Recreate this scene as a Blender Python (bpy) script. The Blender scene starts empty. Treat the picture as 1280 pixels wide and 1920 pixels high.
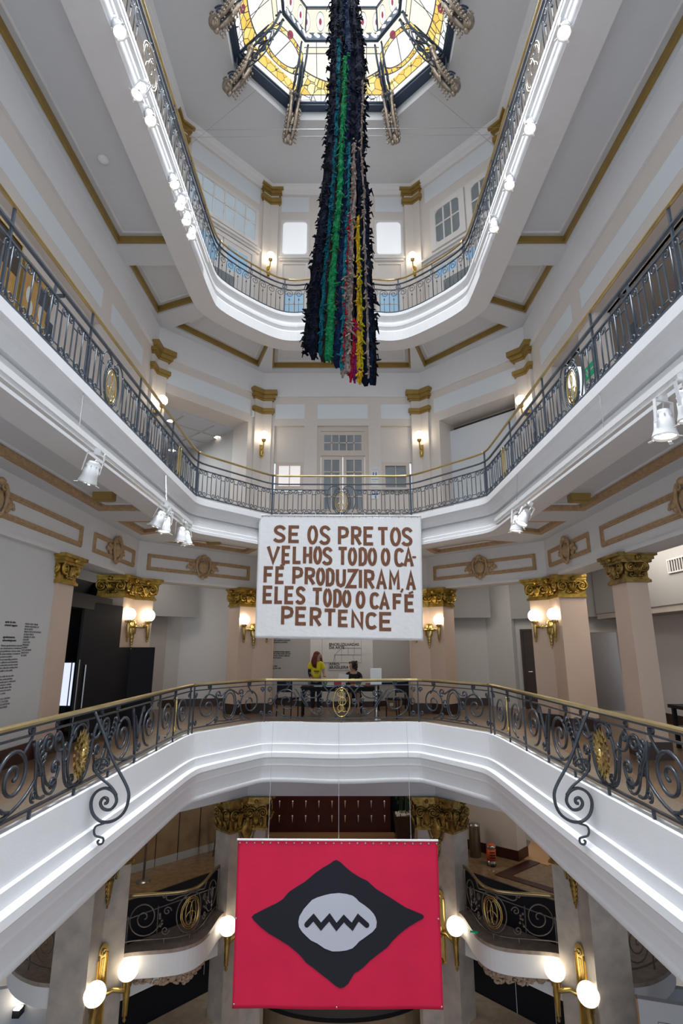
import bpy, bmesh, math, random
from mathutils import Vector, Matrix
random.seed(7)
PI = math.pi
S = bpy.context.scene
COL = S.collection

# ------------------------------------------------------------------ camera, world, exposure
cam_d = bpy.data.cameras.new('camera'); cam = bpy.data.objects.new('camera', cam_d); COL.objects.link(cam)
PITCH = math.atan(252 / 1010)
cam.location = (0, 0, 0); cam.rotation_euler = (PI / 2 + PITCH, 0, 0)
cam_d.sensor_fit = 'VERTICAL'; cam_d.sensor_height = 36.0; cam_d.sensor_width = 24.0
cam_d.lens = 36.0 * 1010 / 1920; cam_d.clip_start = 0.05; cam_d.clip_end = 200
S.camera = cam
S.view_settings.view_transform = 'Standard'; S.view_settings.look = 'None'
S.view_settings.gamma = 1.0; S.view_settings.use_curve_mapping = False
S.view_settings.exposure = 0.28
W = bpy.data.worlds.new('world'); S.world = W; W.use_nodes = True
W.node_tree.nodes['Background'].inputs[0].default_value = (0.82, 0.90, 1.0, 1)
W.node_tree.nodes['Background'].inputs[1].default_value = 1.0
try:
    S.cycles.use_denoising = True; S.cycles.max_bounces = 8; S.cycles.diffuse_bounces = 4
    S.cycles.glossy_bounces = 3; S.cycles.caustics_reflective = False; S.cycles.caustics_refractive = False
    S.cycles.sample_clamp_indirect = 4.0
except Exception: pass

def area_light(name, loc, rot, sx, sy, power, color=(1, 1, 1)):
    l = bpy.data.lights.new(name, 'AREA'); l.shape = 'RECTANGLE'; l.size = sx; l.size_y = sy
    l.energy = power; l.color = color
    o = bpy.data.objects.new(name, l); COL.objects.link(o); o.location = loc; o.rotation_euler = rot
    return o
WARM = (1.0, 0.80, 0.58); NEUT = (1.0, 0.93, 0.84); COOL = (0.88, 0.94, 1.0)
# daylight through the lantern of the skylight (lies in the lantern opening, facing down)
area_light('skylight_daylight', (0, 6.9, 17.35), (0, 0, 0), 2.2, 7.6, 950, (0.88, 0.94, 1.0)).data.spread = math.radians(80)
# unseen area lights added to brighten the rooms behind the galleries
LAMPS = [('reception_fill', (0, 16.0, 2.30), 3.2, 0.5, 70, NEUT), ('foyer_fill', (6.3, 11.0, 2.3), 0.8, 3.0, 55, NEUT),
         ('foyer_fill', (-4.7, 14.6, 2.3), 0.8, 0.8, 18, NEUT), ('foyer_fill', (4.4, 15.0, 2.3), 0.8, 0.8, 18, NEUT),
         ('mezzanine_fill', (0, 18.2, -3.15), 2.5, 0.5, 30, WARM), ('mezzanine_fill', (-5.2, 16.6, -3.15), 1.2, 1.2, 17, WARM),
         ('mezzanine_fill', (5.4, 17.2, -3.15), 1.2, 1.2, 17, WARM),
         ('upper_room_fill', (-5.6, 15.0, 6.35), 1.0, 1.0, 70, COOL), ('upper_room_fill', (6.2, 7.0, 6.3), 0.8, 5.0, 14, NEUT),
         ('hall_fill', (0, 17.0, -6.95), 3.0, 0.6, 45, NEUT)]
for n_, p_, sx_, sy_, w_, c_ in LAMPS:
    area_light(n_, p_, (0, 0, 0), sx_, sy_, w_, c_)

# ------------------------------------------------------------------ materials
def mat(name, col, rough=0.6, metal=0.0, noise=0.0, nscale=6.0, bump=0.0, bscale=40.0, emit=None, estr=0.0, col2=None, spec=None):
    m = bpy.data.materials.new(name); m.use_nodes = True
    nt = m.node_tree; b = nt.nodes['Principled BSDF']
    b.inputs['Base Color'].default_value = (*col, 1); b.inputs['Roughness'].default_value = rough
    b.inputs['Metallic'].default_value = metal
    if spec is not None: b.inputs['Specular IOR Level'].default_value = spec
    tc = nt.nodes.new('ShaderNodeTexCoord')
    if noise or col2:
        n = nt.nodes.new('ShaderNodeTexNoise'); n.inputs['Scale'].default_value = nscale; n.inputs['Detail'].default_value = 5
        nt.links.new(tc.outputs['Object'], n.inputs['Vector'])
        r = nt.nodes.new('ShaderNodeValToRGB')
        c2 = col2 or tuple(max(0, c * (1 - noise)) for c in col)
        r.color_ramp.elements[0].position = 0.35; r.color_ramp.elements[1].position = 0.65
        r.color_ramp.elements[0].color = (*c2, 1); r.color_ramp.elements[1].color = (*col, 1)
        nt.links.new(n.outputs['Fac'], r.inputs['Fac']); nt.links.new(r.outputs['Color'], b.inputs['Base Color'])
    if bump:
        n2 = nt.nodes.new('ShaderNodeTexNoise'); n2.inputs['Scale'].default_value = bscale; n2.inputs['Detail'].default_value = 3
        nt.links.new(tc.outputs['Object'], n2.inputs['Vector'])
        bp = nt.nodes.new('ShaderNodeBump'); bp.inputs['Strength'].default_value = bump; bp.inputs['Distance'].default_value = 0.02
        nt.links.new(n2.outputs['Fac'], bp.inputs['Height']); nt.links.new(bp.outputs['Normal'], b.inputs['Normal'])
    if emit:
        b.inputs['Emission Color'].default_value = (*emit, 1); b.inputs['Emission Strength'].default_value = estr
    return m

M = {}
M['white'] = mat('white_plaster', (0.80, 0.80, 0.815), 0.65, noise=0.02, bump=0.05)
M['beam'] = mat('beam_plaster', (0.74, 0.72, 0.71), 0.7, noise=0.03)
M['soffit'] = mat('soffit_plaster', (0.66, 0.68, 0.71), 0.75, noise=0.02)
M['cream'] = mat('cream_wall_paint', (0.70, 0.65, 0.605), 0.6, noise=0.02)
M['panel'] = mat('blue_white_panel', (0.75, 0.80, 0.84), 0.5)
M['joinery'] = mat('cream_joinery', (0.62, 0.545, 0.48), 0.45)
M['joinery2'] = mat('white_joinery', (0.72, 0.70, 0.69), 0.45)
M['taupe'] = mat('taupe_wall', (0.40, 0.36, 0.32), 0.7, noise=0.03)
M['greywall'] = mat('grey_gallery_wall', (0.52, 0.51, 0.49), 0.7, noise=0.02)
M['bulkhead'] = mat('grey_bulkhead_painted_shade', (0.34, 0.33, 0.32), 0.7, noise=0.02)  # darker copy of the gallery wall grey, shade put into its colour
M['textwall'] = mat('white_gallery_wall', (0.64, 0.63, 0.62), 0.55, noise=0.02)
M['darkceil'] = mat('grey_room_ceiling', (0.60, 0.62, 0.66), 0.8)
M['peach'] = mat('peach_column_plaster', (0.66, 0.50, 0.39), 0.5, noise=0.04, nscale=2)
M['gold'] = mat('gilded_plaster', (0.58, 0.37, 0.075), 0.36, 0.85, noise=0.45, nscale=9, bump=0.25, bscale=30)
M['goldold'] = mat('aged_gilding', (0.40, 0.26, 0.07), 0.42, 0.8, noise=0.6, nscale=8, bump=0.3, bscale=30)
M['goldpaint'] = mat('gold_paint', (0.36, 0.235, 0.06), 0.45, 0.35, noise=0.1)
M['brass'] = mat('polished_brass', (0.62, 0.45, 0.16), 0.25, 0.95, noise=0.15)
M['brassrail'] = mat('brass_handrail', (0.55, 0.42, 0.19), 0.32, 0.85, noise=0.2, nscale=3)
M['woodtrim'] = mat('carved_wood_trim', (0.52, 0.335, 0.175), 0.55, noise=0.25, nscale=14, bump=0.5, bscale=34)
M['iron'] = mat('blue_grey_iron', (0.07, 0.088, 0.115), 0.5, 0.25, noise=0.2)
M['iron2'] = mat('dark_wrought_iron', (0.058, 0.066, 0.080), 0.36, 0.4, noise=0.25, nscale=12)
M['iron3'] = mat('brown_wrought_iron', (0.15, 0.125, 0.11), 0.4, 0.4, noise=0.25, nscale=12)
M['skyframe'] = mat('blue_black_frame_metal', (0.045, 0.068, 0.11), 0.45, 0.3)
M['bronze'] = mat('silvery_bronze', (0.42, 0.36, 0.30), 0.35, 0.75, noise=0.35, nscale=12, bump=0.3)
M['marble'] = mat('beige_grey_marble', (0.50, 0.435, 0.38), 0.28, noise=0.0, nscale=3.2, col2=(0.36, 0.325, 0.30))
M['marblecap'] = mat('brown_marble_ledge', (0.36, 0.29, 0.24), 0.3, nscale=7, col2=(0.26, 0.21, 0.175))
M['marblefloor'] = mat('polished_brown_floor', (0.28, 0.20, 0.125), 0.16, nscale=6, col2=(0.20, 0.14, 0.085))
M['parquet'] = mat('brown_parquet_floor', (0.21, 0.13, 0.075), 0.3, nscale=30, col2=(0.14, 0.085, 0.05))
M['granite'] = mat('brown_granite_border', (0.20, 0.15, 0.105), 0.4, nscale=60, col2=(0.12, 0.088, 0.062))
M['stonewall'] = mat('brown_marble_wall', (0.33, 0.245, 0.155), 0.22, nscale=2.2, col2=(0.25, 0.18, 0.11))
M['mahogany'] = mat('dark_mahogany', (0.055, 0.012, 0.010), 0.3, noise=0.3, nscale=3)
M['walnut'] = mat('dark_brown_wood', (0.045, 0.025, 0.018), 0.35, noise=0.25, nscale=5)
M['black'] = mat('black_paint', (0.006, 0.007, 0.011), 0.5, spec=0.25)
M['blackmatte'] = mat('matte_black', (0.010, 0.010, 0.011), 0.8, spec=0.2)
M['steel'] = mat('brushed_steel', (0.45, 0.45, 0.46), 0.3, 0.9)
M['stud'] = mat('polished_stud', (0.85, 0.84, 0.80), 0.3, 0.5)
M['lampwhite'] = mat('white_lamp_enamel', (0.82, 0.82, 0.82), 0.35)
M['globe'] = mat('opal_glass_lit', (0.9, 0.85, 0.75), 0.3, emit=(1.0, 0.86, 0.66), estr=7.0)
M['globe1'] = mat('opal_glass_lit_large', (0.9, 0.87, 0.8), 0.3, emit=(1.0, 0.87, 0.66), estr=2.3)
M['lens'] = mat('lit_lamp_lens', (1, 0.95, 0.85), 0.3, emit=(1.0, 0.90, 0.76), estr=4.0)
M['cloth'] = mat('white_cotton', (0.78, 0.78, 0.79), 0.9, noise=0.03, nscale=5, bump=0.35, bscale=9)
M['red'] = mat('crimson_cloth', (0.80, 0.010, 0.075), 0.75, noise=0.08, nscale=2)
M['clothblack'] = mat('black_appliqué', (0.012, 0.012, 0.022), 0.8)
M['clothgrey'] = mat('pale_lilac_appliqué', (0.62, 0.64, 0.74), 0.8)
M['coffee'] = mat('coffee_brown_paint', (0.20, 0.075, 0.032), 0.7, noise=0.35, nscale=9)
M['ink'] = mat('black_vinyl_lettering', (0.02, 0.02, 0.02), 0.6)
M['greyink'] = mat('grey_vinyl_lettering', (0.10, 0.10, 0.10), 0.6)
M['whiteink'] = mat('white_vinyl_lettering', (0.75, 0.75, 0.75), 0.6)
M['skin'] = mat('skin', (0.50, 0.30, 0.20), 0.5)
M['hair_red'] = mat('red_hair', (0.16, 0.02, 0.02), 0.55, noise=0.4, nscale=30)
M['hair_dark'] = mat('dark_hair', (0.015, 0.01, 0.009), 0.5, noise=0.4, nscale=30)
M['yellow'] = mat('yellow_fabric', (0.80, 0.68, 0.01), 0.8)
M['denim'] = mat('dark_denim', (0.015, 0.02, 0.035), 0.8)
M['blacktee'] = mat('black_fabric', (0.012, 0.012, 0.014), 0.85)
M['paper'] = mat('white_paper', (0.78, 0.78, 0.77), 0.7)
M['redgloss'] = mat('red_plastic', (0.45, 0.012, 0.012), 0.4)
M['orange'] = mat('orange_red_plastic', (0.75, 0.10, 0.03), 0.4)
M['card'] = mat('brown_cardboard', (0.32, 0.19, 0.10), 0.8)
M['green'] = mat('exit_green', (0.0, 0.22, 0.10), 0.5, emit=(0.0, 0.35, 0.15), estr=0.25)
M['blueink'] = mat('blue_print', (0.02, 0.08, 0.45), 0.5)
M['leaf'] = mat('dark_green_leaf', (0.03, 0.09, 0.025), 0.45, noise=0.3, nscale=10)
M['ochre'] = mat('ochre_print', (0.62, 0.36, 0.10), 0.6, noise=0.2, nscale=6)
M['frost'] = mat('frosted_lit_pane', (0.75, 0.77, 0.80), 0.4, emit=(0.90, 0.95, 1.0), estr=0.35)
M['skypane'] = mat('blue_sky_pane', (0.10, 0.16, 0.22), 0.15, emit=(0.36, 0.60, 0.85), estr=0.42)
M['palepane'] = mat('pale_blue_pane', (0.32, 0.37, 0.41), 0.2, emit=(0.62, 0.74, 0.84), estr=0.22)
M['greypane'] = mat('grey_pane', (0.24, 0.27, 0.29), 0.12, noise=0.15, nscale=3)
M['litpane'] = mat('lit_net_curtain_pane', (0.6, 0.6, 0.6), 0.2, emit=(1.0, 0.95, 0.92), estr=0.45)
M['screen'] = mat('lit_display_screen', (0.2, 0.22, 0.3), 0.3, emit=(0.72, 0.78, 1.0), estr=0.9)
M['lantern'] = mat('white_lantern_glass', (0.9, 0.9, 0.9), 0.4, emit=(0.95, 0.98, 1.0), estr=3.2)
M['warmlit'] = mat('floor_stone_painted_sunlit', (0.62, 0.36, 0.17), 0.5)  # floor patch with the warm light painted into its colour
M['lilacstone'] = mat('pale_blue_grey_wall', (0.46, 0.50, 0.56), 0.6, noise=0.03)

def stained(name, kind):
    m = bpy.data.materials.new(name); m.use_nodes = True
    nt = m.node_tree; N = nt.nodes; L = nt.links; b = N['Principled BSDF']
    uv = N.new('ShaderNodeUVMap'); sep = N.new('ShaderNodeSeparateXYZ'); L.new(uv.outputs[0], sep.inputs[0])
    def math_(op, a, bb=None, c=None):
        n = N.new('ShaderNodeMath'); n.operation = op
        for i, x in enumerate((a, bb, c)):
            if x is None: continue
            if isinstance(x, (int, float)): n.inputs[i].default_value = x
            else: L.new(x, n.inputs[i])
        return n.outputs[0]
    def mix(f, c1, c2):
        n = N.new('ShaderNodeMix'); n.data_type = 'RGBA'
        for k, x in ((0, f), (6, c1), (7, c2)):
            if isinstance(x, tuple): n.inputs[k].default_value = (*x, 1)
            elif isinstance(x, (int, float)): n.inputs[k].default_value = x
            else: L.new(x, n.inputs[k])
        return n.outputs[2]
    u, v = sep.outputs[0], sep.outputs[1]
    au = math_('ABSOLUTE', u)
    sc = N.new('ShaderNodeVectorMath'); sc.operation = 'MULTIPLY'; L.new(uv.outputs[0], sc.inputs[0]); sc.inputs[1].default_value = (1, 1, 1)
    vor = N.new('ShaderNodeTexVoronoi'); vor.feature = 'F1'; vor.inputs['Scale'].default_value = 7.5; L.new(sc.outputs[0], vor.inputs['Vector'])
    vd = N.new('ShaderNodeTexVoronoi'); vd.feature = 'DISTANCE_TO_EDGE'; vd.inputs['Scale'].default_value = 7.5; L.new(sc.outputs[0], vd.inputs['Vector'])
    ramp = N.new('ShaderNodeValToRGB'); L.new(vor.outputs['Color'], ramp.inputs['Fac'])
    ramp.color_ramp.elements[0].color = (0.95, 0.48, 0.05, 1); ramp.color_ramp.elements[1].color = (0.98, 0.90, 0.58, 1)
    e = ramp.color_ramp.elements.new(0.5); e.color = (0.98, 0.72, 0.18, 1)
    cream = (0.92, 0.90, 0.76); white = (1.0, 1.0, 1.0); lead = (0.03, 0.03, 0.04); wine = (0.30, 0.02, 0.06)
    if kind == 'lower':
        d = math_('ADD', v, math_('MULTIPLY', math_('POWER', au, 2.0), -0.38))
        col = mix(math_('LESS_THAN', d, 0.31), cream, ramp.outputs[0])
        lead_a = math_('MULTIPLY', math_('LESS_THAN', vd.outputs['Distance'], 0.035), math_('LESS_THAN', d, 0.31))
        tri = math_('LESS_THAN', math_('ADD', math_('MULTIPLY', au, 2.6), v), 0.92)
        col = mix(math_('MULTIPLY', tri, math_('GREATER_THAN', d, 0.31)), col, (0.99, 0.99, 0.99))
        trie = math_('LESS_THAN', math_('ABSOLUTE', math_('SUBTRACT', math_('ADD', math_('MULTIPLY', au, 2.6), v), 0.92)), 0.022)
        col = mix(math_('LESS_THAN', v, 0.12), col, white)
        col = mix(math_('GREATER_THAN', v, 0.90), col, white)
        top = math_('MULTIPLY', math_('GREATER_THAN', v, 0.80), math_('LESS_THAN', v, 0.90))
        col = mix(top, col, (0.88, 0.82, 0.62))
        f1 = math_('LESS_THAN', math_('ADD', math_('POWER', math_('MULTIPLY', au, 9.0), 2.0), math_('POWER', math_('MULTIPLY', math_('SUBTRACT', v, 0.2), 9.0), 2.0)), 0.28)
        f2 = math_('LESS_THAN', math_('ADD', math_('POWER', math_('MULTIPLY', au, 9.0), 2.0), math_('POWER', math_('MULTIPLY', math_('SUBTRACT', v, 0.86), 9.0), 2.0)), 0.4)
        col = mix(math_('MAXIMUM', f1, f2), col, wine)
        g1 = math_('LESS_THAN', math_('ABSOLUTE', math_('SUBTRACT', math_('FRACT', math_('MULTIPLY', u, 3.0)), 0.5)), 0.02)
        g1 = math_('MULTIPLY', g1, math_('GREATER_THAN', d, 0.31))
        edge = math_('MAXIMUM', math_('LESS_THAN', math_('ABSOLUTE', math_('SUBTRACT', d, 0.31)), 0.012), lead_a)
        for h in (0.12, 0.80, 0.90):
            edge = math_('MAXIMUM', edge, math_('LESS_THAN', math_('ABSOLUTE', math_('SUBTRACT', v, h)), 0.008))
        edge = math_('MAXIMUM', math_('MAXIMUM', edge, trie), g1)
        col = mix(edge, col, lead)
    elif kind == 'diag':
        # garlanded oval
        r = math_('SQRT', math_('ADD', math_('POWER', math_('MULTIPLY', u, 1.25), 2.0), math_('POWER', math_('MULTIPLY', math_('SUBTRACT', v, 0.58), 2.5), 2.0)))
        ring = math_('MULTIPLY', math_('GREATER_THAN', r, 0.52), math_('LESS_THAN', r, 0.70))
        low = math_('MULTIPLY', math_('LESS_THAN', v, 0.26), math_('GREATER_THAN', v, 0.10))
        am = math_('MAXIMUM', ring, low)
        col = mix(am, cream, ramp.outputs[0])
        col = mix(math_('LESS_THAN', r, 0.52), col, (0.93, 0.93, 0.88))
        col = mix(math_('LESS_THAN', v, 0.10), col, white)
        dot = math_('LESS_THAN', math_('ADD', math_('POWER', math_('MULTIPLY', u, 7.0), 2.0), math_('POWER', math_('MULTIPLY', math_('SUBTRACT', v, 0.86), 7.0), 2.0)), 0.22)
        col = mix(dot, col, wine)
        edge = math_('MULTIPLY', math_('LESS_THAN', vd.outputs['Distance'], 0.03), am)
        for rr in (0.52, 0.70):
            edge = math_('MAXIMUM', edge, math_('LESS_THAN', math_('ABSOLUTE', math_('SUBTRACT', r, rr)), 0.02))
        edge = math_('MAXIMUM', edge, math_('LESS_THAN', math_('ABSOLUTE', math_('SUBTRACT', v, 0.10)), 0.008))
        fan = math_('LESS_THAN', math_('ABSOLUTE', math_('SUBTRACT', math_('FRACT', math_('ADD', math_('MULTIPLY', u, 2.5), math_('MULTIPLY', v, 0.8))), 0.5)), 0.02)
        edge = math_('MAXIMUM', edge, math_('MULTIPLY', fan, math_('LESS_THAN', r, 0.52)))
        col = mix(edge, col, lead)
    else:
        fu = math_('ABSOLUTE', math_('SUBTRACT', math_('FRACT', math_('MULTIPLY', u, 1.5)), 0.5))
        r = math_('ADD', math_('POWER', math_('MULTIPLY', fu, 3.2), 2.0), math_('POWER', math_('MULTIPLY', math_('SUBTRACT', v, 0.5), 2.6), 2.0))
        col = mix(math_('LESS_THAN', r, 0.8), (0.93, 0.87, 0.66), white)
        col = mix(math_('LESS_THAN', r, 0.10), col, wine)
        edge = math_('LESS_THAN', math_('ABSOLUTE', math_('SUBTRACT', r, 0.8)), 0.06)
        for h in (0.06, 0.94): edge = math_('MAXIMUM', edge, math_('LESS_THAN', math_('ABSOLUTE', math_('SUBTRACT', v, h)), 0.02))
        col = mix(edge, col, lead)
    b.inputs['Base Color'].default_value = (0.05, 0.05, 0.05, 1); L.new(col, b.inputs['Emission Color']); b.inputs['Emission Strength'].default_value = 0.95
    b.inputs['Roughness'].default_value = 0.3
    return m
M['glass_lower'] = stained('stained_glass_amber', 'lower'); M['glass_diag'] = stained('stained_glass_garland', 'diag'); M['glass_upper'] = stained('stained_glass_border', 'upper')

# ------------------------------------------------------------------ mesh builder
class MB:
    def __init__(s): s.v = []; s.f = []; s.uv = None
    def add(s, vs, fs):
        o = len(s.v); s.v.extend(tuple(map(float, p)) for p in vs); s.f.extend(tuple(i + o for i in f) for f in fs)
    def box(s, x0, x1, y0, y1, z0, z1):
        s.hexa([(x0, y0, z0), (x1, y0, z0), (x1, y1, z0), (x0, y1, z0), (x0, y0, z1), (x1, y0, z1), (x1, y1, z1), (x0, y1, z1)])
    def hexa(s, p): s.add(p, [(0, 3, 2, 1), (4, 5, 6, 7), (0, 1, 5, 4), (1, 2, 6, 5), (2, 3, 7, 6), (3, 0, 4, 7)])
    def obox(s, c, ax, ay, az):
        c, ax, ay, az = Vector(c), Vector(ax), Vector(ay), Vector(az)
        s.hexa([c - ax - ay - az, c + ax - ay - az, c + ax + ay - az, c - ax + ay - az, c - ax - ay + az, c + ax - ay + az, c + ax + ay + az, c - ax + ay + az])
    def prism(s, poly, z0, z1):
        n = len(poly)
        s.add([(x, y, z0) for x, y in poly] + [(x, y, z1) for x, y in poly],
              [tuple(range(n))[::-1], tuple(range(n, 2 * n))] + [(i, (i + 1) % n, n + (i + 1) % n, n + i) for i in range(n)])
    def tube(s, pts, r, n=6, closed=False, cap=True, flat=1.0, up=None):
        P = [Vector(p) for p in pts]; m = len(P)
        if m < 2: return
        rr = r if isinstance(r, (list, tuple)) else [r] * m
        T = []
        for i in range(m):
            a = P[(i - 1) % m] if (closed or i > 0) else P[i]
            b = P[(i + 1) % m] if (closed or i < m - 1) else P[i]
            t = b - a; T.append(t.normalized() if t.length > 1e-9 else (T[-1] if T else Vector((0, 0, 1))))
        if up is None:
            up = Vector((0, 0, 1)) if abs(T[0].z) < 0.9 else Vector((1, 0, 0))
        N = (Vector(up) - T[0] * Vector(up).dot(T[0])); N.normalize()
        vs = []
        for i in range(m):
            if i:
                N = N - T[i] * N.dot(T[i])
                if N.length < 1e-6: N = T[i].orthogonal()
                N.normalize()
            B = T[i].cross(N)
            for k in range(n):
                a = 2 * PI * (k + 0.5) / n
                vs.append(P[i] + N * (math.cos(a) * rr[i]) + B * (math.sin(a) * rr[i] * flat))
        fs = []
        for i in range(m if closed else m - 1):
            j = (i + 1) % m
            for k in range(n):
                l = (k + 1) % n; fs.append((i * n + k, i * n + l, j * n + l, j * n + k))
        if cap and not closed: fs += [tuple(range(n))[::-1], tuple((m - 1) * n + k for k in range(n))]
        s.add(vs, fs)
    def ball(s, c, r, nu=10, nv=6, sc=(1, 1, 1), rot=None):
        c = Vector(c); vs = []; fs = []
        for j in range(nv + 1):
            th = PI * j / nv
            for i in range(nu):
                ph = 2 * PI * i / nu
                p = Vector((math.sin(th) * math.cos(ph) * r * sc[0], math.sin(th) * math.sin(ph) * r * sc[1], math.cos(th) * r * sc[2]))
                if rot is not None: p = rot @ p
                vs.append(c + p)
        for j in range(nv):
            for i in range(nu):
                k = (i + 1) % nu; fs.append((j * nu + i, (j + 1) * nu + i, (j + 1) * nu + k, j * nu + k))
        s.add(vs, fs)
    def lathe(s, c, prof, n=14):      # prof: (r, z)
        c = Vector(c); vs = []; m = len(prof)
        for r, z in prof:
            for k in range(n):
                a = 2 * PI * k / n; vs.append((c.x + r * math.cos(a), c.y + r * math.sin(a), c.z + z))
        fs = [(i * n + k, i * n + (k + 1) % n, (i + 1) * n + (k + 1) % n, (i + 1) * n + k) for i in range(m - 1) for k in range(n)]
        fs += [tuple(range(n))[::-1], tuple((m - 1) * n + k for k in range(n))]
        s.add(vs, fs)
    def sweep(s, path, prof, closed_prof=True):   # path: 2-D plan points, prof: (offset to the right of travel, z)
        n = len(path); m = len(prof); vs = []
        for i in range(n):
            p = Vector(path[i]); a = Vector(path[max(0, i - 1)]); b = Vector(path[min(n - 1, i + 1)])
            d1 = (p - a).normalized() if i > 0 else (b - p).normalized(); d2 = (b - p).normalized() if i < n - 1 else d1
            n1 = Vector((d1.y, -d1.x)); n2 = Vector((d2.y, -d2.x)); nn = (n1 + n2); nn.normalize()
            k = 1.0 / max(0.35, nn.dot(n1))
            for o, z in prof: vs.append((p.x + nn.x * o * k, p.y + nn.y * o * k, z))
        fs = []
        for i in range(n - 1):
            for j in range(m if closed_prof else m - 1):
                l = (j + 1) % m; fs.append((i * m + j, i * m + l, (i + 1) * m + l, (i + 1) * m + j))
        if closed_prof: fs += [tuple(range(m)), tuple((n - 1) * m + j for j in range(m))[::-1]]
        s.add(vs, fs)
    def xform(s, mtx):
        s.v = [tuple(mtx @ Vector(p)) for p in s.v]; return s
    def build(s, name, material, parent=None, smooth=False, loc=None, autofix=True):
        me = bpy.data.meshes.new(name)
        off = Vector((0, 0, 0))
        if parent is not None:
            q = parent
            while q is not None: off += Vector(q.location); q = q.parent
        elif loc is not None: off = Vector(loc)
        me.from_pydata([(x - off.x, y - off.y, z - off.z) for x, y, z in s.v], [], s.f)
        if autofix:
            bm = bmesh.new(); bm.from_mesh(me); bmesh.ops.recalc_face_normals(bm, faces=bm.faces); bm.to_mesh(me); bm.free()
        me.materials.append(M[material] if isinstance(material, str) else material)
        if smooth:
            me.polygons.foreach_set('use_smooth', [True] * len(me.polygons))
        o = bpy.data.objects.new(name, me); COL.objects.link(o)
        if parent is not None: o.parent = parent
        elif loc is not None: o.location = loc
        return o

def tag(o, label, cat, group=None, kind=None):
    o['label'] = label; o['category'] = cat
    if group: o['group'] = group
    if kind: o['kind'] = kind
    return o
def thing(name, label, cat, loc=(0, 0, 0), group=None, rz=0):
    o = bpy.data.objects.new(name, None); COL.objects.link(o); o.location = loc; o.rotation_euler = (0, 0, rz)
    o.empty_display_size = 0.1
    return tag(o, label, cat, group)
def struct(name, mb, material, smooth=False, parent=None):
    o = mb.build(name, material, parent, smooth)
    if parent is None: o['kind'] = 'structure'
    return o
def copy_thing(root, loc, rz, label, group=None):
    r = root.copy(); COL.objects.link(r); r.location = loc; r.rotation_euler = (0, 0, rz); r['label'] = label
    if group: r['group'] = group
    for ch in list(root.children):
        c = ch.copy(); COL.objects.link(c); c.parent = r
        for g in list(ch.children):
            d = g.copy(); COL.objects.link(d); d.parent = c
    return r

# ------------------------------------------------------------------ plan geometry
def fillet(pts, rad, n=5):
    out = [pts[0]]
    for i in range(1, len(pts) - 1):
        r = rad[i] if isinstance(rad, (list, tuple)) else rad
        p, a, b = Vector(pts[i]), Vector(pts[i - 1]), Vector(pts[i + 1])
        if r <= 0: out.append(tuple(p)); continue
        d1 = (a - p).normalized(); d2 = (b - p).normalized()
        A, B = p + d1 * r, p + d2 * r
        for k in range(n + 1):
            t = k / n; out.append(tuple(A * (1 - t) ** 2 + p * 2 * t * (1 - t) + B * t * t))
    out.append(pts[-1]); return out
def mirror_path(half):      # half from left-near to the middle of the back
    return half + [(-x, y) for x, y in half[::-1] if abs(x) > 1e-6]
def chaikin(p, it=2):
    for _ in range(it):
        q = [p[0]]
        for a, b in zip(p, p[1:]):
            q.append((a[0] * .75 + b[0] * .25, a[1] * .75 + b[1] * .25)); q.append((a[0] * .25 + b[0] * .75, a[1] * .25 + b[1] * .75))
        q.append(p[-1]); p = q
    return p
def resample(p, step=0.12):
    L = [0]
    for a, b in zip(p, p[1:]): L.append(L[-1] + math.dist(a, b))
    n = max(2, int(L[-1] / step)); out = []; j = 0
    for k in range(n + 1):
        s_ = L[-1] * k / n
        while j < len(L) - 2 and L[j + 1] < s_: j += 1
        t = (s_ - L[j]) / max(1e-9, L[j + 1] - L[j]); out.append((p[j][0] + (p[j + 1][0] - p[j][0]) * t, p[j][1] + (p[j + 1][1] - p[j][1]) * t))
    return out
NEAR = 0.9
OCT = mirror_path([(-3.32, NEAR), (-3.32, 11.75), (-1.8, 13.5)])
P3 = resample(fillet(OCT, 0.3), 0.1)
P2 = resample(chaikin(mirror_path([(-3.2, NEAR), (-3.17, 4.5), (-3.15, 6.2), (-3.10, 8.5), (-3.08, 10.0), (-3.05, 11.35), (-2.9, 11.75), (-2.0, 13.05), (-1.75, 13.28), (-1.05, 13.25), (-0.4, 13.12), (0, 13.10)]), 2), 0.1)
P4 = resample(chaikin(mirror_path([(-3.28, NEAR), (-3.28, 8.0), (-3.28, 11.5), (-3.2, 12.15), (-2.1, 13.3), (-1.5, 13.62), (-0.8, 13.5), (0, 13.42)]), 2), 0.1)

class Path:
    def __init__(s, pts):
        s.p = pts; s.L = [0]
        for a, b in zip(pts, pts[1:]): s.L.append(s.L[-1] + math.dist(a, b))
    def at(s, u, w=0.0):
        u = min(max(u, 0), s.L[-1]); lo, hi = 0, len(s.L) - 2
        while lo < hi:
            mid = (lo + hi + 1) // 2
            if s.L[mid] <= u: lo = mid
            else: hi = mid - 1
        a, b = s.p[lo], s.p[lo + 1]; t = (u - s.L[lo]) / max(1e-9, s.L[lo + 1] - s.L[lo])
        d = Vector((b[0] - a[0], b[1] - a[1])).normalized()
        return (a[0] + (b[0] - a[0]) * t + d.y * w, a[1] + (b[1] - a[1]) * t - d.x * w)
    def near(s, x, y):
        i = min(range(len(s.p)), key=lambda k: math.dist(s.p[k], (x, y))); return s.L[i]
    def pts(s, u0, u1, w=0.0, step=0.12):
        n = max(1, int(abs(u1 - u0) / step)); return [s.at(u0 + (u1 - u0) * k / n, w) for k in range(n + 1)]

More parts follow.
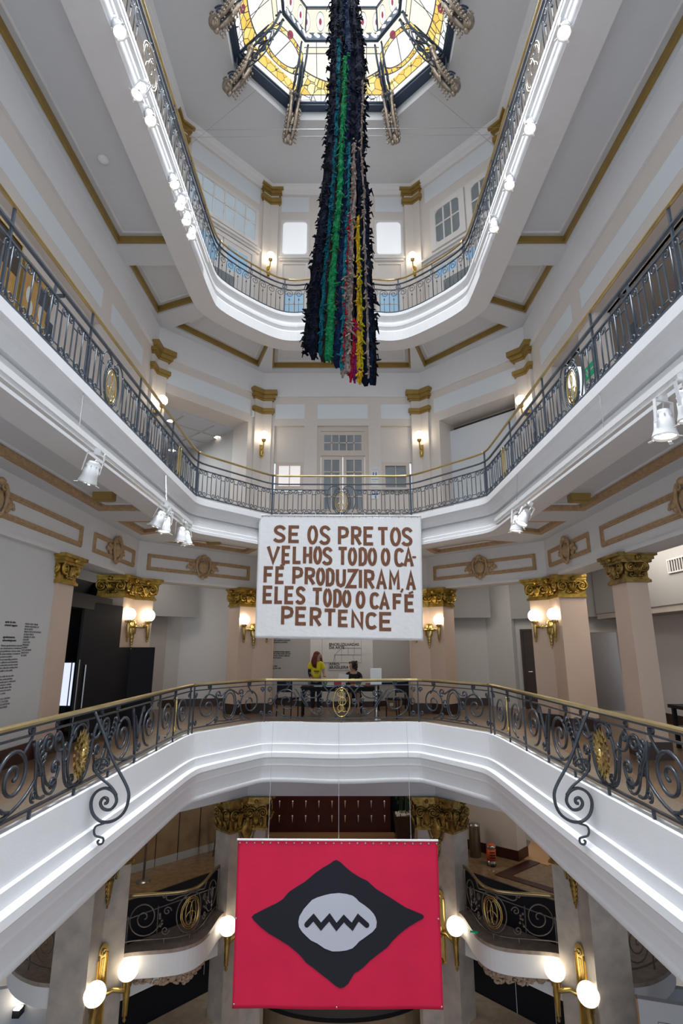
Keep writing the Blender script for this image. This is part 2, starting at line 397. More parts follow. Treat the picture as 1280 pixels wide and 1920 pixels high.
class Facet:                    # a vertical plane; u along, z up, d out towards the void
    def __init__(s, a, b):
        s.a = Vector(a); v = Vector(b) - s.a; s.L = v.length; s.t = v.normalized(); s.n = Vector((s.t.y, -s.t.x))
    def P(s, u, z, d=0.0):
        q = s.a + s.t * u + s.n * d; return (q.x, q.y, z)
    def box(s, mb, u0, u1, z0, z1, d0, d1):
        mb.hexa([s.P(u0, z0, d0), s.P(u1, z0, d0), s.P(u1, z0, d1), s.P(u0, z0, d1), s.P(u0, z1, d0), s.P(u1, z1, d0), s.P(u1, z1, d1), s.P(u0, z1, d1)])
    def frame(s, mb, u0, u1, z0, z1, w, d0, d1):
        s.box(mb, u0, u1, z0, z0 + w, d0, d1); s.box(mb, u0, u1, z1 - w, z1, d0, d1)
        s.box(mb, u0, u0 + w, z0 + w, z1 - w, d0, d1); s.box(mb, u1 - w, u1, z0 + w, z1 - w, d0, d1)
    def rot(s): return math.atan2(s.t.y, s.t.x)
LS = Facet((-4.9, NEAR), (-4.9, 12.85)); LD = Facet((-4.9, 12.85), (-2.45, 15.4)); CE = Facet((-2.45, 15.4), (2.45, 15.4))
RD = Facet((2.45, 15.4), (4.9, 12.85)); RS = Facet((4.9, 12.85), (4.9, NEAR))
OUT = [(-4.9, NEAR), (-4.9, 12.85), (-2.45, 15.4), (2.45, 15.4), (4.9, 12.85), (4.9, NEAR)]

def spiral(cu, cv, r0, r1, a0, a1, n=None):
    n = n or max(6, int(abs(a1 - a0) / 0.33))
    return [(cu + (r0 + (r1 - r0) * k / n) * math.cos(a0 + (a1 - a0) * k / n), cv + (r0 + (r1 - r0) * k / n) * math.sin(a0 + (a1 - a0) * k / n)) for k in range(n + 1)]
def bez(p0, p1, p2, p3, n=12):
    return [tuple(p0[i] * (1 - t) ** 3 + 3 * p1[i] * t * (1 - t) ** 2 + 3 * p2[i] * t * t * (1 - t) + p3[i] * t ** 3 for i in range(len(p0))) for t in [k / n for k in range(n + 1)]]
# ================================================================== STRUCTURE
Z2, Z3, Z4 = -1.75, 3.26, 9.22         # gallery floors
ZM, ZG, ZC = -6.3, -9.9, 15.32         # mezzanine, ground, atrium ceiling

# ---- fascias (mouldings swept round the atrium)
b = MB(); b.sweep(P2, [(-0.10, -1.75), (-0.09, -1.69), (0.06, -1.69), (0.06, -2.14), (0.11, -2.15), (0.11, -2.30), (0.20, -2.32), (0.205, -2.41), (0.17, -2.45), (0.15, -2.55), (0.15, -2.59), (0.11, -2.61), (0.085, -2.72), (0.075, -2.86), (0.10, -2.88), (0.10, -2.91), (0.08, -2.95), (-0.10, -2.95)])
struct('slab', b, 'white')
b = MB(); b.sweep(P3, [(-0.45, 3.26), (0.05, 3.26), (0.07, 3.25), (0.07, 3.11), (0.05, 3.10), (0.0, 3.08), (-0.05, 3.02), (-0.075, 2.93), (-0.075, 2.885), (-0.15, 2.88), (-0.15, 2.845), (-0.10, 2.84), (-0.10, 2.80), (-0.075, 2.79), (-0.07, 2.64), (-0.03, 2.62), (-0.03, 2.60), (-0.03, 2.55), (-0.02, 2.54), (-0.02, 2.47), (-0.45, 2.47)])
struct('slab', b, 'white')
b = MB(); b.sweep(P4, [(-0.45, 9.22), (0.05, 9.22), (0.06, 9.20), (0.06, 9.12), (0.03, 9.10), (0.0, 9.05), (-0.02, 8.98), (-0.02, 8.95), (0.02, 8.92), (0.03, 8.86), (0.05, 8.85), (0.05, 8.78), (0.02, 8.75), (0.0, 8.70), (0.0, 8.66), (0.06, 8.64), (0.08, 8.60), (0.08, 8.32), (-0.45, 8.32)])
struct('slab', b, 'white')

# ---- gallery floors (behind the fascias)
def ring_floor(path, o0, o1, z0, z1, m):
    mb = MB(); mb.sweep(path, [(-o1, z0), (-o0, z0), (-o0, z1), (-o1, z1)]); return struct('floor', mb, m)
ring_floor(OCT, 0.30, 7.5, -2.5, Z2, 'parquet')
mb = MB(); mb.sweep(P2, [(-0.75, -2.95), (-0.07, -2.95), (-0.07, -1.745), (-0.75, -1.745)]); struct('floor', mb, 'granite')
ring_floor(OCT, 0.35, 4.5, 2.9, 3.22, 'parquet')
ring_floor(OCT, 0.35, 4.5, 8.75, 9.18, 'parquet')

# ---- coffered soffits
def soffit(inner, outer, holes, z, depth, m, name='ceiling'):
    bm = bmesh.new()
    def loop(pts):
        vs = [bm.verts.new((x, y, z)) for x, y in pts]
        return [bm.edges.new((vs[i], vs[(i + 1) % len(vs)])) for i in range(len(vs))]
    es = loop(inner + outer[::-1])
    for h in holes: es += loop(h)
    bmesh.ops.triangle_fill(bm, use_beauty=True, use_dissolve=False, edges=es)
    mb = MB(); bm.verts.index_update()
    mb.add([v.co[:] for v in bm.verts], [tuple(v.index for v in f.verts) for f in bm.faces]); bm.free()
    for h in holes:
        n = len(h)
        mb.add([(x, y, z) for x, y in h] + [(x, y, z + depth) for x, y in h], [(i, (i + 1) % n, n + (i + 1) % n, n + i) for i in range(n)] + [tuple(range(n, 2 * n))])
    return struct(name, mb, m)
def inset(poly, d):
    n = len(poly); out = []
    A = sum(poly[i][0] * poly[(i + 1) % n][1] - poly[(i + 1) % n][0] * poly[i][1] for i in range(n))
    sg = 1 if A > 0 else -1
    for i in range(n):
        p, a, c = Vector(poly[i]), Vector(poly[i - 1]), Vector(poly[(i + 1) % n])
        d1 = (p - a).normalized(); d2 = (c - p).normalized()
        n1 = Vector((-d1.y, d1.x)) * sg; n2 = Vector((-d2.y, d2.x)) * sg; nn = (n1 + n2).normalized()
        out.append(tuple(p + nn * (d / max(0.3, nn.dot(n1)))))
    return out
def ring_trim(poly, w, z0, z1, m, name):
    q = inset(poly, w); n = len(poly); mb = MB()
    mb.add([(x, y, z0) for x, y in poly] + [(x, y, z0) for x, y in q] + [(x, y, z1) for x, y in poly] + [(x, y, z1) for x, y in q],
           [(i, (i + 1) % n, n + (i + 1) % n, n + i) for i in range(n)] + [(n + i, n + (i + 1) % n, 3 * n + (i + 1) % n, 3 * n + i) for i in range(n)]
           + [(i, (i + 1) % n, 2 * n + (i + 1) % n, 2 * n + i) for i in range(n)])
    return struct(name, mb, m)
def mx(p): return [(-x, y) for x, y in p][::-1]
HC = [(-1.95, 13.78), (1.95, 13.78), (2.15, 15.14), (-2.15, 15.14)]
HD = [(-3.4, 12.3), (-2.05, 13.72), (-2.56, 15.06), (-4.5, 12.87)]
HA = [(-3.51, 11.76), (-4.77, 12.3), (-4.8, 10.45), (-3.51, 10.45)]
HB = [(-3.51, 9.83), (-4.81, 9.83), (-4.81, 4.0), (-3.51, 4.0)]
HE = [(-3.51, 3.4), (-4.81, 3.4), (-4.81, 1.2), (-3.51, 1.2)]
HOLES = [HC, HD, mx(HD), HA, mx(HA), HB, mx(HB), HE, mx(HE)]
inner = [p for p in Path(fillet(OCT, 0.3)).p]
inner_back = [tuple(q) for q in fillet(mirror_path([(-3.42, NEAR), (-3.42, 11.8), (-1.85, 13.6)]), 0.3)]
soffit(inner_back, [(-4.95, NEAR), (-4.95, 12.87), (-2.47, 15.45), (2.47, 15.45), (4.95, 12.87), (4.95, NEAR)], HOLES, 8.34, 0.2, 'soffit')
for i, h in enumerate(HOLES): ring_trim(h, 0.055, 8.39, 8.54, 'goldpaint', 'trim_%d' % (i + 1))
for i, h in enumerate(HOLES): ring_trim(inset(h, 0.16), 0.035, 8.515, 8.54, 'white', 'trim_%d' % (i + 11))
# second-gallery soffit: carved wood trims
GC = [(-1.9, 14.1), (1.9, 14.1), (2.15, 15.02), (-2.15, 15.02)]
GD = [(-3.45, 12.75), (-2.2, 14.05), (-2.62, 14.86), (-4.38, 13.03)]
GA = [(-3.6, 11.7), (-4.62, 12.2), (-4.62, 10.75), (-3.6, 10.75)]
GB = [(-3.6, 9.95), (-4.62, 9.95), (-4.62, 4.0), (-3.6, 4.0)]
G2 = [GC, GD, mx(GD), GA, mx(GA), GB, mx(GB)]
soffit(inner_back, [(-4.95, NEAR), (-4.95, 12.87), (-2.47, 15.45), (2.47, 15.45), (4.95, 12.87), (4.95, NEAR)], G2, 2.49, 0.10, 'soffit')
for i, h in enumerate(G2): ring_trim(h, 0.14, 2.50, 2.585, 'woodtrim', 'trim_%d' % (i + 21))
for i, h in enumerate(G2): ring_trim(inset(h, 0.2), 0.03, 2.57, 2.59, 'white', 'trim_%d' % (i + 31))
# soffit under the main gallery (ceiling of the mezzanine storey)
b = MB(); b.sweep(OCT, [(-7.5, -2.98), (-0.2, -2.98), (-0.2, -2.93), (-7.5, -2.93)]); struct('ceiling', b, 'soffit')

# ---- atrium ceiling with the octagonal opening, and its recess
def octa(hx, y0, y1, ax, cy): return [(-ax, y1), (-hx, y1 - cy), (-hx, y0 + cy), (-ax, y0), (ax, y0), (hx, y0 + cy), (hx, y1 - cy), (ax, y1)]
HOLE = octa(2.95, 1.17, 12.83, 1.55, 1.43)
b_out = [(-5.1, NEAR - 1.5), (-5.1, 13.1), (-2.6, 15.6), (2.6, 15.6), (5.1, 13.1), (5.1, NEAR - 1.5)]
bm = bmesh.new()
def _loop(pts, z):
    vs = [bm.verts.new((x, y, z)) for x, y in pts]; return [bm.edges.new((vs[i], vs[(i + 1) % len(vs)])) for i in range(len(vs))]
bmesh.ops.triangle_fill(bm, use_beauty=True, use_dissolve=False, edges=_loop(b_out, ZC) + _loop(HOLE, ZC)); bm.verts.index_update()
b = MB(); b.add([v.co[:] for v in bm.verts], [tuple(v.index for v in f.verts) for f in bm.faces]); bm.free()
b.add([(x, y, ZC) for x, y in HOLE] + [(x, y, ZC + 0.32) for x, y in HOLE], [(i, (i + 1) % 8, 8 + (i + 1) % 8, 8 + i) for i in range(8)])
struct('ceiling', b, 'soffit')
# cornice along the ceiling
b = MB(); b.sweep(OUT, [(0, 15.34), (0.30, 15.34), (0.28, 15.30), (0.20, 15.27), (0.17, 15.20), (0.06, 15.16), (0.05, 15.10), (0, 15.10)]); struct('trim_41', b, 'white')

# ---- walls of the two upper galleries
def wall(f, name, u0, u1, z0, z1, m, d=0.0, th=0.18):
    mb = MB(); f.box(mb, u0, u1, z0, z1, d - th, d); return struct(name, mb, m)
# level 3 (white frieze, cream walls)
for f, nm in ((LS, 'wall_left'), (LD, 'wall_left'), (CE, 'wall_back'), (RD, 'wall_right'), (RS, 'wall_right')):
    mb = MB(); f.box(mb, -0.05, f.L + 0.05, 7.56, 8.36, -0.2, 0.03); f.box(mb, -0.02, f.L + 0.02, 7.52, 7.58, -0.2, 0.06); struct('frieze', mb, 'white')
# back wall with door and window recesses
mb = MB()
for u0, u1 in ((0, 0.4), (1.31, 1.71), (3.27, 3.66), (4.57, 4.9)): CE.box(mb, u0, u1, 3.2, 6.57, -0.22, 0)
CE.box(mb, 0, 4.9, 6.57, 7.6, -0.22, 0)
CE.box(mb, 0.4, 1.31, 5.42, 6.57, -0.22, -0.09); CE.box(mb, 3.66, 4.57, 5.42, 6.57, -0.22, -0.09)
CE.box(mb, 0.4, 1.31, 3.2, 4.5, -0.22, -0.09); CE.box(mb, 3.66, 4.57, 3.2, 4.5, -0.22, -0.09)
struct('wall_back', mb, 'cream')
for u0, u1 in ((0.41, 1.31), (1.71, 3.26), (3.66, 4.57)):
    mb = MB(); CE.box(mb, u0, u1, 6.80, 7.28, 0.0, 0.006); struct('panel', mb, 'panel')
def window(f, name, u0, u1, z0, z1, cols, rows, fw, d, jm, pm, mw=0.025, arch=0.0):
    mb = MB(); f.frame(mb, u0, u1, z0, z1, fw, d - 0.05, d + 0.03)
    gu0, gu1, gz0, gz1 = u0 + fw, u1 - fw, z0 + fw, z1 - fw
    for i in range(1, cols): u = gu0 + (gu1 - gu0) * i / cols; f.box(mb, u - mw / 2, u + mw / 2, gz0, gz1, d - 0.03, d + 0.012)
    for z in (rows if isinstance(rows, (list, tuple)) else [gz0 + (gz1 - gz0) * i / rows for i in range(1, rows)]): f.box(mb, gu0, gu1, z - mw / 2, z + mw / 2, d - 0.03, d + 0.012)
    if arch:                       # rounded corners of the opening
        for cu, cz, a in ((gu0, gz0, 0), (gu1, gz0, 1), (gu1, gz1, 2), (gu0, gz1, 3)):
            su = 1 if a in (0, 3) else -1; sz = 1 if a in (0, 1) else -1
            pts = [(cu, cz)] + [(cu + su * (arch - arch * math.sin(t)), cz + sz * (arch - arch * math.cos(t))) for t in [PI / 2 * k / 6 for k in range(7)]]
            mb.add([f.P(u, z, d + 0.02) for u, z in pts] + [f.P(u, z, d - 0.02) for u, z in pts], [tuple(range(8)), tuple(range(8, 16))[::-1]] + [(k, (k + 1) % 8, 8 + (k + 1) % 8, 8 + k) for k in range(8)])
    o = struct(name, mb, jm)
    g = MB(); f.box(g, gu0, gu1, gz0, gz1, d - 0.025, d - 0.015); g.build('pane', pm, o)
    return o
window(CE, 'window_1', 0.46, 1.31, 4.55, 5.40, 2, 2, 0.10, -0.06, 'joinery', 'litpane')
window(CE, 'window_2', 3.66, 4.50, 4.50, 5.40, 2, 2, 0.11, -0.06, 'joinery', 'greypane')
# double door with a transom
mb = MB(); CE.box(mb, 1.71, 1.82, 3.2, 6.57, -0.2, -0.06); CE.box(mb, 3.16, 3.27, 3.2, 6.57, -0.2, -0.06); CE.box(mb, 1.82, 3.16, 6.42, 6.57, -0.2, -0.06); CE.box(mb, 1.82, 3.16, 5.62, 5.70, -0.2, -0.06)
dr = struct('door_1', mb, 'joinery')
def leaf(f, par, name, u0, u1, z0, z1, gu0, gu1, gz0, gz1, cols, rows, d, jm, pm):
    m2 = MB(); f.box(m2, u0, gu0, z0, z1, d - 0.04, d); f.box(m2, gu1, u1, z0, z1, d - 0.04, d); f.box(m2, gu0, gu1, z0, gz0, d - 0.04, d); f.box(m2, gu0, gu1, gz1, z1, d - 0.04, d)
    for i in range(1, cols): u = gu0 + (gu1 - gu0) * i / cols; f.box(m2, u - .018, u + .018, gz0, gz1, d - 0.03, d)
    for i in range(1, rows): z = gz0 + (gz1 - gz0) * i / rows; f.box(m2, gu0, gu1, z - .018, z + .018, d - 0.03, d)
    o = m2.build(name, jm, par); g = MB(); f.box(g, gu0, gu1, gz0, gz1, d - 0.025, d - 0.015); g.build('pane', pm, o); return o
leaf(CE, dr, 'door_leaf', 1.83, 2.48, 3.24, 5.62, 1.92, 2.38, 3.95, 5.50, 2, 4, -0.09, 'joinery', 'greypane')
leaf(CE, dr, 'door_leaf', 2.50, 3.15, 3.24, 5.62, 2.60, 3.06, 3.95, 5.50, 2, 4, -0.09, 'joinery', 'greypane')
leaf(CE, dr, 'transom', 1.82, 3.16, 5.70, 6.42, 1.92, 3.06, 5.80, 6.30, 5, 2, -0.09, 'joinery', 'greypane')
# diagonal walls with wide openings
def diag_wall(f, o0, o1, zt, p0, p1):
    mb = MB(); f.box(mb, 0, o0, 3.2, zt, -0.75, 0); f.box(mb, o1, f.L, 3.2, zt, -0.75, 0); f.box(mb, 0, f.L, zt, 7.6, -0.75, 0)
    struct('wall_left' if f is LD else 'wall_right', mb, 'cream')
    mb = MB(); f.box(mb, p0, p1, 6.82, 7.28, 0, 0.006); struct('panel', mb, 'panel')
diag_wall(LD, 0.32, 3.03, 6.54, 0.34, 3.09)
diag_wall(RD, 0.66, 3.10, 6.54, 0.50, 3.32)
mb = MB(); RD.box(mb, 0.60, 3.14, 3.2, 6.34, -0.62, -0.54); struct('partition', mb, 'panel')
mb = MB(); RD.box(mb, -0.6, 4.2, 6.5, 6.6, -2.0, -0.75); RD.box(mb, -0.6, 4.2, 3.2, 6.5, -2.1, -2.0); RD.box(mb, -0.7, -0.6, 3.2, 6.5, -2.1, -0.7); RD.box(mb, 4.2, 4.3, 3.2, 6.5, -2.1, -0.7); struct('wall_right', mb, 'taupe')
# room behind the left opening
mb = MB(); LD.box(mb, -2.5, 4.6, 6.5, 6.56, -4.2, -0.75); struct('ceiling', mb, 'darkceil')
mb = MB()
for k in range(4): LD.box(mb, -1.5, 4.5, 6.47, 6.50, -1.62 - k * .75, -1.58 - k * .75)
for k in range(5): LD.box(mb, -0.6 + k * 1.0, -0.56 + k * 1.0, 6.47, 6.50, -4.0, -0.9)
struct('ceiling', mb, 'greywall')
mb = MB(); LD.box(mb, -2.5, 4.6, 3.2, 6.5, -4.3, -4.2); struct('wall_left', mb, 'taupe')
mb = MB(); LD.box(mb, 3.05, 3.2, 3.2, 6.5, -4.2, -0.75); LD.box(mb, -0.7, -0.6, 3.2, 6.5, -4.2, -0.75); struct('wall_left', mb, 'greywall')
# side walls of level 3
YB = lambda y: y - NEAR
mb = MB(); LS.box(mb, 0, LS.L, 6.35, 7.6, -0.35, 0); LS.box(mb, YB(9.7), LS.L, 3.2, 6.4, -0.35, 0); struct('wall_left', mb, 'cream')
mb = MB(); LS.box(mb, 0, YB(9.7), 3.2, 6.35, -0.5, -0.12); struct('wall_left', mb, 'cream')
mb = MB(); RS.box(mb, 0, RS.L, 6.35, 7.6, -0.35, 0); RS.box(mb, 0, 12.85 - 11.4, 3.2, 6.4, -0.35, 0); struct('wall_right', mb, 'cream')
mb = MB(); RS.box(mb, 12.85 - 11.4, RS.L, 3.2, 6.35, -2.6, -2.5); RS.box(mb, 1.45, RS.L, 6.35, 6.42, -2.5, -0.3); struct('wall_right', mb, 'taupe')
mb = MB(); RS.box(mb, 12.85 - 10.05, 12.85 - 9.3, 3.2, 6.35, -0.35, -0.05); struct('wall_right', mb, 'cream')
for f, sg in ((LS, 1), (RS, -1)):
    for y0, y1 in ((10.11, 11.95), (4.2, 9.65), (1.2, 3.7)):
        u0, u1 = (YB(y0), YB(y1)) if sg > 0 else (12.85 - y1, 12.85 - y0)
        mb = MB(); f.box(mb, u0, u1, 6.68, 7.12, 0, 0.006); struct('panel', mb, 'panel')

# pilasters wrapped round the folds of the octagon (levels 3 and 4), with gilded bands
def wrap(Pf, dA, la, dB, lb, th, grow=0.0):
    """outline of a pier folded round a corner: arms along dA and dB, thickness th away from the void, grown by grow"""
    Pf, dA, dB = Vector(Pf), Vector(dA).normalized(), Vector(dB).normalized()
    nA = Vector((dA.y, -dA.x)); ctr = Vector((0, 9)) - Pf
    if nA.dot(ctr) < 0: nA = -nA
    nB = Vector((dB.y, -dB.x))
    if nB.dot(ctr) < 0: nB = -nB
    bis = (nA + nB).normalized(); k = 1 / bis.dot(nA)
    F = lambda e: (Pf + dA * (la + grow) + nA * e, Pf + bis * (e * k), Pf + dB * (lb + grow) + nB * e)
    a, p, c = F(grow); a2, p2, c2 = F(-th)
    return [tuple(a), tuple(p), tuple(c), tuple(c2), tuple(p2), tuple(a2)]
FOLDS = [((-2.45, 15.4), (1, 0), (-2.45, -2.55)), ((2.45, 15.4), (-1, 0), (2.45, -2.55)), ((-4.9, 12.85), (2.45, 2.55), (0, -1)), ((4.9, 12.85), (-2.45, 2.55), (0, -1))]
for Pf, dA, dB in FOLDS:
    for z0, z1, zb in ((3.2, 7.6, ((7.36, 7.68), (6.92, 7.1))), (9.15, 15.12, ((15.16, 15.5), (14.66, 14.9)))):
        lower = z0 < 5
        base = wrap(Pf, dA, 0.22, dB, 0.22, 0.0)
        mb = MB(); mb.prism(wrap(Pf, dA, 0.24, dB, 0.24, 0.1, 0.07), z0, z1 if lower else 15.2)
        struct('pilaster', mb, 'cream')
        (c0, c1), (e0, e1) = zb
        if not lower: c0, c1 = 15.02, 15.32
        mb = MB(); h = c1 - c0
        mb.prism(wrap(Pf, dA, 0.26, dB, 0.26, 0.1, 0.10), c0, c0 + h * .2); mb.prism(wrap(Pf, dA, 0.26, dB, 0.26, 0.1, 0.15), c0 + h * .2, c0 + h * .55); mb.prism(wrap(Pf, dA, 0.26, dB, 0.26, 0.1, 0.21), c0 + h * .55, c1)
        mb.prism(wrap(Pf, dA, 0.26, dB, 0.26, 0.1, 0.09), e0, e0 + .07); mb.prism(wrap(Pf, dA, 0.26, dB, 0.26, 0.1, 0.13), e0 + .07, e1)
        struct('capital', mb, 'goldpaint')

# ---- level 4 walls
wall(CE, 'wall_back', 0, 4.9, 9.1, 15.4, 'cream', 0.0, 0.25)
for u0, u1 in ((0.40, 1.34), (1.75, 3.15), (3.60, 4.54)):
    mb = MB(); CE.box(mb, u0, u1, 14.42, 15.03, 0, 0.006); struct('panel', mb, 'panel')
k = 1
for u0, u1 in ((0.40, 1.36), (3.56, 4.52), (1.75, 3.15)):
    window(CE, 'window_%d' % (2 + k), u0, u1, 12.62, 14.05, 1, 1, 0.07, 0.03, 'joinery2', 'frost', arch=0.12); k += 1
    mb = MB(); CE.box(mb, u0 - .04, u1 + .04, 12.50, 12.56, 0, 0.12); CE.box(mb, u0, u1, 12.44, 12.50, 0, 0.07); CE.frame(mb, u0 + .06, u1 - .06, 11.35, 12.36, .04, 0, 0.03); struct('trim_%d' % (44 + k), mb, 'joinery2')
for i, (u0, u1) in enumerate(((0.47, 1.33), (3.59, 4.45))):
    window(CE, 'window_%d' % (6 + i), u0, u1, 10.35, 11.28, 2, 2, 0.10, 0.03, 'joinery2', 'skypane')
wall(LD, 'wall_left', 0, LD.L, 9.1, 15.4, 'cream', 0.0, 0.25)
wall(RD, 'wall_right', 0, RD.L, 9.1, 15.4, 'cream', 0.0, 0.25)
for f in (LD, RD):
    mb = MB(); f.box(mb, 0.5, 3.1, 14.42, 15.04, 0, 0.006); struct('panel', mb, 'panel')
window(LD, 'window_8', 0.42, 3.05, 12.72, 14.1, 6, [13.50], 0.12, 0.04, 'joinery2', 'palepane', 0.05)
window(RD, 'window_9', 0.72, 2.02, 12.35, 13.98, 3, [13.22], 0.20, 0.04, 'joinery2', 'greypane', 0.05, arch=0.16)
window(RD, 'window_10', 2.08, 3.34, 12.35, 13.98, 3, [13.22], 0.20, 0.04, 'joinery2', 'greypane', 0.05, arch=0.16)
for i, f in enumerate((LD, RD)):
    mb = MB(); f.box(mb, 0.35, 3.15, 12.52 if f is LD else 12.12, 12.60 if f is LD else 12.2, 0, 0.14); f.box(mb, 0.38, 3.12, 12.44 if f is LD else 12.04, 12.52 if f is LD else 12.12, 0, 0.08); struct('trim_%d' % (51 + i), mb, 'joinery2')
    mb = MB(); f.frame(mb, 0.55, 3.0, 9.2, 12.42 if f is LD else 12.0, 0.14, 0, 0.05)
    dd = struct('door_%d' % (2 + i), mb, 'joinery2')
    leaf(f, dd, 'door_leaf', 0.7, 1.75, 9.22, 12.28 if f is LD else 11.8, 0.85, 1.6, 11.3, 12.1 if f is LD else 11.65, 2, 1, 0.03, 'joinery2', 'skypane')
    leaf(f, dd, 'door_leaf', 1.8, 2.85, 9.22, 12.28 if f is LD else 11.8, 1.95, 2.7, 11.3, 12.1 if f is LD else 11.65, 2, 1, 0.03, 'joinery2', 'skypane')
    g = MB(); f.box(g, 0.86 if f is LD else 1.1, 2.25 if f is LD else 2.7, 9.3, 11.1, 0.035, 0.042); g.build('glass_panel', 'greypane', dd)
wall(LS, 'wall_left', 0, LS.L, 9.1, 15.4, 'cream', 0.0, 0.25); wall(RS, 'wall_right', 0, RS.L, 9.1, 15.4, 'cream', 0.0, 0.25)
for f in (LS, RS):
    for k_ in range(3):
        mb = MB(); f.box(mb, 0.6 + k_ * 3.9, 3.9 + k_ * 3.9, 14.42, 15.04, 0, 0.006); struct('panel', mb, 'panel')

# ---- main-gallery beams with carved frames
for f in (LS, LD, CE, RD, RS):
    mb = MB(); f.box(mb, -0.12, f.L + 0.12, 1.62, 2.5, -0.55, 0.0); f.box(mb, -0.12, f.L + 0.12, 1.56, 1.63, -0.5, 0.04); struct('beam', mb, 'beam')
FR = [(LD, 0.24, 3.30), (RD, 0.24, 3.30), (CE, 0.5, 4.4), (LS, YB(10.45), YB(12.57)), (RS, 12.85 - 12.57, 12.85 - 10.45), (LS, YB(4.2), YB(9.95)), (RS, 12.85 - 9.95, 12.85 - 4.2)]
for i, (f, u0, u1) in enumerate(FR):
    mb = MB(); f.frame(mb, u0, u1, 1.80, 2.20, 0.085, 0, 0.035); f.frame(mb, u0 + .02, u1 - .02, 1.82, 2.18, 0.03, 0.03, 0.05); struct('trim_%d' % (61 + i), mb, 'woodtrim')

# ---- main gallery: rooms behind the columns
def vbox(name, x0, x1, y0, y1, z0, z1, m):
    mb = MB(); mb.box(x0, x1, y0, y1, z0, z1); return struct(name, mb, m)
def vwall(name, p, q, z0, z1, m, th=0.12):
    f = Facet(p, q); mb = MB(); f.box(mb, 0, f.L, z0, z1, -th, 0); return struct(name, mb, m)
b = MB(); b.sweep(OCT, [(-8, 2.36), (-2.45, 2.36), (-2.45, 2.42), (-8, 2.42)]); struct('ceiling', b, 'greywall')
# reception bay (three-sided) in the middle
vwall('wall_back', (-2.35, 17.9), (-0.95, 16.95), Z2, 2.4, 'greywall'); vwall('wall_back', (-0.95, 16.95), (0.95, 16.95), Z2, 2.4, 'textwall'); vwall('wall_back', (0.95, 16.95), (2.45, 17.9), Z2, 2.4, 'greywall')
for i, (p, q) in enumerate((((-2.35, 17.9), (-0.95, 16.95)), ((-0.95, 16.95), (0.95, 16.95)), ((0.95, 16.95), (2.45, 17.9)))):
    f = Facet(p, q); mb = MB(); f.box(mb, 0, f.L, Z2, Z2 + 0.16, 0, 0.02); struct('baseboard_back', mb, 'walnut')
vwall('wall_left', (-2.45, 19.5), (-2.35, 17.7), Z2, 2.4, 'joinery'); vwall('wall_right', (2.45, 17.7), (2.55, 19.5), Z2, 2.4, 'joinery')
# left foyer: tall dropped header, cream walls, brown stripe
vwall('wall_left', (-7.2, 14.6), (-4.95, 17.0), Z2, 1.3, 'greywall'); vwall('wall_left', (-4.95, 17.0), (-2.4, 17.6), Z2, 2.4, 'textwall')
vwall('wall_left', (-7.0, 14.2), (-4.4, 16.6), 0.85, 2.4, 'bulkhead')
vwall('wall_left', (-5.62, 16.1), (-5.22, 16.5), Z2, 0.85, 'taupe')
f = Facet((-4.95, 17.0), (-2.4, 17.6)); mb = MB(); f.box(mb, 0, f.L, Z2, Z2 + .22, 0, .02); struct('baseboard_left', mb, 'walnut')
f = Facet((-7.2, 14.6), (-4.95, 17.0)); mb = MB(); f.box(mb, 0, f.L, Z2, Z2 + .22, 0, .02); struct('baseboard_left', mb, 'walnut')
# right foyer
vwall('wall_right', (2.4, 17.6), (4.55, 17.35), Z2, 1.4, 'greywall'); vwall('wall_right', (4.55, 17.35), (5.1, 16.5), Z2, 2.4, 'greywall')
vwall('wall_right', (5.1, 16.5), (8.4, 14.2), 0.8, 2.4, 'bulkhead'); vwall('wall_right', (2.4, 17.2), (4.6, 16.9), 0.86, 2.4, 'bulkhead')
vwall('wall_right', (5.1, 16.7), (8.6, 14.6), Z2, 1.3, 'greywall')
vwall('wall_right', (7.7, 15.2), (7.7, 6.0), Z2, 2.4, 'textwall')
f = Facet((2.4, 17.6), (4.55, 17.35)); mb = MB(); f.box(mb, 0, f.L, Z2, Z2 + .22, 0, .02); struct('baseboard_right', mb, 'walnut')
f = Facet((7.7, 15.2), (7.7, 6.0)); mb = MB(); f.box(mb, 0, f.L, Z2, Z2 + .22, 0, .02); struct('baseboard_right', mb, 'walnut')
mb = MB(); mb.box(7.0, 7.7, 6.0, 15.0, 0.72, 0.86); struct('lintel', mb, 'taupe')
# brown service door
f = Facet((5.1, 16.7), (8.6, 14.6)); mb = MB(); f.frame(mb, 0.30, 1.22, Z2, 0.50, 0.07, 0, 0.05)
d_ = struct('door_4', mb, 'walnut'); m2 = MB(); f.box(m2, 0.37, 1.15, Z2 + .02, 0.43, 0, 0.03); m2.build('door_leaf', 'walnut', d_)
m2 = MB(); m2.tube([f.P(0.47, -0.72, 0.03), f.P(0.47, -0.72, 0.08), f.P(0.58, -0.72, 0.08)], 0.014); m2.build('door_handle', 'steel', d_)
# steel lift door
mb = MB(); f.frame(mb, 1.95, 2.95, Z2, 0.45, 0.07, 0, 0.06); d_ = struct('door_5', mb, 'joinery'); m2 = MB(); f.box(m2, 2.02, 2.88, Z2, 0.38, 0, 0.02); m2.build('door_leaf', 'steel', d_)
mb = MB(); f.box(mb, 3.0, 3.35, Z2, 0.85, 0, 0.25); struct('pilaster', mb, 'taupe')
# white wall with the credits text, between the side columns
mb = MB(); LS.box(mb, 0, YB(9.42), Z2 - 0.1, 1.6, -0.4, -0.06); struct('wall_left', mb, 'textwall')
mb = MB(); LS.box(mb, 0, YB(9.42), Z2 - 0.1, Z2 + .28, -0.06, -0.03); struct('baseboard_left', mb, 'mahogany')

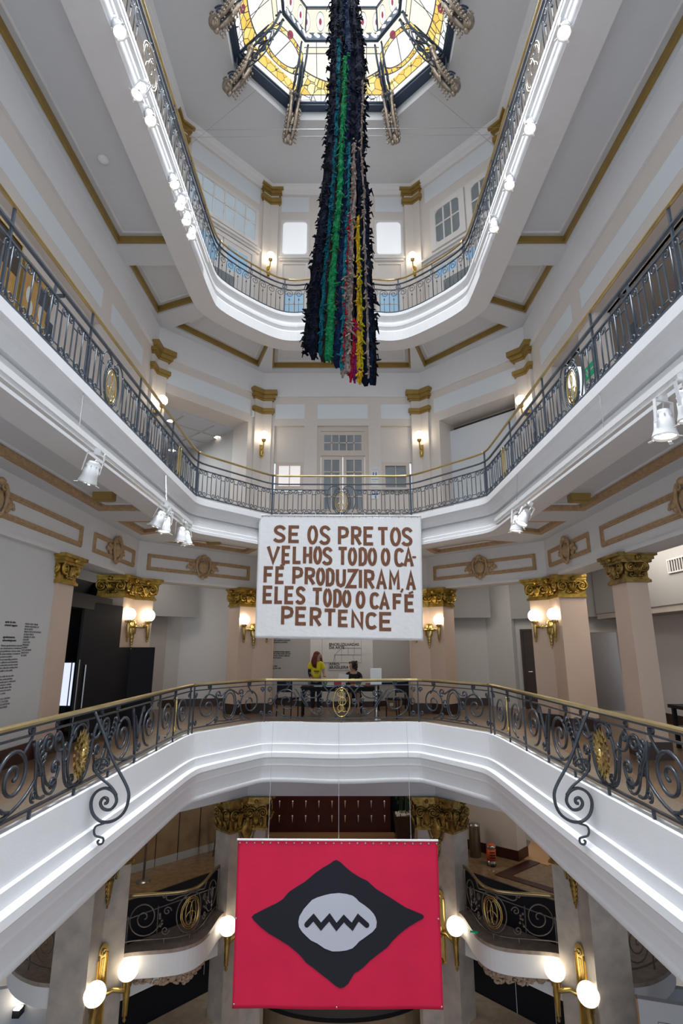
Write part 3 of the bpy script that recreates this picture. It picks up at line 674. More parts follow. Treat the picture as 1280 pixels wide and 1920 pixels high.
# ---- mezzanine storey
for f in (LS, LD, CE, RD, RS):
    mb = MB(); f.box(mb, -0.12, f.L + 0.12, -3.78, -2.95, -0.6, 0.0); struct('beam', mb, 'soffit')
mb = MB(); CE.box(mb, 0.3, 4.6, -3.02, -2.97, 0.35, 0.6); struct('trim_71', mb, 'woodtrim')
MEZ = [(-4.9, 12.85), (-2.45, 15.4), (2.45, 15.4), (4.9, 12.85)]
mb = MB(); mb.sweep(MEZ, [(-7, ZM - .22), (-0.35, ZM - .22), (-0.35, ZM), (-7, ZM)]); struct('floor', mb, 'marblefloor')
mb = MB(); mb.sweep(MEZ, [(-7, ZM - .62), (-0.45, ZM - .62), (-0.45, ZM - .22), (-7, ZM - .22)]); struct('beam', mb, 'white')
mb = MB(); mb.box(-12, 12, -4, 24, ZG - .2, ZG); struct('floor', mb, 'marblefloor')
# left marble wall with joints
f = Facet((-8.0, 15.55), (-3.4, 19.95)); mb = MB(); f.box(mb, 0, f.L, ZM + .2, -2.95, -.1, 0); struct('wall_left', mb, 'stonewall')
mb = MB(); f.box(mb, 0, f.L, ZM, ZM + .2, -.1, 0.015); struct('baseboard_left', mb, 'lilacstone')
mb = MB()
for k in range(9): f.box(mb, 0.55 + .72 * k, 0.565 + .72 * k, ZM, -2.95, 0, 0.018)
struct('trim_72', mb, 'walnut')
# dark wood screen wall at the back
mb = MB(); mb.box(-2.6, 1.75, 20.95, 21.1, ZM, -2.95); struct('wall_back', mb, 'mahogany')
mb = MB(); mb.box(-3.6, -2.62, 20.4, 20.9, ZM, -2.95); mb.box(1.75, 4.2, 20.9, 21.0, ZM, -2.95); struct('wall_back', mb, 'black')
# cream wall and passage to the right
vwall('wall_right', (3.4, 19.9), (5.35, 18.35), ZM, -2.95, 'cream'); vwall('wall_right', (5.35, 18.35), (5.75, 18.75), ZM, -2.95, 'cream')
for p, q in (((3.4, 19.9), (5.35, 18.35)), ((5.35, 18.35), (5.75, 18.75))):
    f = Facet(p, q); mb = MB(); f.box(mb, 0, f.L + .03, ZM, ZM + .28, 0, .03); struct('baseboard_right', mb, 'mahogany')
vwall('wall_right', (6.0, 20.5), (9.5, 15.5), ZM, -2.95, 'cream')
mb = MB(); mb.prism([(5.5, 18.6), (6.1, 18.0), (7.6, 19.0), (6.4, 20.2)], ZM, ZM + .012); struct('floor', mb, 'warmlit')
mb = MB(); mb.prism([(4.35, 17.35), (4.6, 17.1), (5.95, 18.2), (5.7, 18.45)], ZM, ZM + .015); mb.prism([(4.35, 17.35), (4.55, 17.52), (6.6, 15.6), (6.4, 15.4)], ZM, ZM + .014); struct('trim_73', mb, 'mahogany')
# ground storey behind: pale walls, black map panels
vwall('wall_left', (-6.6, 14.2), (-2.7, 18.4), ZG, ZM - .5, 'lilacstone'); vwall('wall_right', (2.7, 18.4), (6.6, 14.2), ZG, ZM - .5, 'lilacstone'); vwall('wall_back', (-3.2, 19.2), (3.2, 19.2), ZG, ZM - .5, 'black')
vwall('wall_left', (-7.9, 12.75), (-5.4, 13.5), ZG, ZM - .5, 'lilacstone'); vwall('wall_right', (5.4, 13.5), (7.9, 12.75), ZG, ZM - .5, 'lilacstone'); vwall('wall_left', (-8.5, 14.6), (-8.5, 5), ZG, ZM - .5, 'lilacstone'); vwall('wall_right', (8.5, 5), (8.5, 14.6), ZG, -3, 'lilacstone'); vwall('wall_left', (-8.6, 5), (-8.6, 15), ZM, -3, 'stonewall')
# ================================================================== RAILINGS
def maptube(mb, path, uv, r, w=0.0, n=5, closed=False, flat=1.0):
    pts = []
    for q in uv:
        x, y = path.at(q[0], w + (q[2] if len(q) > 2 else 0.0)); pts.append((x, y, q[1]))
    mb.tube(pts, r, n, closed, flat=flat)
def rail_tube(path, u0, u1, z, r, name, m, parent, n=8, flat=1.0):
    mb = MB(); mb.tube([(x, y, z) for x, y in path.pts(u0, u1, 0, 0.15)], r, n, flat=flat); return mb.build(name, m, parent, True)
def rail_bar(path, u0, u1, z0, z1, hw, name, m, parent):
    mb = MB(); mb.sweep(path.pts(u0, u1, 0, 0.15), [(-hw, z0), (hw, z0), (hw, z1), (-hw, z1)]); return mb.build(name, m, parent)
def post(path, u, z0, z1, r, m, parent, name='post'):
    x, y = path.at(u); mb = MB(); mb.box(x - r, x + r, y - r, y + r, z0, z1); return mb.build(name, m, parent)
def oval(cu, cv, a, b_, n=22, a0=0.0): return [(cu + a * math.cos(a0 + 2 * PI * k / n), cv + b_ * math.sin(a0 + 2 * PI * k / n)) for k in range(n)]

PA3, PA2, PA4 = Path(P3), Path(P2), Path(P4)
# ---- level 3: bars ending in paired scrolls
def scroll_bar_unit(path, u, zb, zt, parent, m='iron'):
    mb = MB(); hw, ra = 0.135, 0.062
    for sg in (-1, 1):
        top = [(u + sg * (-(hw) + (c[0])), c[1]) for c in spiral(ra, zt - ra, ra, 0.016, PI, -1.4 * PI)]
        bot = [(u + sg * (-(hw) + (c[0])), c[1]) for c in spiral(ra, zb + ra, ra, 0.016, PI, 3.4 * PI)]
        maptube(mb, path, bot[::-1] + top, 0.0105)
    maptube(mb, path, [(u, zb + 0.02), (u, zt - 0.02)], 0.0105)
    for z in (zb + 0.075, zt - 0.115):
        maptube(mb, path, [(u + hw, z), (u + 0.39 - hw, z)], 0.009)
    return mb.build('scroll_baluster', m, parent, True)
def medallion3(path, u, zb, zt, parent, side):
    mb = MB(); cz = (zb + zt) / 2 - 0.02
    a, h = 0.165, 0.25
    for sg in (-1, 1):
        maptube(mb, path, [(u + sg * (0.235 * math.sin(t)), cz + 0.03 - 0.36 * math.cos(t)) for t in [0.12 * PI + 0.76 * PI * k / 14 for k in range(15)]], 0.012)
        maptube(mb, path, [(u + sg * c[0], c[1]) for c in spiral(0.10, zt - 0.01, 0.085, 0.02, -0.4 * PI, 1.9 * PI)], 0.011)
        maptube(mb, path, [(u + sg * c[0], c[1]) for c in bez((0.03, zt + 0.02), (0.10, zt + 0.16), (0.30, zt + 0.14), (0.34, zt))], 0.012)
        maptube(mb, path, [(u + sg * c[0], c[1]) for c in bez((0.34, zt), (0.38, zt - .2), (0.38, zb + .2), (0.27, zb + 0.02))], 0.012)
        for z in (-0.17, 0.17): maptube(mb, path, [(u + sg * (0.19 + c[0]), cz + z + c[1]) for c in oval(0, 0, 0.03, 0.03, 8)], 0.009, closed=True)
        maptube(mb, path, [(u + sg * c[0], c[1]) for c in spiral(0.055, zb + 0.05, 0.05, 0.015, -0.5 * PI, 1.6 * PI)], 0.010)
    maptube(mb, path, oval(u, cz, a + 0.035, h + 0.035), 0.012, closed=True)
    o = mb.build('medallion', 'iron', parent, True)
    mb = MB(); maptube(mb, path, oval(u, cz, a, h), 0.012, closed=True); mb.build('gilt_oval', 'brass', o, True)
    mb = MB()
    for sg in (-1, 1):
        maptube(mb, path, [(u + sg * x, cz + z) for x, z in bez((0, -h + .02), (0.16, -0.12), (-0.14, 0.10), (0.02, h - .02))], 0.008)
        maptube(mb, path, [(u + sg * (0.06 + x), cz - 0.06 + z) for x, z in spiral(0, 0, 0.075, 0.03, -0.6 * PI, 0.7 * PI)], 0.008)
    mb.build('gilt_monogram', 'brass', o, True)
def railing3(label, u0, u1, meds, kind):
    x, y = PA3.at((u0 + u1) / 2); t = thing('balcony_railing', label, 'railing', (x, y, 3.26), 'railings of the second gallery up')
    zb, zt = 3.34, 3.95
    rail_tube(PA3, u0, u1, 4.34, 0.026, 'handrail', 'brassrail', t); rail_bar(PA3, u0, u1, 4.10, 4.125, 0.022, 'mid_rail', 'iron', t)
    segs = [u0] + [v for m_ in meds for v in (m_ - 0.36, m_ + 0.36)] + [u1]
    for k in range(0, len(segs), 2):
        rail_bar(PA3, segs[k], segs[k + 1], 3.945, 3.968, 0.014, 'panel_rail', 'iron', t)
        L = segs[k + 1] - segs[k]; n = max(1, int(round((L - 0.05) / 0.39)))
        for i in range(n): scroll_bar_unit(PA3, segs[k] + L * (i + 0.5) / n, zb, zt, t)
    rail_bar(PA3, u0, u1, 3.31, 3.335, 0.016, 'bottom_rail', 'iron', t)
    for m_ in meds: medallion3(PA3, m_, zb, zt, t, kind)
    L = u1 - u0; n = max(1, int(round(L / 1.85)))
    for i in range(n + 1):
        uu = u0 + L * i / n
        if any(abs(uu - m_) < 0.4 for m_ in meds): continue
        post(PA3, min(max(uu, u0 + .01), u1 - .01), 3.255, 4.33, 0.013, 'iron', t)
    return t
f3 = [PA3.near(x, y) for x, y in ((-3.32, 1.0), (-3.32, 11.75), (-1.8, 13.5), (1.8, 13.5), (3.32, 11.75), (3.32, 1.0))]
r3 = []
r3.append(railing3('blue-grey iron railing with brass handrail, left long side above the left light track', f3[0], f3[1], [PA3.near(-3.32, 7.1)], 'l'))
r3.append(railing3('short blue-grey bar railing in front of the dark opening with downlights', f3[1], f3[2], [], 'd'))
r3.append(railing3('blue-grey bar railing above the white lettered banner, gilt oval in the middle', f3[2], f3[3], [(f3[2] + f3[3]) / 2], 'c'))
r3.append(railing3('short blue-grey bar railing in front of the opening closed by a white panel', f3[3], f3[4], [], 'd'))
r3.append(railing3('blue-grey iron railing with brass handrail, right long side above the right light track', f3[4], f3[5], [PA3.near(3.32, 7.1)], 'l'))
# slim gilt ornament set in the long-side railings
for sg, par in ((-1, r3[0]), (1, r3[4])):
    mb = MB(); uu = PA3.near(sg * 3.32, 10.36)
    for k in (-1, 1):
        maptube(mb, PA3, [(uu + k * .07 + x, z) for x, z in [(0.025 * math.cos(t), 3.66 + 0.30 * math.sin(t)) for t in [2 * PI * q / 20 for q in range(20)]]], 0.011, 0.015, closed=True)
    mb.build('gilt_loops', 'brassrail', par, True)
# iron braces from the gallery floor to the railing
for k, (sg, y, lab) in enumerate(((-1, 5.72, 'dark hooked steel brace behind the upper left railing, nearest the left edge'), (-1, 9.1, 'dark hooked steel brace behind the left railing beside the globe lamp'),
                                  (1, 5.72, 'dark hooked steel brace behind the upper right railing, nearest the right edge'), (1, 9.1, 'dark hooked steel brace behind the right railing beside the globe lamp'))):
    t = thing('railing_brace', lab, 'brace', (sg * 3.5, y, 3.22), 'steel railing braces')
    mb = MB(); mb.box(sg * 3.5 - .02, sg * 3.5 + .02, y - .045, y + .045, 3.22, 3.76); mb.build('upright', 'iron', t)
    mb = MB(); mb.tube([(sg * 3.5, y, 3.74), (sg * 3.5, y + .02, 3.70), (sg * 3.5, y - .06, 3.72), (sg * 3.48, y - .09, 3.80), (sg * 3.46, y - .08, 3.95), (sg * 3.44, y - .07, 4.28)], 0.024, 4); mb.build('hook', 'iron', t)
    mb = MB(); mb.box(*sorted((sg * 3.33, sg * 3.46)), y - .09, y - .05, 4.07, 4.10); mb.build('clip', 'iron', t)

# ---- level 4: arched crooks
def crook(path, u, zb, zt, parent):
    mb = MB(); r = 0.125
    maptube(mb, path, [(u - r, zb), (u - r, zt - r)] + spiral(u, zt - r, r, 0.028, PI, -2.1 * PI, 22)[1:], 0.009)
    maptube(mb, path, [(u, zb), (u, zt - 0.33)], 0.007)
    x, y = path.at(u); mb.ball((x, y, zt - 0.315), 0.022, 6, 4); mb.ball((x, y, zt - 0.275), 0.013, 6, 4)
    return mb.build('crook_baluster', 'iron', parent, True)
def railing4(label, u0, u1, meds):
    x, y = PA4.at((u0 + u1) / 2); t = thing('balcony_railing', label, 'railing', (x, y, 9.22), 'railings of the top gallery')
    zb, zt = 9.29, 10.0
    rail_tube(PA4, u0, u1, 10.34, 0.027, 'handrail', 'brassrail', t); rail_bar(PA4, u0, u1, 10.16, 10.185, 0.022, 'mid_rail', 'iron', t)
    rail_bar(PA4, u0, u1, zt - .005, zt + .018, 0.013, 'panel_rail', 'iron', t); rail_bar(PA4, u0, u1, 9.26, 9.285, 0.016, 'bottom_rail', 'iron', t)
    L = u1 - u0; n = int(round(L / 0.27))
    for i in range(n):
        uu = u0 + L * (i + .5) / n
        if any(abs(uu - m_) < 0.36 for m_ in meds): continue
        crook(PA4, uu, zb, zt, t)
    n = max(1, int(round(L / 1.2)))
    for i in range(n + 1):
        uu = min(max(u0 + L * i / n, u0 + .01), u1 - .01)
        mb = MB(); maptube(mb, PA4, oval(uu, 10.088, 0.06, 0.066, 12), 0.008, closed=True); mb.build('ring', 'iron', t, True)
        if not any(abs(uu - m_) < 0.36 for m_ in meds): post(PA4, uu, 9.215, 10.33, 0.010, 'iron', t)
    for m_ in meds:
        mb = MB()
        maptube(mb, PA4, oval(m_, 9.64, 0.33, 0.35), 0.014, closed=True); maptube(mb, PA4, oval(m_, 9.64, 0.28, 0.31), 0.010, closed=True)
        o = mb.build('medallion', 'bronze', t, True)
        mb = MB()
        for sg in (-1, 1):
            maptube(mb, PA4, [(m_ + sg * x, z) for x, z in spiral(0.12, 9.82, 0.10, 0.02, PI, -1.6 * PI)], 0.010)
            maptube(mb, PA4, [(m_ + sg * x, z) for x, z in bez((0.02, 9.80), (0.05, 9.6), (0.24, 9.55), (0.16, 9.36))], 0.010)
        maptube(mb, PA4, oval(m_, 9.60, 0.085, 0.10, 14), 0.010, closed=True)
        mb.build('gilt_monogram', 'bronze', o, True)
    return t
f4 = [PA4.near(x, y) for x, y in ((-3.28, 1.0), (-3.25, 12.0), (-1.6, 13.5), (1.6, 13.5), (3.25, 12.0), (3.28, 1.0))]
railing4('topmost iron railing, left long side above the row of left spotlights', f4[0], f4[1], [PA4.near(-3.28, 7.1)])
railing4('topmost iron crook railing, short left stretch under the wide window', f4[1], f4[2], [])
railing4('topmost iron crook railing, curved middle stretch behind the hanging textile', f4[2], f4[3], [])
railing4('topmost iron crook railing, short right stretch below the rounded windows', f4[3], f4[4], [])
railing4('topmost iron railing, right long side above the row of right spotlights', f4[4], f4[5], [PA4.near(3.28, 7.1)])

# ---- main gallery: heavy scrollwork
ZB, ZT = -1.585, -0.885
def scr(path, curves, parent, name='scroll', m='iron2', r=0.0165, w=0.0):
    for c in curves:
        mb = MB(); maptube(mb, path, c, r, w, 6); mb.build(name, m, parent, True)
def big_spiral(u, s, ztop=ZT, zbot=ZB, turns=1.9):     # rises from the bottom rail, round the field and into its centre
    c = (ztop + zbot) / 2; r = (ztop - zbot) / 2 - 0.015
    return [(u + s * x, z) for x, z in spiral(0, c, r, 0.03, -0.5 * PI, -0.5 * PI + 2 * PI * turns, 40)]
def small(u, z, s, r, a0=-0.5, turns=1.25, up=1): return [(u + s * x, z + up * y) for x, y in spiral(0, 0, r, 0.014, a0 * PI, (a0 + 2 * turns) * PI, 16)]
def finial(u, s): return [(u + s * x, z) for x, z in bez((0.10, ZT - .16), (0.0, ZT - .06), (-0.05, ZT), (-0.05, ZT + .05), 6)[:-1] + spiral(0, ZT + 0.055, 0.05, 0.014, PI, -1.3 * PI, 14)]
def railing2(label, u0, u1):
    x, y = PA2.at((u0 + u1) / 2); t = thing('balcony_railing', label, 'railing', (x, y, -1.69), 'wrought iron railings of the main gallery')
    mb = MB(); mb.sweep(PA2.pts(u0, u1, 0, .12), [(-0.035, -0.775), (0.035, -0.775), (0.038, -0.75), (0.02, -0.735), (-0.02, -0.735), (-0.038, -0.75)]); mb.build('handrail', 'brassrail', t)
    rail_bar(PA2, u0, u1, -0.80, -0.776, 0.026, 'rail_core', 'iron2', t)
    rail_bar(PA2, u0, u1, -0.885, -0.865, 0.015, 'upper_rail', 'iron2', t); rail_bar(PA2, u0, u1, -1.605, -1.583, 0.018, 'bottom_rail', 'iron2', t)
    return t
def rosette(u, z, a, h, parent):
    m0 = MB(); x0, y0 = PA2.at(u, 0.02)
    x1, y1 = PA2.at(u + 0.1, 0.02); d = Vector((x1 - x0, y1 - y0, 0)).normalized(); nn = Vector((d.y, -d.x, 0))
    for ring, (nr, k0, k1, wd, dep) in enumerate(((16, .45, 1.0, .17, .0), (14, .25, .8, .15, .015), (10, .1, .5, .12, .03))):
        for i in range(nr):
            an = 2 * PI * (i + .5 * ring) / nr; c, s_ = math.cos(an), math.sin(an)
            q = lambda r_, tt, dd: Vector((x0, y0, z)) + d * (a * (r_ * c - tt * s_)) + Vector((0, 0, h * (r_ * s_ + tt * c))) + nn * dd
            m0.add([q(k0, 0, dep), q((k0 + k1) / 2, wd, dep + .012), q(k1, 0, dep + .025), q((k0 + k1) / 2, -wd, dep + .012), q((k0 + k1) / 2, 0, dep + .03)], [(0, 1, 4), (1, 2, 4), (2, 3, 4), (3, 0, 4)])
    o = m0.build('gilt_sunflower', 'brass', parent)
    m1 = MB(); m1.ball((x0 + nn.x * .04, y0 + nn.y * .04, z), .045, 8, 6, (1, 1, 1.4)); m1.build('flower_centre', 'brass', o, True)
def leafspray(u, z0, z1, s, parent):
    mb = MB()
    maptube(mb, PA2, [(u + s * x, z) for x, z in bez((0, z0), (0.05, z0 + .2), (0.13, z1 - .25), (0.17, z1))], [0.03] + [0.026] * 11 + [0.012], 0.02, 6)
    for k in range(5):
        zz = z0 + (z1 - z0) * (.25 + .15 * k); uu = u + s * (.03 + .03 * k)
        maptube(mb, PA2, [(uu, zz), (uu - s * .05, zz + .05), (uu - s * .085, zz + .03)], [.018, .014, .004], 0.03, 5)
    return mb.build('acanthus_leaf', 'iron2', parent, True)
# middle stretch
ca, cb = PA2.near(-1.83, 13.2), PA2.near(1.83, 13.2); cm = (ca + cb) / 2
RC = railing2('black scrollwork railing of the middle, gilt oval before the reception table', ca, cb)
mb = MB(); maptube(mb, PA2, oval(cm, -1.245, 0.19, 0.315, 28), 0.014, 0.01, closed=True); g_ = mb.build('gilt_oval', 'brass', RC, True)
mb = MB()
for k, (dz, rr) in enumerate(((0.19, .075), (0.02, .085), (-.13, .07))): maptube(mb, PA2, oval(cm + (.02 if k % 2 else -.02), -1.245 + dz, rr, rr, 14), .011, .012, closed=True)
maptube(mb, PA2, [(cm + x, -1.245 + z) for x, z in bez((-.10, -.22), (.10, -.28), (-.12, .1), (.03, .28))], .011, .012); maptube(mb, PA2, [(cm + x, -1.245 + z) for x, z in bez((.10, -.2), (-.10, -.28), (.14, .1), (-.03, .28))], .011, .012)
mb.build('gilt_monogram', 'brass', g_, True)
for s in (-1, 1):
    u = cm
    scr(PA2, [[(u + s * x, z) for x, z in bez((.06, ZB + .03), (.42, ZB + .06), (.42, ZT - .03), (.08, ZT - .01), 16) + spiral(.10, ZT - .09, .08, .015, .5 * PI, 2.8 * PI)]], RC)
    scr(PA2, [[(u + s * x, z) for x, z in spiral(.10, ZB + .08, .07, .015, -PI * .4, 2.2 * PI)]], RC)
    scr(PA2, [big_spiral(u + s * 1.28, s)], RC)
    scr(PA2, [[(u + s * x, z) for x, z in bez((1.10, ZT - .06), (.95, ZT - .25), (.80, ZB + .1), (.52, ZB + .05), 14) + bez((.52, ZB + .05), (.38, ZB + .04), (.36, ZB + .22), (.50, ZB + .24), 8)]], RC)
    leafspray(u + s * .78, ZB + .22, ZT - .1, s, RC)
    scr(PA2, [small(u + s * .52, ZB + .14, s, .085), small(u + s * .78, ZT - .18, s, .085), small(u + s * .48, ZT - .32, -s, .06)], RC)
    scr(PA2, [[(u + s * x, z) for x, z in bez((.86, ZT - .2), (.78, ZT - .32), (.52, ZT - .3), (.46, ZT - .12), 10)]], RC)
    scr(PA2, [[(u + s * (.30 + x), z) for x, z in oval(0, -1.24, .05, .05, 12)] + [(u + s * .35, -1.24)]], RC)
    scr(PA2, [finial(u + s * 1.27, s), finial(u + s * .38, -s)], RC)
    scr(PA2, [small(u + s * 1.68, ZT - .08, s, .06), small(u + s * 1.68, ZB + .08, -s, .06)], RC)
    scr(PA2, [[(u + s * (1.66 + x), z) for x, z in oval(0, -1.235, .055, .075, 12)] + [(u + s * 1.715, -1.235)]], RC)
    post(PA2, u + s * 1.80, -1.70, -.80, .014, 'iron2', RC)
post(PA2, cm, -1.70, -1.58, .014, 'iron2', RC)
# diagonal stretches
def oval_bay(t, u, s=1):
    for k, (a, h) in enumerate(((.20, .31), (.15, .25))):
        mb = MB(); maptube(mb, PA2, oval(u, -1.235, a, h, 26), .0145, closed=True); mb.build('oval_ring', 'iron2', t, True)
    for q in (-1, 1):
        scr(PA2, [[(u + q * x, z) for x, z in bez((.0, ZB + .05), (.16, ZB), (.30, ZB + .1), (.40, ZB + .02), 10)], [(u + q * (.255 + x), z) for x, z in oval(0, -1.235, .05, .075, 12)] + [(u + q * .305, -1.235)]], t)
        scr(PA2, [small(u + q * .33, ZT - .11, q, .085), small(u + q * .36, ZB + .1, q, .06), [(u + q * x, z) for x, z in bez((0, ZT - .05), (.06, ZT - .01), (.16, ZT - .10), (.27, ZT - .15), 8)]], t)
    x, y = PA2.at(u); mb = MB(); mb.ball((x, y, ZT - .035), .03, 8, 6); mb.build('bud', 'iron2', t, True)
for sg, lab in ((-1, 'black scrollwork railing on the left diagonal, between the dark booth and the middle'), (1, 'black scrollwork railing on the right diagonal, before the brown service door')):
    ua, ub = (PA2.near(-3.02, 11.50), ca) if sg < 0 else (cb, PA2.near(3.02, 11.50))
    t = railing2(lab, ua, ub); um = (ua + ub) / 2; L = (ub - ua) / 2
    oval_bay(t, um)
    for q in (-1, 1):
        scr(PA2, [big_spiral(um + q * (L - .42), -q)], t); scr(PA2, [finial(um + q * (L - .45), q)], t)
        scr(PA2, [small(um + q * (L - .07), ZT - .08, q, .05), small(um + q * (L - .07), ZB + .09, -q, .05)], t)
    uo = ua if sg < 0 else ub
    post(PA2, uo, -1.70, -.80, .014, 'iron2', t)
# long sides, mirrored about the sunflower
def side2(lab, sg):
    P = lambda y: PA2.near(sg * 3.1, y)
    u0, u1 = sorted((P(1.4), PA2.near(sg * 3.02, 11.40)))
    t = railing2(lab, u0, u1); cu = P(6.88)
    far = 1 if sg < 0 else -1              # direction of u away from the camera
    x, y = PA2.at(cu)
    mb = MB(); maptube(mb, PA2, oval(cu, -1.24, .235, .335, 28), .019, closed=True); mb.build('oval_ring', 'iron2', t, True)
    rosette(cu, -1.24, .205, .30, t)
    for q in (-1, 1):
        k = q * far
        U = lambda d: cu + k * d
        C = lambda pts: [(U(a), z) for a, z in pts]
        scr(PA2, [C(bez((.08, ZB + .02), (.40, ZB + .0), (.26, ZT - .1), (.52, ZT - .03), 16) )], t, r=.019)
        scr(PA2, [C(bez((.05, ZT - .0), (.14, ZT + .03), (.22, ZT - .04), (.18, ZT - .12), 8) + spiral(.13, ZT - .12, .05, .014, 0, -1.6 * PI)), C(spiral(.10, ZB + .09, .07, .015, -.5 * PI, 1.9 * PI))], t, r=.017)
        scr(PA2, [C(bez((.30, ZT - .18), (.40, ZT - .30), (.56, ZT - .24), (.56, ZT - .10), 10) + spiral(.50, ZT - .10, .06, .014, 0, 2.2 * PI))], t, r=.017)
        scr(PA2, [C([(.50, ZT)] + bez((.52, ZT + .0), (.60, ZT + .02), (.58, ZT + .09), (.53, ZT + .07), 6) + spiral(.55, ZT + .05, .03, .012, PI, -PI))], t, r=.014)
        mb = MB(); maptube(mb, PA2, [(U(.30) + a, z) for a, z in oval(0, -1.20, .055, .065, 12)], .012, closed=True); mb.build('ring', 'iron2', t, True)
        # c-scrolls between sunflower and spiral
        scr(PA2, [C(spiral(.50, -1.29, .085, .016, 1.1 * PI, -1.2 * PI)[::-1] + bez((.42, -1.26), (.40, -1.48), (.62, -1.54), (.72, -1.30), 10) + bez((.72, -1.30), (.84, -1.02), (.80, ZT - .04), (.68, ZT - .04), 8) + spiral(.68, ZT - .13, .09, .016, .5 * PI, 2.6 * PI))], t, r=.018)
        scr(PA2, [C(spiral(.52, ZB + .13, .075, .015, PI, -1.1 * PI)[::-1] + bez((.445, ZB + .13), (.46, ZB + .01), (.62, ZB + .01), (.70, ZB + .16), 8) + [(.80, ZB + .42)])], t, r=.016)
        leafspray(U(.80), ZB + .28, ZT - .05, k, t)
        scr(PA2, [big_spiral(U(1.27), k, ZT - .02, ZB + .04, 1.95)], t, r=.02)
        scr(PA2, [C(bez((.66, ZB + .05), (.95, ZB + .0), (.80, ZB + .4), (.98, ZT - .08), 12)), C(bez((.72, -1.1), (.9, -1.45), (1.1, ZB + .0), (1.7, ZB + .01), 12))], t, r=.018)
        scr(PA2, [C([(x_, z_) for x_, z_ in [(1.05 + a, z) for a, z in finial(0, 1)]])], t, r=.017)
        scr(PA2, [C(spiral(.86, ZB + .10, .06, .014, -.5 * PI, 2 * PI))], t, r=.015)
        # leafy vee between the two big spirals
        for e in (-1, 1):
            scr(PA2, [C(bez((1.78, ZB + .02), (1.80 + e * .05, -1.3), (1.80 + e * .14, -1.1), (1.80 + e * .20, ZT - .02), 12))], t, r=.02)
            mb = MB(); maptube(mb, PA2, C(bez((1.79, ZB + .25), (1.79 + e * .03, -1.2), (1.79 + e * .09, -1.05), (1.79 + e * .12, ZT - .12), 8)), [.024, .028, .026, .022, .018, .015, .012, .01, .006], .02, 6); mb.build('acanthus_leaf', 'iron2', t, True)
        mb = MB(); x_, y_ = PA2.at(U(1.79)); mb.ball((x_, y_, ZB + .22), .035, 8, 6); mb.build('bud', 'iron2', t, True)
        scr(PA2, [big_spiral(U(2.33), -k, ZT - .02, ZB + .04, 1.95)], t, r=.019); scr(PA2, [C([(2.36 + a, z) for a, z in finial(0, -1)])], t, r=.016)
        scr(PA2, [C(spiral(1.92, ZB + .12, .085, .015, PI, 3.2 * PI)), C(spiral(2.02, ZT - .07, .05, .014, .5 * PI, -1.4 * PI))], t, r=.015)
        # paired spirals round a slender gilt stem
        for e, d in ((1, 3.15), (-1, 4.05)):
            scr(PA2, [big_spiral(U(d), e * k, ZT - .02, ZB + .03, 1.9)], t, r=.017)
        for d in (2.76, 3.60, 4.45):
            if U(d) < u0 + .02 or U(d) > u1 - .02: continue
            post(PA2, U(d), -1.70, -.80, .013, 'iron2', t)
            scr(PA2, [C(spiral(d - .06, ZT - .07, .05, .013, 0, 2.2 * PI)), C(spiral(d + .06, ZB + .09, .05, .013, PI, 3.2 * PI))], t, r=.013)
        mb = MB(); x_, y_ = PA2.at(U(3.60), .022)
        mb.lathe((x_, y_, 0), [(.004, -1.53), (.03, -1.50), (.034, -1.45), (.012, -1.41), (.008, -1.2), (.020, -1.12), (.026, -1.0), (.016, -.94), (.004, -.91)], 8); mb.build('gilt_stem', 'brass', t, True)
        scr(PA2, [C([(3.60 + a, z) for a, z in finial(0, 1)])], t, r=.015)
    for d in (0, .9, 1.8):
        for q in ((-1, 1) if d else (1,)): post(PA2, cu + q * d, -1.70, -1.59, .014, 'iron2', t)
    # big S-shaped brace that hangs over the fascia
    ub_ = cu + far * .30
    def B(w, z): x2, y2 = PA2.at(ub_); n2 = PA2.at(ub_, 1.0); return (x2 + (n2[0] - x2) * w, y2 + (n2[1] - y2) * w, z)
    def smooth(p):
        q = [p[0]]
        for k in range(len(p) - 1):
            p0, p1, p2, p3 = p[max(k - 1, 0)], p[k], p[k + 1], p[min(k + 2, len(p) - 1)]
            for s_ in (.25, .5, .75, 1.0): q.append(tuple(.5 * (2 * p1[i] + (p2[i] - p0[i]) * s_ + (2 * p0[i] - 5 * p1[i] + 4 * p2[i] - p3[i]) * s_ * s_ + (3 * p1[i] - p0[i] - 3 * p2[i] + p3[i]) * s_ ** 3) for i in (0, 1)))
        return [B(*k) for k in q]
    mb = MB(); mb.tube(smooth([(.01, -.79), (0.160, -1.070), (0.310, -1.370), (0.505, -1.660), (0.540, -1.800), (0.495, -1.950), (0.375, -2.040), (0.235, -2.050), (0.125, -1.970), (0.085, -1.840), (0.130, -1.730), (0.245, -1.680), (0.355, -1.730), (0.395, -1.830), (0.335, -1.915), (0.245, -1.910), (0.200, -1.850), (0.230, -1.790), (0.280, -1.800), (0.280, -1.845), (0.250, -1.850)]), .019, 6)
    o = mb.build('brace', 'iron2', t, True)
    mb = MB(); mb.tube(smooth([(0.200, -1.500), (0.150, -1.480), (0.160, -1.420), (0.230, -1.420), (0.260, -1.400), (0.200, -1.350), (0.110, -1.370), (0.080, -1.450), (0.140, -1.540), (0.305, -1.660), (0.390, -1.760)]), .016, 6); mb.build('brace_curl', 'iron2', o, True)
    mb = MB(); mb.tube(smooth([(0.305, -2.055), (0.245, -2.075), (0.175, -2.100), (0.155, -2.150), (0.175, -2.200), (0.225, -2.215), (0.275, -2.230), (0.275, -2.280), (0.230, -2.295), (0.210, -2.265), (0.230, -2.250)]), .013, 6); mb.build('brace_tail', 'iron2', o, True)
    mb = MB(); mb.tube([B(.05, -1.86), B(-.02, -1.86)], .012, 4); mb.build('brace_pin', 'iron2', o)
    return t
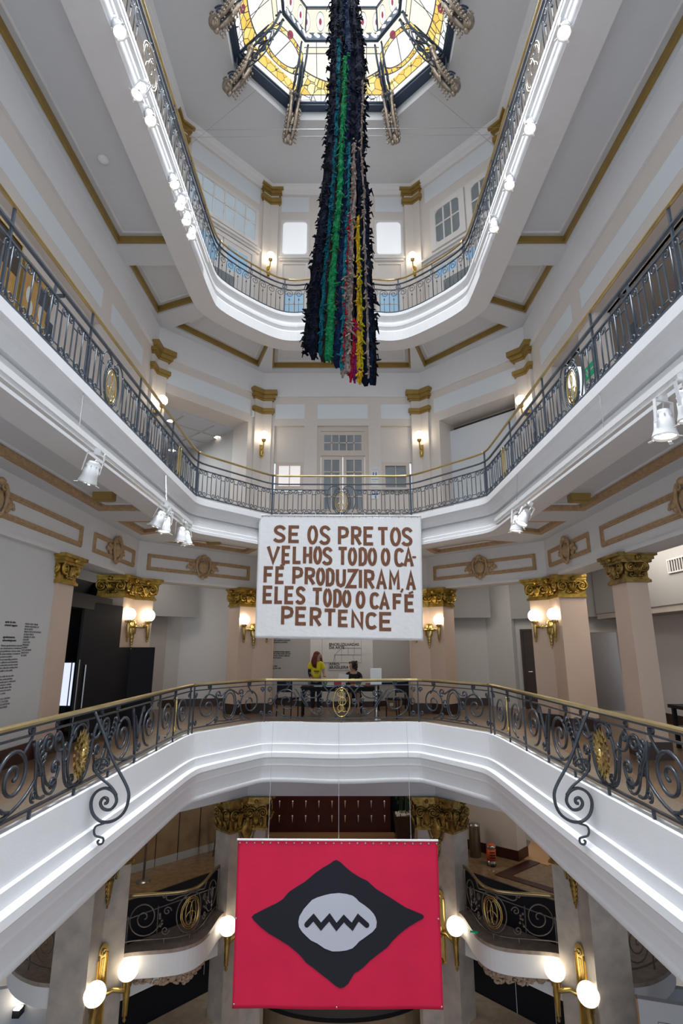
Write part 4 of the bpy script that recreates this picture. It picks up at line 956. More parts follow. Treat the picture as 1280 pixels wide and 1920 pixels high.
side2('black scrollwork railing on the left, gilt sunflower by the credits wall', -1)
side2('black scrollwork railing on the right, gilt sunflower before the free columns', 1)

# ---- mezzanine balconies: bowed slabs, marble ledges, railings
def mezz_path(f):
    L = f.L; pts = []
    for k in range(25):
        s_ = k / 24; u = 0.48 + (L - .96) * s_
        pts.append(f.P(u, 0, -0.12 + 0.72 * (0.5 - 0.5 * math.cos(2 * PI * s_)) ** 0.75)[:2])
    return pts
for f, lab, lab2 in ((LD, 'bowed brown iron balcony railing with gilt oval, left of the red banner', 'carved foliage ornament under the bowed balcony left of the red banner'),
                     (RD, 'bowed brown iron balcony railing with gilt oval, right of the red banner', 'carved foliage ornament under the bowed balcony right of the red banner')):
    pp = mezz_path(f); P = Path(pp); Lp = P.L[-1]
    back = [f.P(f.L - .3, 0, -.7)[:2], f.P(.3, 0, -.7)[:2]]
    mb = MB(); mb.prism([tuple(p) for p in pp] + back, ZM - .5, ZM - .06); struct('slab', mb, 'white')
    q = [P.at(P.L[i], 0.035) for i in range(len(pp))]
    mb = MB(); mb.prism(q + back, ZM - .06, ZM + .01); struct('slab', mb, 'marblecap')
    f2 = Facet(f.P(0, 0, -.3)[:2], f.P(f.L, 0, -.3)[:2]); mb = MB(); f2.box(mb, .2, f.L - .2, ZM - .95, ZM - .4, -.3, 0.02); struct('beam', mb, 'white')
    R = Path([P.at(P.L[i], -0.16) for i in range(len(pp))]); u0, u1 = .05, R.L[-1] - .05; um = (u0 + u1) / 2
    x, y = R.at(um); t = thing('balcony_railing', lab, 'railing', (x, y, ZM), 'railings of the mezzanine')
    rail_tube(R, u0, u1, -5.30, .026, 'handrail', 'brassrail', t); rail_bar(R, u0, u1, -5.345, -5.325, .018, 'upper_rail', 'iron3', t); rail_bar(R, u0, u1, -6.17, -6.15, .015, 'bottom_rail', 'iron3', t)
    zt, zb = -5.36, -6.14; cz = (zt + zb) / 2
    for k, (a, h) in enumerate(((.23, .31), (.20, .275))):
        mb = MB(); maptube(mb, R, oval(um, cz, a, h, 26), .011, .015, closed=True); g_ = mb.build('gilt_oval', 'brass', t, True)
    mb = MB()
    for e in (-1, 1): maptube(mb, R, [(um + e * a, cz + z) for a, z in oval(.05, 0, .075, .23, 18)], .009, .015, closed=True)
    maptube(mb, R, [(um + a, cz + z) for a, z in spiral(0, -.08, .11, .11, 0, PI, 10)], .009, .015); mb.build('gilt_monogram', 'brass', g_, True)
    mb = MB(); maptube(mb, R, oval(um, cz, .32, .385, 28), .014, closed=True); mb.build('oval_ring', 'iron3', t, True)
    for e in (-1, 1):
        c = um + e * (.40 + (u1 - um)) / 2 + e * .10; r = (zt - zb) / 2 - .02
        scr(R, [[(c + e * a, cz + z) for a, z in spiral(0, 0, r, .02, 1.1 * PI, 5.4 * PI, 46)]], t, m='iron3', r=.014)
        scr(R, [[(um + e * a, cz + z) for a, z in spiral(.52, .10, .09, .015, PI, -1.6 * PI)], [(um + e * a, cz + z) for a, z in spiral(.54, -.26, .09, .015, PI, 3.6 * PI)], [(um + e * a, z) for a, z in bez((.12, zt - .02), (.34, zt), (.46, zt - .16), (.56, zt - .05), 8) + spiral(.60, zt + .0, .045, .014, PI, -1.2 * PI)]], t, m='iron3', r=.013)
        post(R, um + e * (u1 - um), ZM, -5.31, .012, 'iron3', t); post(R, um + e * .55, ZM, -6.15, .012, 'iron3', t)
        mb = MB(); x2, y2 = R.at(um + e * .62)
        for k in range(6): mb.ball((x2 + random.uniform(-.05, .05), y2 + random.uniform(-.04, .04), cz - .16 + k * .045), .03, 6, 4)
        mb.build('iron_flowers', 'iron3', t, True)
    post(R, um, ZM, -6.15, .014, 'iron3', t)
    # plaster garland beneath
    t = thing('plaster_garland', lab2, 'ornament', (*f.P(f.L / 2, 0, .12)[:2], ZM - .6), 'foliage ornaments under the balconies'); mb = MB()
    for k in range(150):
        s_ = random.uniform(-.78, .78); u = f.L / 2 + s_ * (f.L - .96) / 2; d = -.12 + .72 * (0.5 + 0.5 * math.cos(PI * s_)) ** .75 - .10; z_ = random.uniform(0, 1)
        q_ = Matrix.Rotation(random.uniform(0, PI), 3, 'Z') @ Matrix.Rotation(random.uniform(0, PI), 3, 'X')
        mb.ball(f.P(u, ZM - .50 - z_ * .30 * (1 - .75 * abs(s_)), d - z_ * .14), random.uniform(.05, .09), 7, 5, (1, .35, .7), q_)
    mb.build('carved_leaves', mat('carved_sandstone', (.46, .34, .25), .7, noise=.35, nscale=8), t, True)
# rounded ends of the mezzanine, seen past the outer piers
for sg, lab in ((-1, 'dark scroll railing of the rounded mezzanine end at the lower left edge'), (1, 'dark scroll railing of the rounded mezzanine end at the lower right edge')):
    pp = [(5.52, 12.27), (5.75, 12.29), (6.0, 12.36), (6.38, 12.57), (6.75, 12.90), (7.02, 13.30), (7.15, 13.9), (7.15, 14.8)]
    pp = chaikin([(sg * x, y) for x, y in pp], 2); back = [(sg * 5.6, 14.8), (sg * 5.52, 13.4)]
    mb = MB(); mb.prism(pp + back, ZM - .42, ZM - .06); struct('slab', mb, 'white'); mb = MB(); mb.prism([(x * 1.004, y - .03) for x, y in pp] + back, ZM - .06, ZM + .01); struct('slab', mb, 'marblecap')
    R = Path([(x - sg * .05, y + .16) for x, y in pp]); u0, u1 = .05, R.L[-1] - .05
    x, y = R.at((u0 + u1) / 2); t = thing('balcony_railing', lab, 'railing', (x, y, ZM), 'railings of the mezzanine')
    rail_tube(R, u0, u1, -5.30, .026, 'handrail', 'brassrail', t); rail_bar(R, u0, u1, -6.17, -6.15, .015, 'bottom_rail', 'iron3', t)
    for k in range(4):
        c = u0 + (u1 - u0) * (k + .5) / 4; scr(R, [[(c + a, -5.75 + z) for a, z in spiral(0, 0, .36, .02, 1.1 * PI, 5.4 * PI, 40)]], t, m='iron3', r=.014); post(R, u0 + (u1 - u0) * k / 4, ZM, -5.31, .012, 'iron3', t)
# ================================================================== COLUMNS
def faces_of(poly):       # front faces of a folded pier: outline a p c c2 p2 a2
    a, p, c, c2, p2, a2 = poly
    fs = []
    for q, r in ((a, p), (p, c), (c, c2), (a2, a)):
        v = Vector(r) - Vector(q); n = Vector((v.y, -v.x)).normalized(); mid = (Vector(q) + Vector(r)) / 2
        cen = sum((Vector(k) for k in poly), Vector((0, 0))) / 6
        if n.dot(mid - cen) < 0: n = -n
        fs.append((Vector(q), Vector(r), n))
    return fs
def box_poly(x0, x1, y0, y1, g=0.0): return [(x0 - g, y0 - g), (x1 + g, y0 - g), (x1 + g, y1 + g), (x0 - g, y1 + g)]
def capital(t, poly, fs, z0, z1, m, fold=None, drop=False):
    h = z1 - z0
    mb = MB(); mb.prism(poly(.05), z0, z0 + .05); mb.prism(poly(.03), z0 + .05, z0 + .075); mb.prism(poly(.015), z0 + .07, z1 - .16)
    mb.prism(poly(.08), z1 - .17, z1 - .12); mb.prism(poly(.11), z1 - .12, z1 - .06); mb.prism(poly(.15), z1 - .06, z1)
    o = mb.build('capital', m, t)
    def at(q, d, s_, n, out, z): r = q + d * s_ + n * out; return (r.x, r.y, z)
    zc = z0 + .55 * h - .05
    for q, r, n in fs:
        d = (r - q); L = d.length; d.normalize()
        if L < .12: continue
        rv = min(.115, L * .24)
        for e in (0, 1):
            cs = .02 + rv * .6 if e == 0 else L - .02 - rv * .6; sg = 1 if e == 0 else -1
            mb = MB(); pts = [at(q, d, cs + sg * x, n, .055, zc + .03 + y) for x, y in bez((.9 * rv + .06, .05), (.5 * rv, .14), (-.2 * rv, rv * 1.1), (-.45 * rv, rv * .9), 6)[:-1] + spiral(0, 0, rv, .02, .62 * PI, 4.2 * PI, 30)]
            mb.tube(pts, [.022] * 6 + [.028] * 10 + [.022] * (len(pts) - 16), 6); mb.ball(at(q, d, cs, n, .06, zc + .03), .03, 8, 5); mb.build('volute', m, o, True)
        mb = MB()
        for k in range(-2, 3):
            mb.tube([at(q, d, L / 2 + k * .012, n, .03, z0 + .10), at(q, d, L / 2 + k * .03, n, .075, zc + .0), at(q, d, L / 2 + k * .045, n, .095, zc + .10 - abs(k) * .02), at(q, d, L / 2 + k * .055, n, .11, zc + .07 - abs(k) * .02)], [.022, .026, .022, .008], 6)
        for sg in (-1, 1):
            mb.tube([at(q, d, L / 2 + sg * x, n, .05, z0 + .10 + y) for x, y in [(.02, .0), (.06, .03)] + spiral(.10, .035, .04, .012, PI, 3 * PI, 10)], .016, 6)
        mb.build('palmette', m, o, True)
        mb = MB(); mb.ball(at(q, d, L / 2, n, .13, z1 - .09), .05, 8, 6, (1, 1, 1.1)); mb.ball(at(q, d, L / 2, n, .17, z1 - .09), .026, 8, 6); mb.build('rosette', m, o, True)
        if drop:
            K = max(2, int(L / .17))
            for k in range(K):
                s_ = L * (k + .5) / K; mb = MB()
                mb.tube([at(q, d, s_, n, .02, z0 + .08), at(q, d, s_, n, .07, z0 + .20), at(q, d, s_, n, .11, z0 + .28), at(q, d, s_, n, .14, z0 + .25)], [.03, .045, .035, .01], 6); mb.build('acanthus_leaf', m, o, True)
    return o
def column2(label, Pf, dA, la, dB, lb, th, m='gold'):
    poly = lambda g: wrap(Pf, dA, la, dB, lb, th, g)
    t = thing('column', label, 'column', (Pf[0], Pf[1], Z2), 'peach columns of the main gallery')
    mb = MB(); mb.prism(poly(0), Z2, 1.15); mb.build('shaft', 'peach', t)
    mb = MB(); mb.prism(poly(.03), Z2, Z2 + .26); mb.build('plinth', 'walnut', t)
    capital(t, poly, faces_of(poly(.015)), 1.07, 1.58, m)
C2 = [((-2.45, 15.4), (1, 0), .50, (-2.45, -2.55), .50, .5), ((2.45, 15.4), (-1, 0), .50, (2.45, -2.55), .50, .5), ((-4.9, 12.85), (2.45, 2.55), .49, (0, -1), .62, .6), ((4.9, 12.85), (-2.45, 2.55), .49, (0, -1), .62, .6)]
LB2 = ['peach column with gilt capital left of the reception bay, partly behind the lettered banner', 'peach column with gilt capital right of the reception bay, partly behind the lettered banner',
       'peach column whose lower part is boxed in by the black booth', 'peach column with double globe lamp, right of the brown service door']
for a, l in zip(C2, LB2): column2(l, *a)
for sg, y0, y1, lab, w in ((-1, 9.35, 9.90, 'flat peach pilaster with gilt capital at the edge of the credits wall', .35), (1, 9.28, 9.80, 'rightmost free-standing peach column, no lamp on it', .36)):
    x0, x1 = sorted((sg * 4.9, sg * (4.9 + w))); poly = lambda g: box_poly(x0, x1, y0, y1, g)
    t = thing('column', lab, 'column', ((x0 + x1) / 2, (y0 + y1) / 2, Z2), 'peach columns of the main gallery')
    mb = MB(); mb.prism(poly(0), Z2, 1.15); mb.build('shaft', 'peach', t); mb = MB(); mb.prism(poly(.03), Z2, Z2 + .26); mb.build('plinth', 'walnut', t)
    p = poly(.015); xv = x1 if sg < 0 else x0
    fs = [(Vector((xv, y0)), Vector((xv, y1)), Vector((-sg, 0))), (Vector((x0, y0)), Vector((x1, y0)), Vector((0, -1)))]
    capital(t, poly, fs, 1.07, 1.58, 'goldold' if sg > 0 else 'gold')
# marble piers of the lower storeys
LB1 = ['marble pier with dark gilt capital just left of the red banner', 'marble pier with dark gilt capital just right of the red banner', 'tall marble pier with twin globe lamps at the lower left', 'tall marble pier with twin globe lamps at the lower right']
for a, l in zip(C2, LB1):
    Pf, dA, la, dB, lb, th = a; poly = lambda g: wrap(Pf, dA, la, dB, lb, th + .1, g)
    t = thing('marble_pier', l, 'column', (Pf[0], Pf[1], ZG), 'marble piers of the lower storeys')
    mb = MB(); mb.prism(poly(0), ZG, -4.5); mb.build('shaft', 'marble', t)
    o = capital(t, poly, faces_of(poly(.015)), -4.56, -3.78, 'goldold', drop=True)
    p = Vector(poly(0)[1]); bis = (Vector((0, 9)) - Vector(Pf)); q0, q1 = Vector(poly(0)[0]), Vector(poly(0)[2])
    nA = Vector(((p - q0).y, -(p - q0).x)).normalized(); nB = Vector(((q1 - p).y, -(q1 - p).x)).normalized()
    if nA.dot(bis) < 0: nA = -nA
    if nB.dot(bis) < 0: nB = -nB
    n = (nA + nB).normalized(); l_ = Vector((n.y, -n.x))
    at = lambda s_, d, z: (p.x + l_.x * s_ + n.x * d, p.y + l_.y * s_ + n.y * d, z)
    R_ = Matrix(((l_.x, n.x, 0), (l_.y, n.y, 0), (0, 0, 1)))
    mb = MB(); mb.ball(at(0, .05, -4.50), .20, 12, 8, (.85, .55, 1.35), R_); mb.ball(at(0, .09, -4.30), .09, 8, 6)
    for sg in (-1, 1):
        mb.tube([at(sg * x, .09, z) for x, z in bez((.06, -4.14), (.30, -4.22), (.22, -4.55), (.13, -4.78), 10)], [.03] * 4 + [.036] * 4 + [.022] * 3, 6)
        mb.tube([at(sg * x, .10, z) for x, z in spiral(.21, -4.30, .07, .015, .5 * PI, -1.6 * PI, 12)], .022, 6); mb.tube([at(sg * x, .09, z) for x, z in spiral(.09, -4.02, .09, .02, PI, -1.4 * PI, 14)], .022, 6)
    mb.build('shield_ornament', 'goldold', o, True)
    mb = MB()
    for z, r in ((-4.82, .085), (-4.92, .075), (-5.01, .06), (-5.10, .05), (-5.18, .035)):
        mb.ball(at(0, .05, z), r, 8, 6, (1, .7, 1.1), R_); mb.ball(at(-r * .9, .04, z + .03), r * .55, 6, 4); mb.ball(at(r * .9, .04, z + .03), r * .55, 6, 4)
    mb.ball(at(0, .04, -5.25), .02, 6, 4, (1, 1, 2)); mb.build('pendant_ornament', 'goldold', o, True)

# cartouches on the beams
def cartouche(f, u, z, label, small=1.0):
    x, y, _ = f.P(u, z, 0); t = thing('cartouche', label, 'ornament', (x, y, z), 'carved wooden cartouches on the beams')
    g = lambda a, b_, d: f.P(u + a * small, z + b_ * small, d * small); R_ = Matrix(((f.t.x, f.n.x, 0), (f.t.y, f.n.y, 0), (0, 0, 1)))
    mb = MB(); mb.ball(g(0, -.01, .05), .15 * small, 14, 10, (1, .55, 1.12), R_); mb.build('shield', 'woodtrim', t, True)
    mb = MB()
    for s_ in (-1, 1):
        mb.tube([g(s_ * a, b_, .08) for a, b_ in bez((.03, .25), (.22, .30), (.27, .0), (.10, -.24), 12)], [.022 * small] * 3 + [.036 * small] * 6 + [.025 * small] * 4, 6)
        mb.tube([g(s_ * a, b_, .09) for a, b_ in spiral(.10, .20, .07, .015, 0, 2.6 * PI, 14)], .020 * small, 6); mb.tube([g(s_ * a, b_, .08) for a, b_ in spiral(.09, -.22, .06, .015, PI, 3.4 * PI, 12)], .018 * small, 6)
    mb.ball(g(0, .27, .09), .06 * small, 8, 6, (1.3, 1, 1), R_); mb.ball(g(0, -.27, .07), .055 * small, 8, 6, (1, .8, 1.2), R_); mb.build('scroll_border', 'woodtrim', t, True)
    for s_ in (-1, 1):
        mb = MB()
        for a, b_, r in ((.27, .03, .075), (.34, -.03, .07), (.41, -.01, .055), (.35, .06, .05), (.29, -.10, .06), (.46, -.05, .035)): mb.ball(g(s_ * a, b_, .045), r * small, 8, 6, (1.1, .6, .9), R_)
        mb.build('leaf_spray', 'woodtrim', t, True)
cartouche(LD, 1.77, 2.02, 'carved wooden cartouche on the left diagonal beam, nearest the lettered banner')
cartouche(RD, 1.77, 2.02, 'carved wooden cartouche on the right diagonal beam, nearest the lettered banner')
cartouche(LS, YB(11.48), 2.02, 'carved wooden cartouche on the short left side panel, above the boxed-in column', .95)
cartouche(RS, 12.85 - 11.48, 2.02, 'carved wooden cartouche on the short right side panel, above the lamp column', .95)
cartouche(LS, YB(7.30), 2.02, 'carved wooden cartouche cut by the left edge of the picture', .95)
cartouche(RS, 12.85 - 7.30, 2.02, 'carved wooden cartouche cut by the right edge of the picture', .95)

# ================================================================== GLOBE LAMPS
def fold_dir(Pf, dA, dB):
    a, b_ = Vector(dA).normalized(), Vector(dB).normalized(); n = -(a + b_); n = Vector((-a.y, a.x)) ; m_ = Vector((-b_.y, b_.x)); c = Vector((0, 9)) - Vector(Pf)
    if n.dot(c) < 0: n = -n
    if m_.dot(c) < 0: m_ = -m_
    n = (n + m_).normalized(); return n, math.atan2(n.y, n.x) - PI / 2
def sconce_single():
    t = thing('wall_sconce', 'x', 'wall lamp')
    mb = MB(); mb.prism([(-.075, .0), (.075, .0), (.075, .02), (-.075, .02)], -.62, -.22); mb.prism([(-.05, .02), (.05, .02), (.035, .07), (-.035, .07)], -.58, -.26); mb.ball((0, .07, -.5), .05, 8, 6, (1, .6, 1.3)); mb.build('back_plate', 'brass', t)
    mb = MB(); mb.tube([(0, .05, -.36), (0, .14, -.40), (0, .22, -.34), (0, .235, -.22), (0, .24, -.16)], .022, 7); mb.build('arm', 'brass', t, True)
    mb = MB(); mb.lathe((0, .24, -.19), [(.015, -.03), (.05, 0), (.07, .03), (.06, .06), (.075, .07)], 12); mb.build('cup', 'brass', t, True)
    mb = MB(); mb.ball((0, .24, 0), .135, 20, 12); mb.build('globe', 'globe', t, True)
    return t
lab3 = ['globe wall lamp left of the upper double door', 'globe wall lamp right of the upper double door', 'globe wall lamp behind the left iron railing, beside the dark opening', 'globe wall lamp behind the right iron railing, beside the white panel']
lab4 = ['topmost globe wall lamp, left of the hanging textile', 'topmost globe wall lamp, right of the hanging textile']
proto = None
for z, labs in ((6.13, lab3), (12.42, lab4)):
    for (Pf, dA, dB), lb in zip(FOLDS, labs):
        n, rz = fold_dir(Pf, dA, dB); loc = (Pf[0] + n.x * .085, Pf[1] + n.y * .085, z)
        if proto is None:
            proto = sconce_single(); proto.location = loc; proto.rotation_euler = (0, 0, rz); proto['label'] = lb; proto['group'] = 'single globe wall lamps'
        else: copy_thing(proto, loc, rz, lb)
def sconce_double(r, arm, out, big):
    t = thing('wall_sconce', 'x', 'wall lamp')
    mb = MB(); k = 1.0
    if not big:
        mb.ball((0, .03, -.30), .13, 12, 8, (.85, .35, 1.5)); mb.ball((0, .06, -.22), .075, 8, 6, (1, .6, 1.2)); mb.box(-.10, .10, 0, .045, -.42, -.10)
        for z, q in ((-.50, .06), (-.58, .048), (-.65, .035), (-.71, .022), (-.76, .012)): mb.ball((0, .03, z), q, 8, 5, (1, .7, 1.2))
    else:
        pts = [(-.14, -.95), (.14, -.95), (.16, .30), (.125, .36), (.125, .46)] + [(.125 * math.cos(a), .46 + .15 * math.sin(a)) for a in [PI * q / 8 for q in range(1, 8)]] + [(-.125, .46), (-.125, .36), (-.16, .30)]
        mb.add([(x, .0, z) for x, z in pts] + [(x, .05, z) for x, z in pts], [tuple(range(len(pts))), tuple(range(len(pts), 2 * len(pts)))[::-1]] + [(i, (i + 1) % len(pts), len(pts) + (i + 1) % len(pts), len(pts) + i) for i in range(len(pts))])
        for x in (-.11, .11): mb.tube([(x, .06, -.9), (x, .06, .42)], .018, 6)
        for x in (-.03, .0, .03): mb.box(x - .008, x + .008, .05, .065, -.15, .35)
        mb.lathe((0, .05, -.92), [(.05, -.05), (.08, 0), (.05, .05)], 10); mb.ball((0, .06, -.30), .09, 10, 6, (.9, .5, 1.5))
    p = mb.build('back_plate', 'brass', t, not big)
    if big:
        mb = MB(); mb.lathe((0, 0, 0), [(.015, 0), (.055, .0), (.06, .02), (.04, .03), (.03, .015)], 14); mb.xform(Matrix.Translation((0, .045, .46)) @ Matrix.Rotation(-PI / 2, 4, 'X')); mb.build('boss', 'brass', p, True)
    for s_ in (-1, 1):
        mb = MB()
        if big: mb.tube([(0, .06, -.32), (s_ * arm * .45, out * .55, -.27), (s_ * arm * .85, out * .95, -.34), (s_ * arm, out, -.34)], .045, 8)
        else: mb.tube([(0, .06, -.26), (s_ * arm * .5, out * .7, -.26), (s_ * arm, out, -.26)], .032, 8); mb.box(*sorted((s_ * arm * .45, s_ * arm * .62)), out * .5, out * .92, -.30, -.22)
        a = mb.build('arm', 'brass', t, True)
        mb = MB()
        if big: mb.lathe((s_ * arm, out, 0), [(.012, -.92), (.035, -.88), (.02, -.82), (.05, -.80), (.055, -.60), (.075, -.40), (.07, -.32), (.09, -.28), (.10, -.20), (.13, -.17), (.11, -.13)], 12)
        else: mb.lathe((s_ * arm, out, 0), [(.008, -.62), (.03, -.58), (.02, -.53), (.035, -.52), (.045, -.22), (.04, -.19), (.075, -.165), (.08, -.12), (.055, -.10)], 12)
        mb.build('torch', 'brass', t, True)
        mb = MB(); mb.ball((s_ * arm, out, 0), r, 24, 14); mb.build('globe', 'globe1' if big else 'globe', t, True)
    return t
labd = [['twin globe lamp on the column left of the reception bay', 'twin globe lamp on the column right of the reception bay', 'twin globe lamp on the column boxed in black', 'twin globe lamp on the column right of the brown door'],
        ['large twin globe lamp half hidden by the left edge of the red banner', 'large twin globe lamp half hidden by the right edge of the red banner', 'large twin globe lamp on the lower left marble pier', 'large twin globe lamp on the lower right marble pier']]
for lv, (r, arm, out, z, grp) in enumerate(((.143, .32, .19, .71, 'twin globe lamps of the main gallery'), (.205, .44, .33, -6.5, 'large twin globe lamps of the lower storey'))):
    proto = None
    for (Pf, dA, dB), lb in zip(FOLDS, labd[lv]):
        n, rz = fold_dir(Pf, dA, dB); loc = (Pf[0] + n.x * .01, Pf[1] + n.y * .01, z)
        if proto is None:
            proto = sconce_double(r, arm, out, lv == 1); proto.location = loc; proto.rotation_euler = (0, 0, rz); proto['label'] = lb; proto['group'] = grp
        else: copy_thing(proto, loc, rz, lb)

# ================================================================== LIGHT TRACKS AND SPOTLIGHTS
def spot_proto():
    t = thing('track_spotlight', 'x', 'spotlight')       # origin at the lamp's pivot, beam down -Z
    mb = MB(); mb.lathe((0, 0, 0), [(.02, .115), (.05, .11), (.062, .085), (.066, .03), (.075, .025), (.078, -.05), (.095, -.11), (.098, -.125), (.092, -.125), (.074, -.09)], 18)
    for k in range(8):
        a = 2 * PI * k / 8; mb.box(.066 * math.cos(a) - .004, .066 * math.cos(a) + .004, .066 * math.sin(a) - .004, .066 * math.sin(a) + .004, .05, .07)
    mb.build('housing', 'lampwhite', t, True)
    mb = MB(); mb.lathe((0, 0, -.116), [(.001, .012), (.080, .012), (.080, .008), (.001, .008)], 18); mb.build('lens', 'lens', t)
    for k in range(4):
        mb = MB(); a = PI / 2 * k + .4; c, s_ = math.cos(a), math.sin(a); mb.obox((c * .108, s_ * .108, -.135), (c * .018, s_ * .018, -.006), (-s_ * .014, c * .014, 0), (0, 0, .003)); mb.build('filter_clip', 'lampwhite', t)
    mb = MB()
    for s_ in (-1, 1): mb.box(s_ * .088 - .004, s_ * .088 + .004, -.014, .014, -.01, .19)
    mb.box(-.092, .092, -.014, .014, .185, .195); y_ = mb.build('yoke', 'lampwhite', t)
    mb = MB(); mb.box(-.03, .03, -.02, .02, .195, .25); mb.build('adapter', 'lampwhite', y_)
    mb = MB(); mb.tube([(.0, .02, .11)] + bez((.0, .05, .13), (.06, .16, .10), (.08, .12, -.05), (.06, .05, .22), 10), .007, 5); mb.build('cable', 'lampwhite', t, True)
    return t
SP = [(-3.13, 6.41, 2.16, .35, .35, 'white track spotlight farthest left, alone on the left track'), (-3.13, 9.02, 2.17, .15, .55, 'white spotlight on the left track, first of a close pair'), (-3.13, 9.34, 2.15, -.1, .1, 'white spotlight on the left track, second of the close pair'),
      (-3.13, 10.30, 2.17, .1, .0, 'white spotlight near the far end of the left track'), (-3.13, 10.66, 2.17, .1, -.25, 'white spotlight last on the left track, beside the banner'),
      (3.13, 4.86, 2.14, .05, .1, 'white spotlight pointing down on the right track near the right edge'), (3.13, 4.48, 2.16, .05, -.15, 'white spotlight cut by the right edge on the right track'), (3.13, 9.40, 2.18, .1, .15, 'white spotlight pointing down at the far end of the right track'), (3.13, 8.98, 2.20, .1, .75, 'white spotlight turned inward at the far end of the right track'),
      (-3.11, 5.64, 8.40, -.3, -.5, 'topmost of the left upper spotlights'), (-3.11, 6.5, 8.38, -.1, .45, 'second from the top of the left upper spotlights'), (-3.11, 6.92, 8.38, -.3, -.35, 'third from the top of the left upper spotlights'), (-3.11, 8.18, 8.40, -.3, -.45, 'fourth from the top of the left upper spotlights'),
      (-3.11, 8.68, 8.40, -.1, .25, 'fifth from the top of the left upper spotlights'), (-3.11, 9.08, 8.41, -.1, .05, 'sixth from the top of the left upper spotlights'), (-3.11, 9.45, 8.40, .0, .1, 'lowest of the left upper spotlights'),
      (3.11, 5.66, 8.40, -.2, .45, 'topmost of the right upper spotlights'), (3.11, 7.09, 8.40, -.3, .35, 'second from the top of the right upper spotlights'), (3.11, 8.2, 8.40, -.2, .3, 'third from the top of the right upper spotlights'), (3.11, 9.25, 8.40, .0, .05, 'lowest of the right upper spotlights')]
proto = None
for x, y, z, tx, ty, lb in SP:
    g = 'spotlights of the upper light tracks' if z > 5 else 'spotlights of the lower light tracks'
    if proto is None: proto = spot_proto(); o = proto; o.location = (x, y, z); o['label'] = lb; o['group'] = g
    else: o = copy_thing(proto, (x, y, z), 0, lb, g)
    o.rotation_euler = (tx * .7, ty * .7, 0.3); k_ = 1.05 if z > 5 else 1.2; o.scale = (k_, k_, k_); o.location.z -= .04
for sg, sd in ((-1, 'left'), (1, 'right')):
    for z, y0, y1, x, lab, yc in ((2.41, 2.0, 10.9 if sg < 0 else 10.6, 3.13, 'white light track hung below the %s gallery edge, above the lamp columns' % sd, (6.0, 9.3)), (8.64, 2.0, 10.7, 3.11, 'white light track under the top %s gallery edge' % sd, (7.6, 10.3))):
        t = thing('light_track', lab, 'light track', (sg * x, 6, z), 'light tracks along the galleries')
        mb = MB(); mb.box(sg * x - .03, sg * x + .03, y0, y1, z - .03, z + .03); mb.build('rail', 'lampwhite', t)
        mb = MB(); mb.box(sg * x - .04, sg * x + .04, y0, y1, z + .028, z + .10) if z < 5 else mb.box(sg * x - .008, sg * x + .008, y0, y1, z + .028, z + .038); mb.build('cover', 'lampwhite', t)
        for y in yc:
            zt = 3.10 if z < 5 else 9.12
            mb = MB(); mb.tube([(sg * (3.265 if z < 5 else 3.225), y + .25, zt), (sg * x, y, z + .1)], .006, 5); c_ = mb.build('hanging_cable', 'steel', t)
            mb = MB(); mb.tube([(sg * x, y, z + .12), (sg * x + .012, y, z + .09), (sg * x, y, z + .05), (sg * x - .012, y, z + .09)], .005, 5, True); mb.build('hook', 'steel', c_)
# emergency lights on the soffit (gold boxes)
for x, y, lb in ((-4.12, 9.02, 'gold painted emergency light box on the left soffit'), (4.16, 9.1, 'gold painted emergency light box on the right soffit'), (-3.15, 13.1, 'gold painted emergency light box on the soffit beside the banner')):
    t = thing('emergency_light', lb, 'emergency light', (x, y, 2.58), 'emergency light boxes'); mb = MB()
    mb.prism([(x - .17, y - .09), (x + .17, y - .09), (x + .17, y + .09), (x - .17, y + .09)], 2.46, 2.6); mb.build('case', 'goldpaint', t)
    mb = MB(); mb.prism([(x - .15, y - .07), (x + .15, y - .07), (x + .15, y + .07), (x - .15, y + .07)], 2.445, 2.46); mb.build('cover', 'goldpaint', t)
# recessed downlights
def downlight(x, y, z, r, lb, g):
    t = thing('downlight', lb, 'ceiling lamp', (x, y, z), g)
    mb = MB(); mb.lathe((x, y, z), [(r * 1.2, 0), (r * 1.2, -.012), (r, -.014), (r, 0)], 18); mb.build('rim', 'lampwhite', t, True)
    mb = MB(); mb.lathe((x, y, z), [(.002, -.004), (r, -.004), (r, -.009), (.002, -.009)], 18); mb.build('lens', 'lens', t)
downlight(-3.95, 16.13, 6.49, .12, 'recessed ceiling lamp in the dark room, nearest the door jamb', 'recessed ceiling lamps upstairs'); downlight(-5.05, 14.85, 6.49, .12, 'recessed ceiling lamp in the dark room, behind the left brass rail', 'recessed ceiling lamps upstairs')
downlight(-5.77, 17.3, 6.49, .12, 'recessed ceiling lamp deep in the dark room, seen between the railing bars', 'recessed ceiling lamps upstairs')
downlight(6.0, 9.55, 2.36, .16, 'bright recessed lamp in the grey foyer ceiling at the right edge', 'recessed lamps of the right foyer'); downlight(7.3, 11.2, .72, .10, 'small recessed lamp under the foyer header at the right edge', 'recessed lamps of the right foyer')
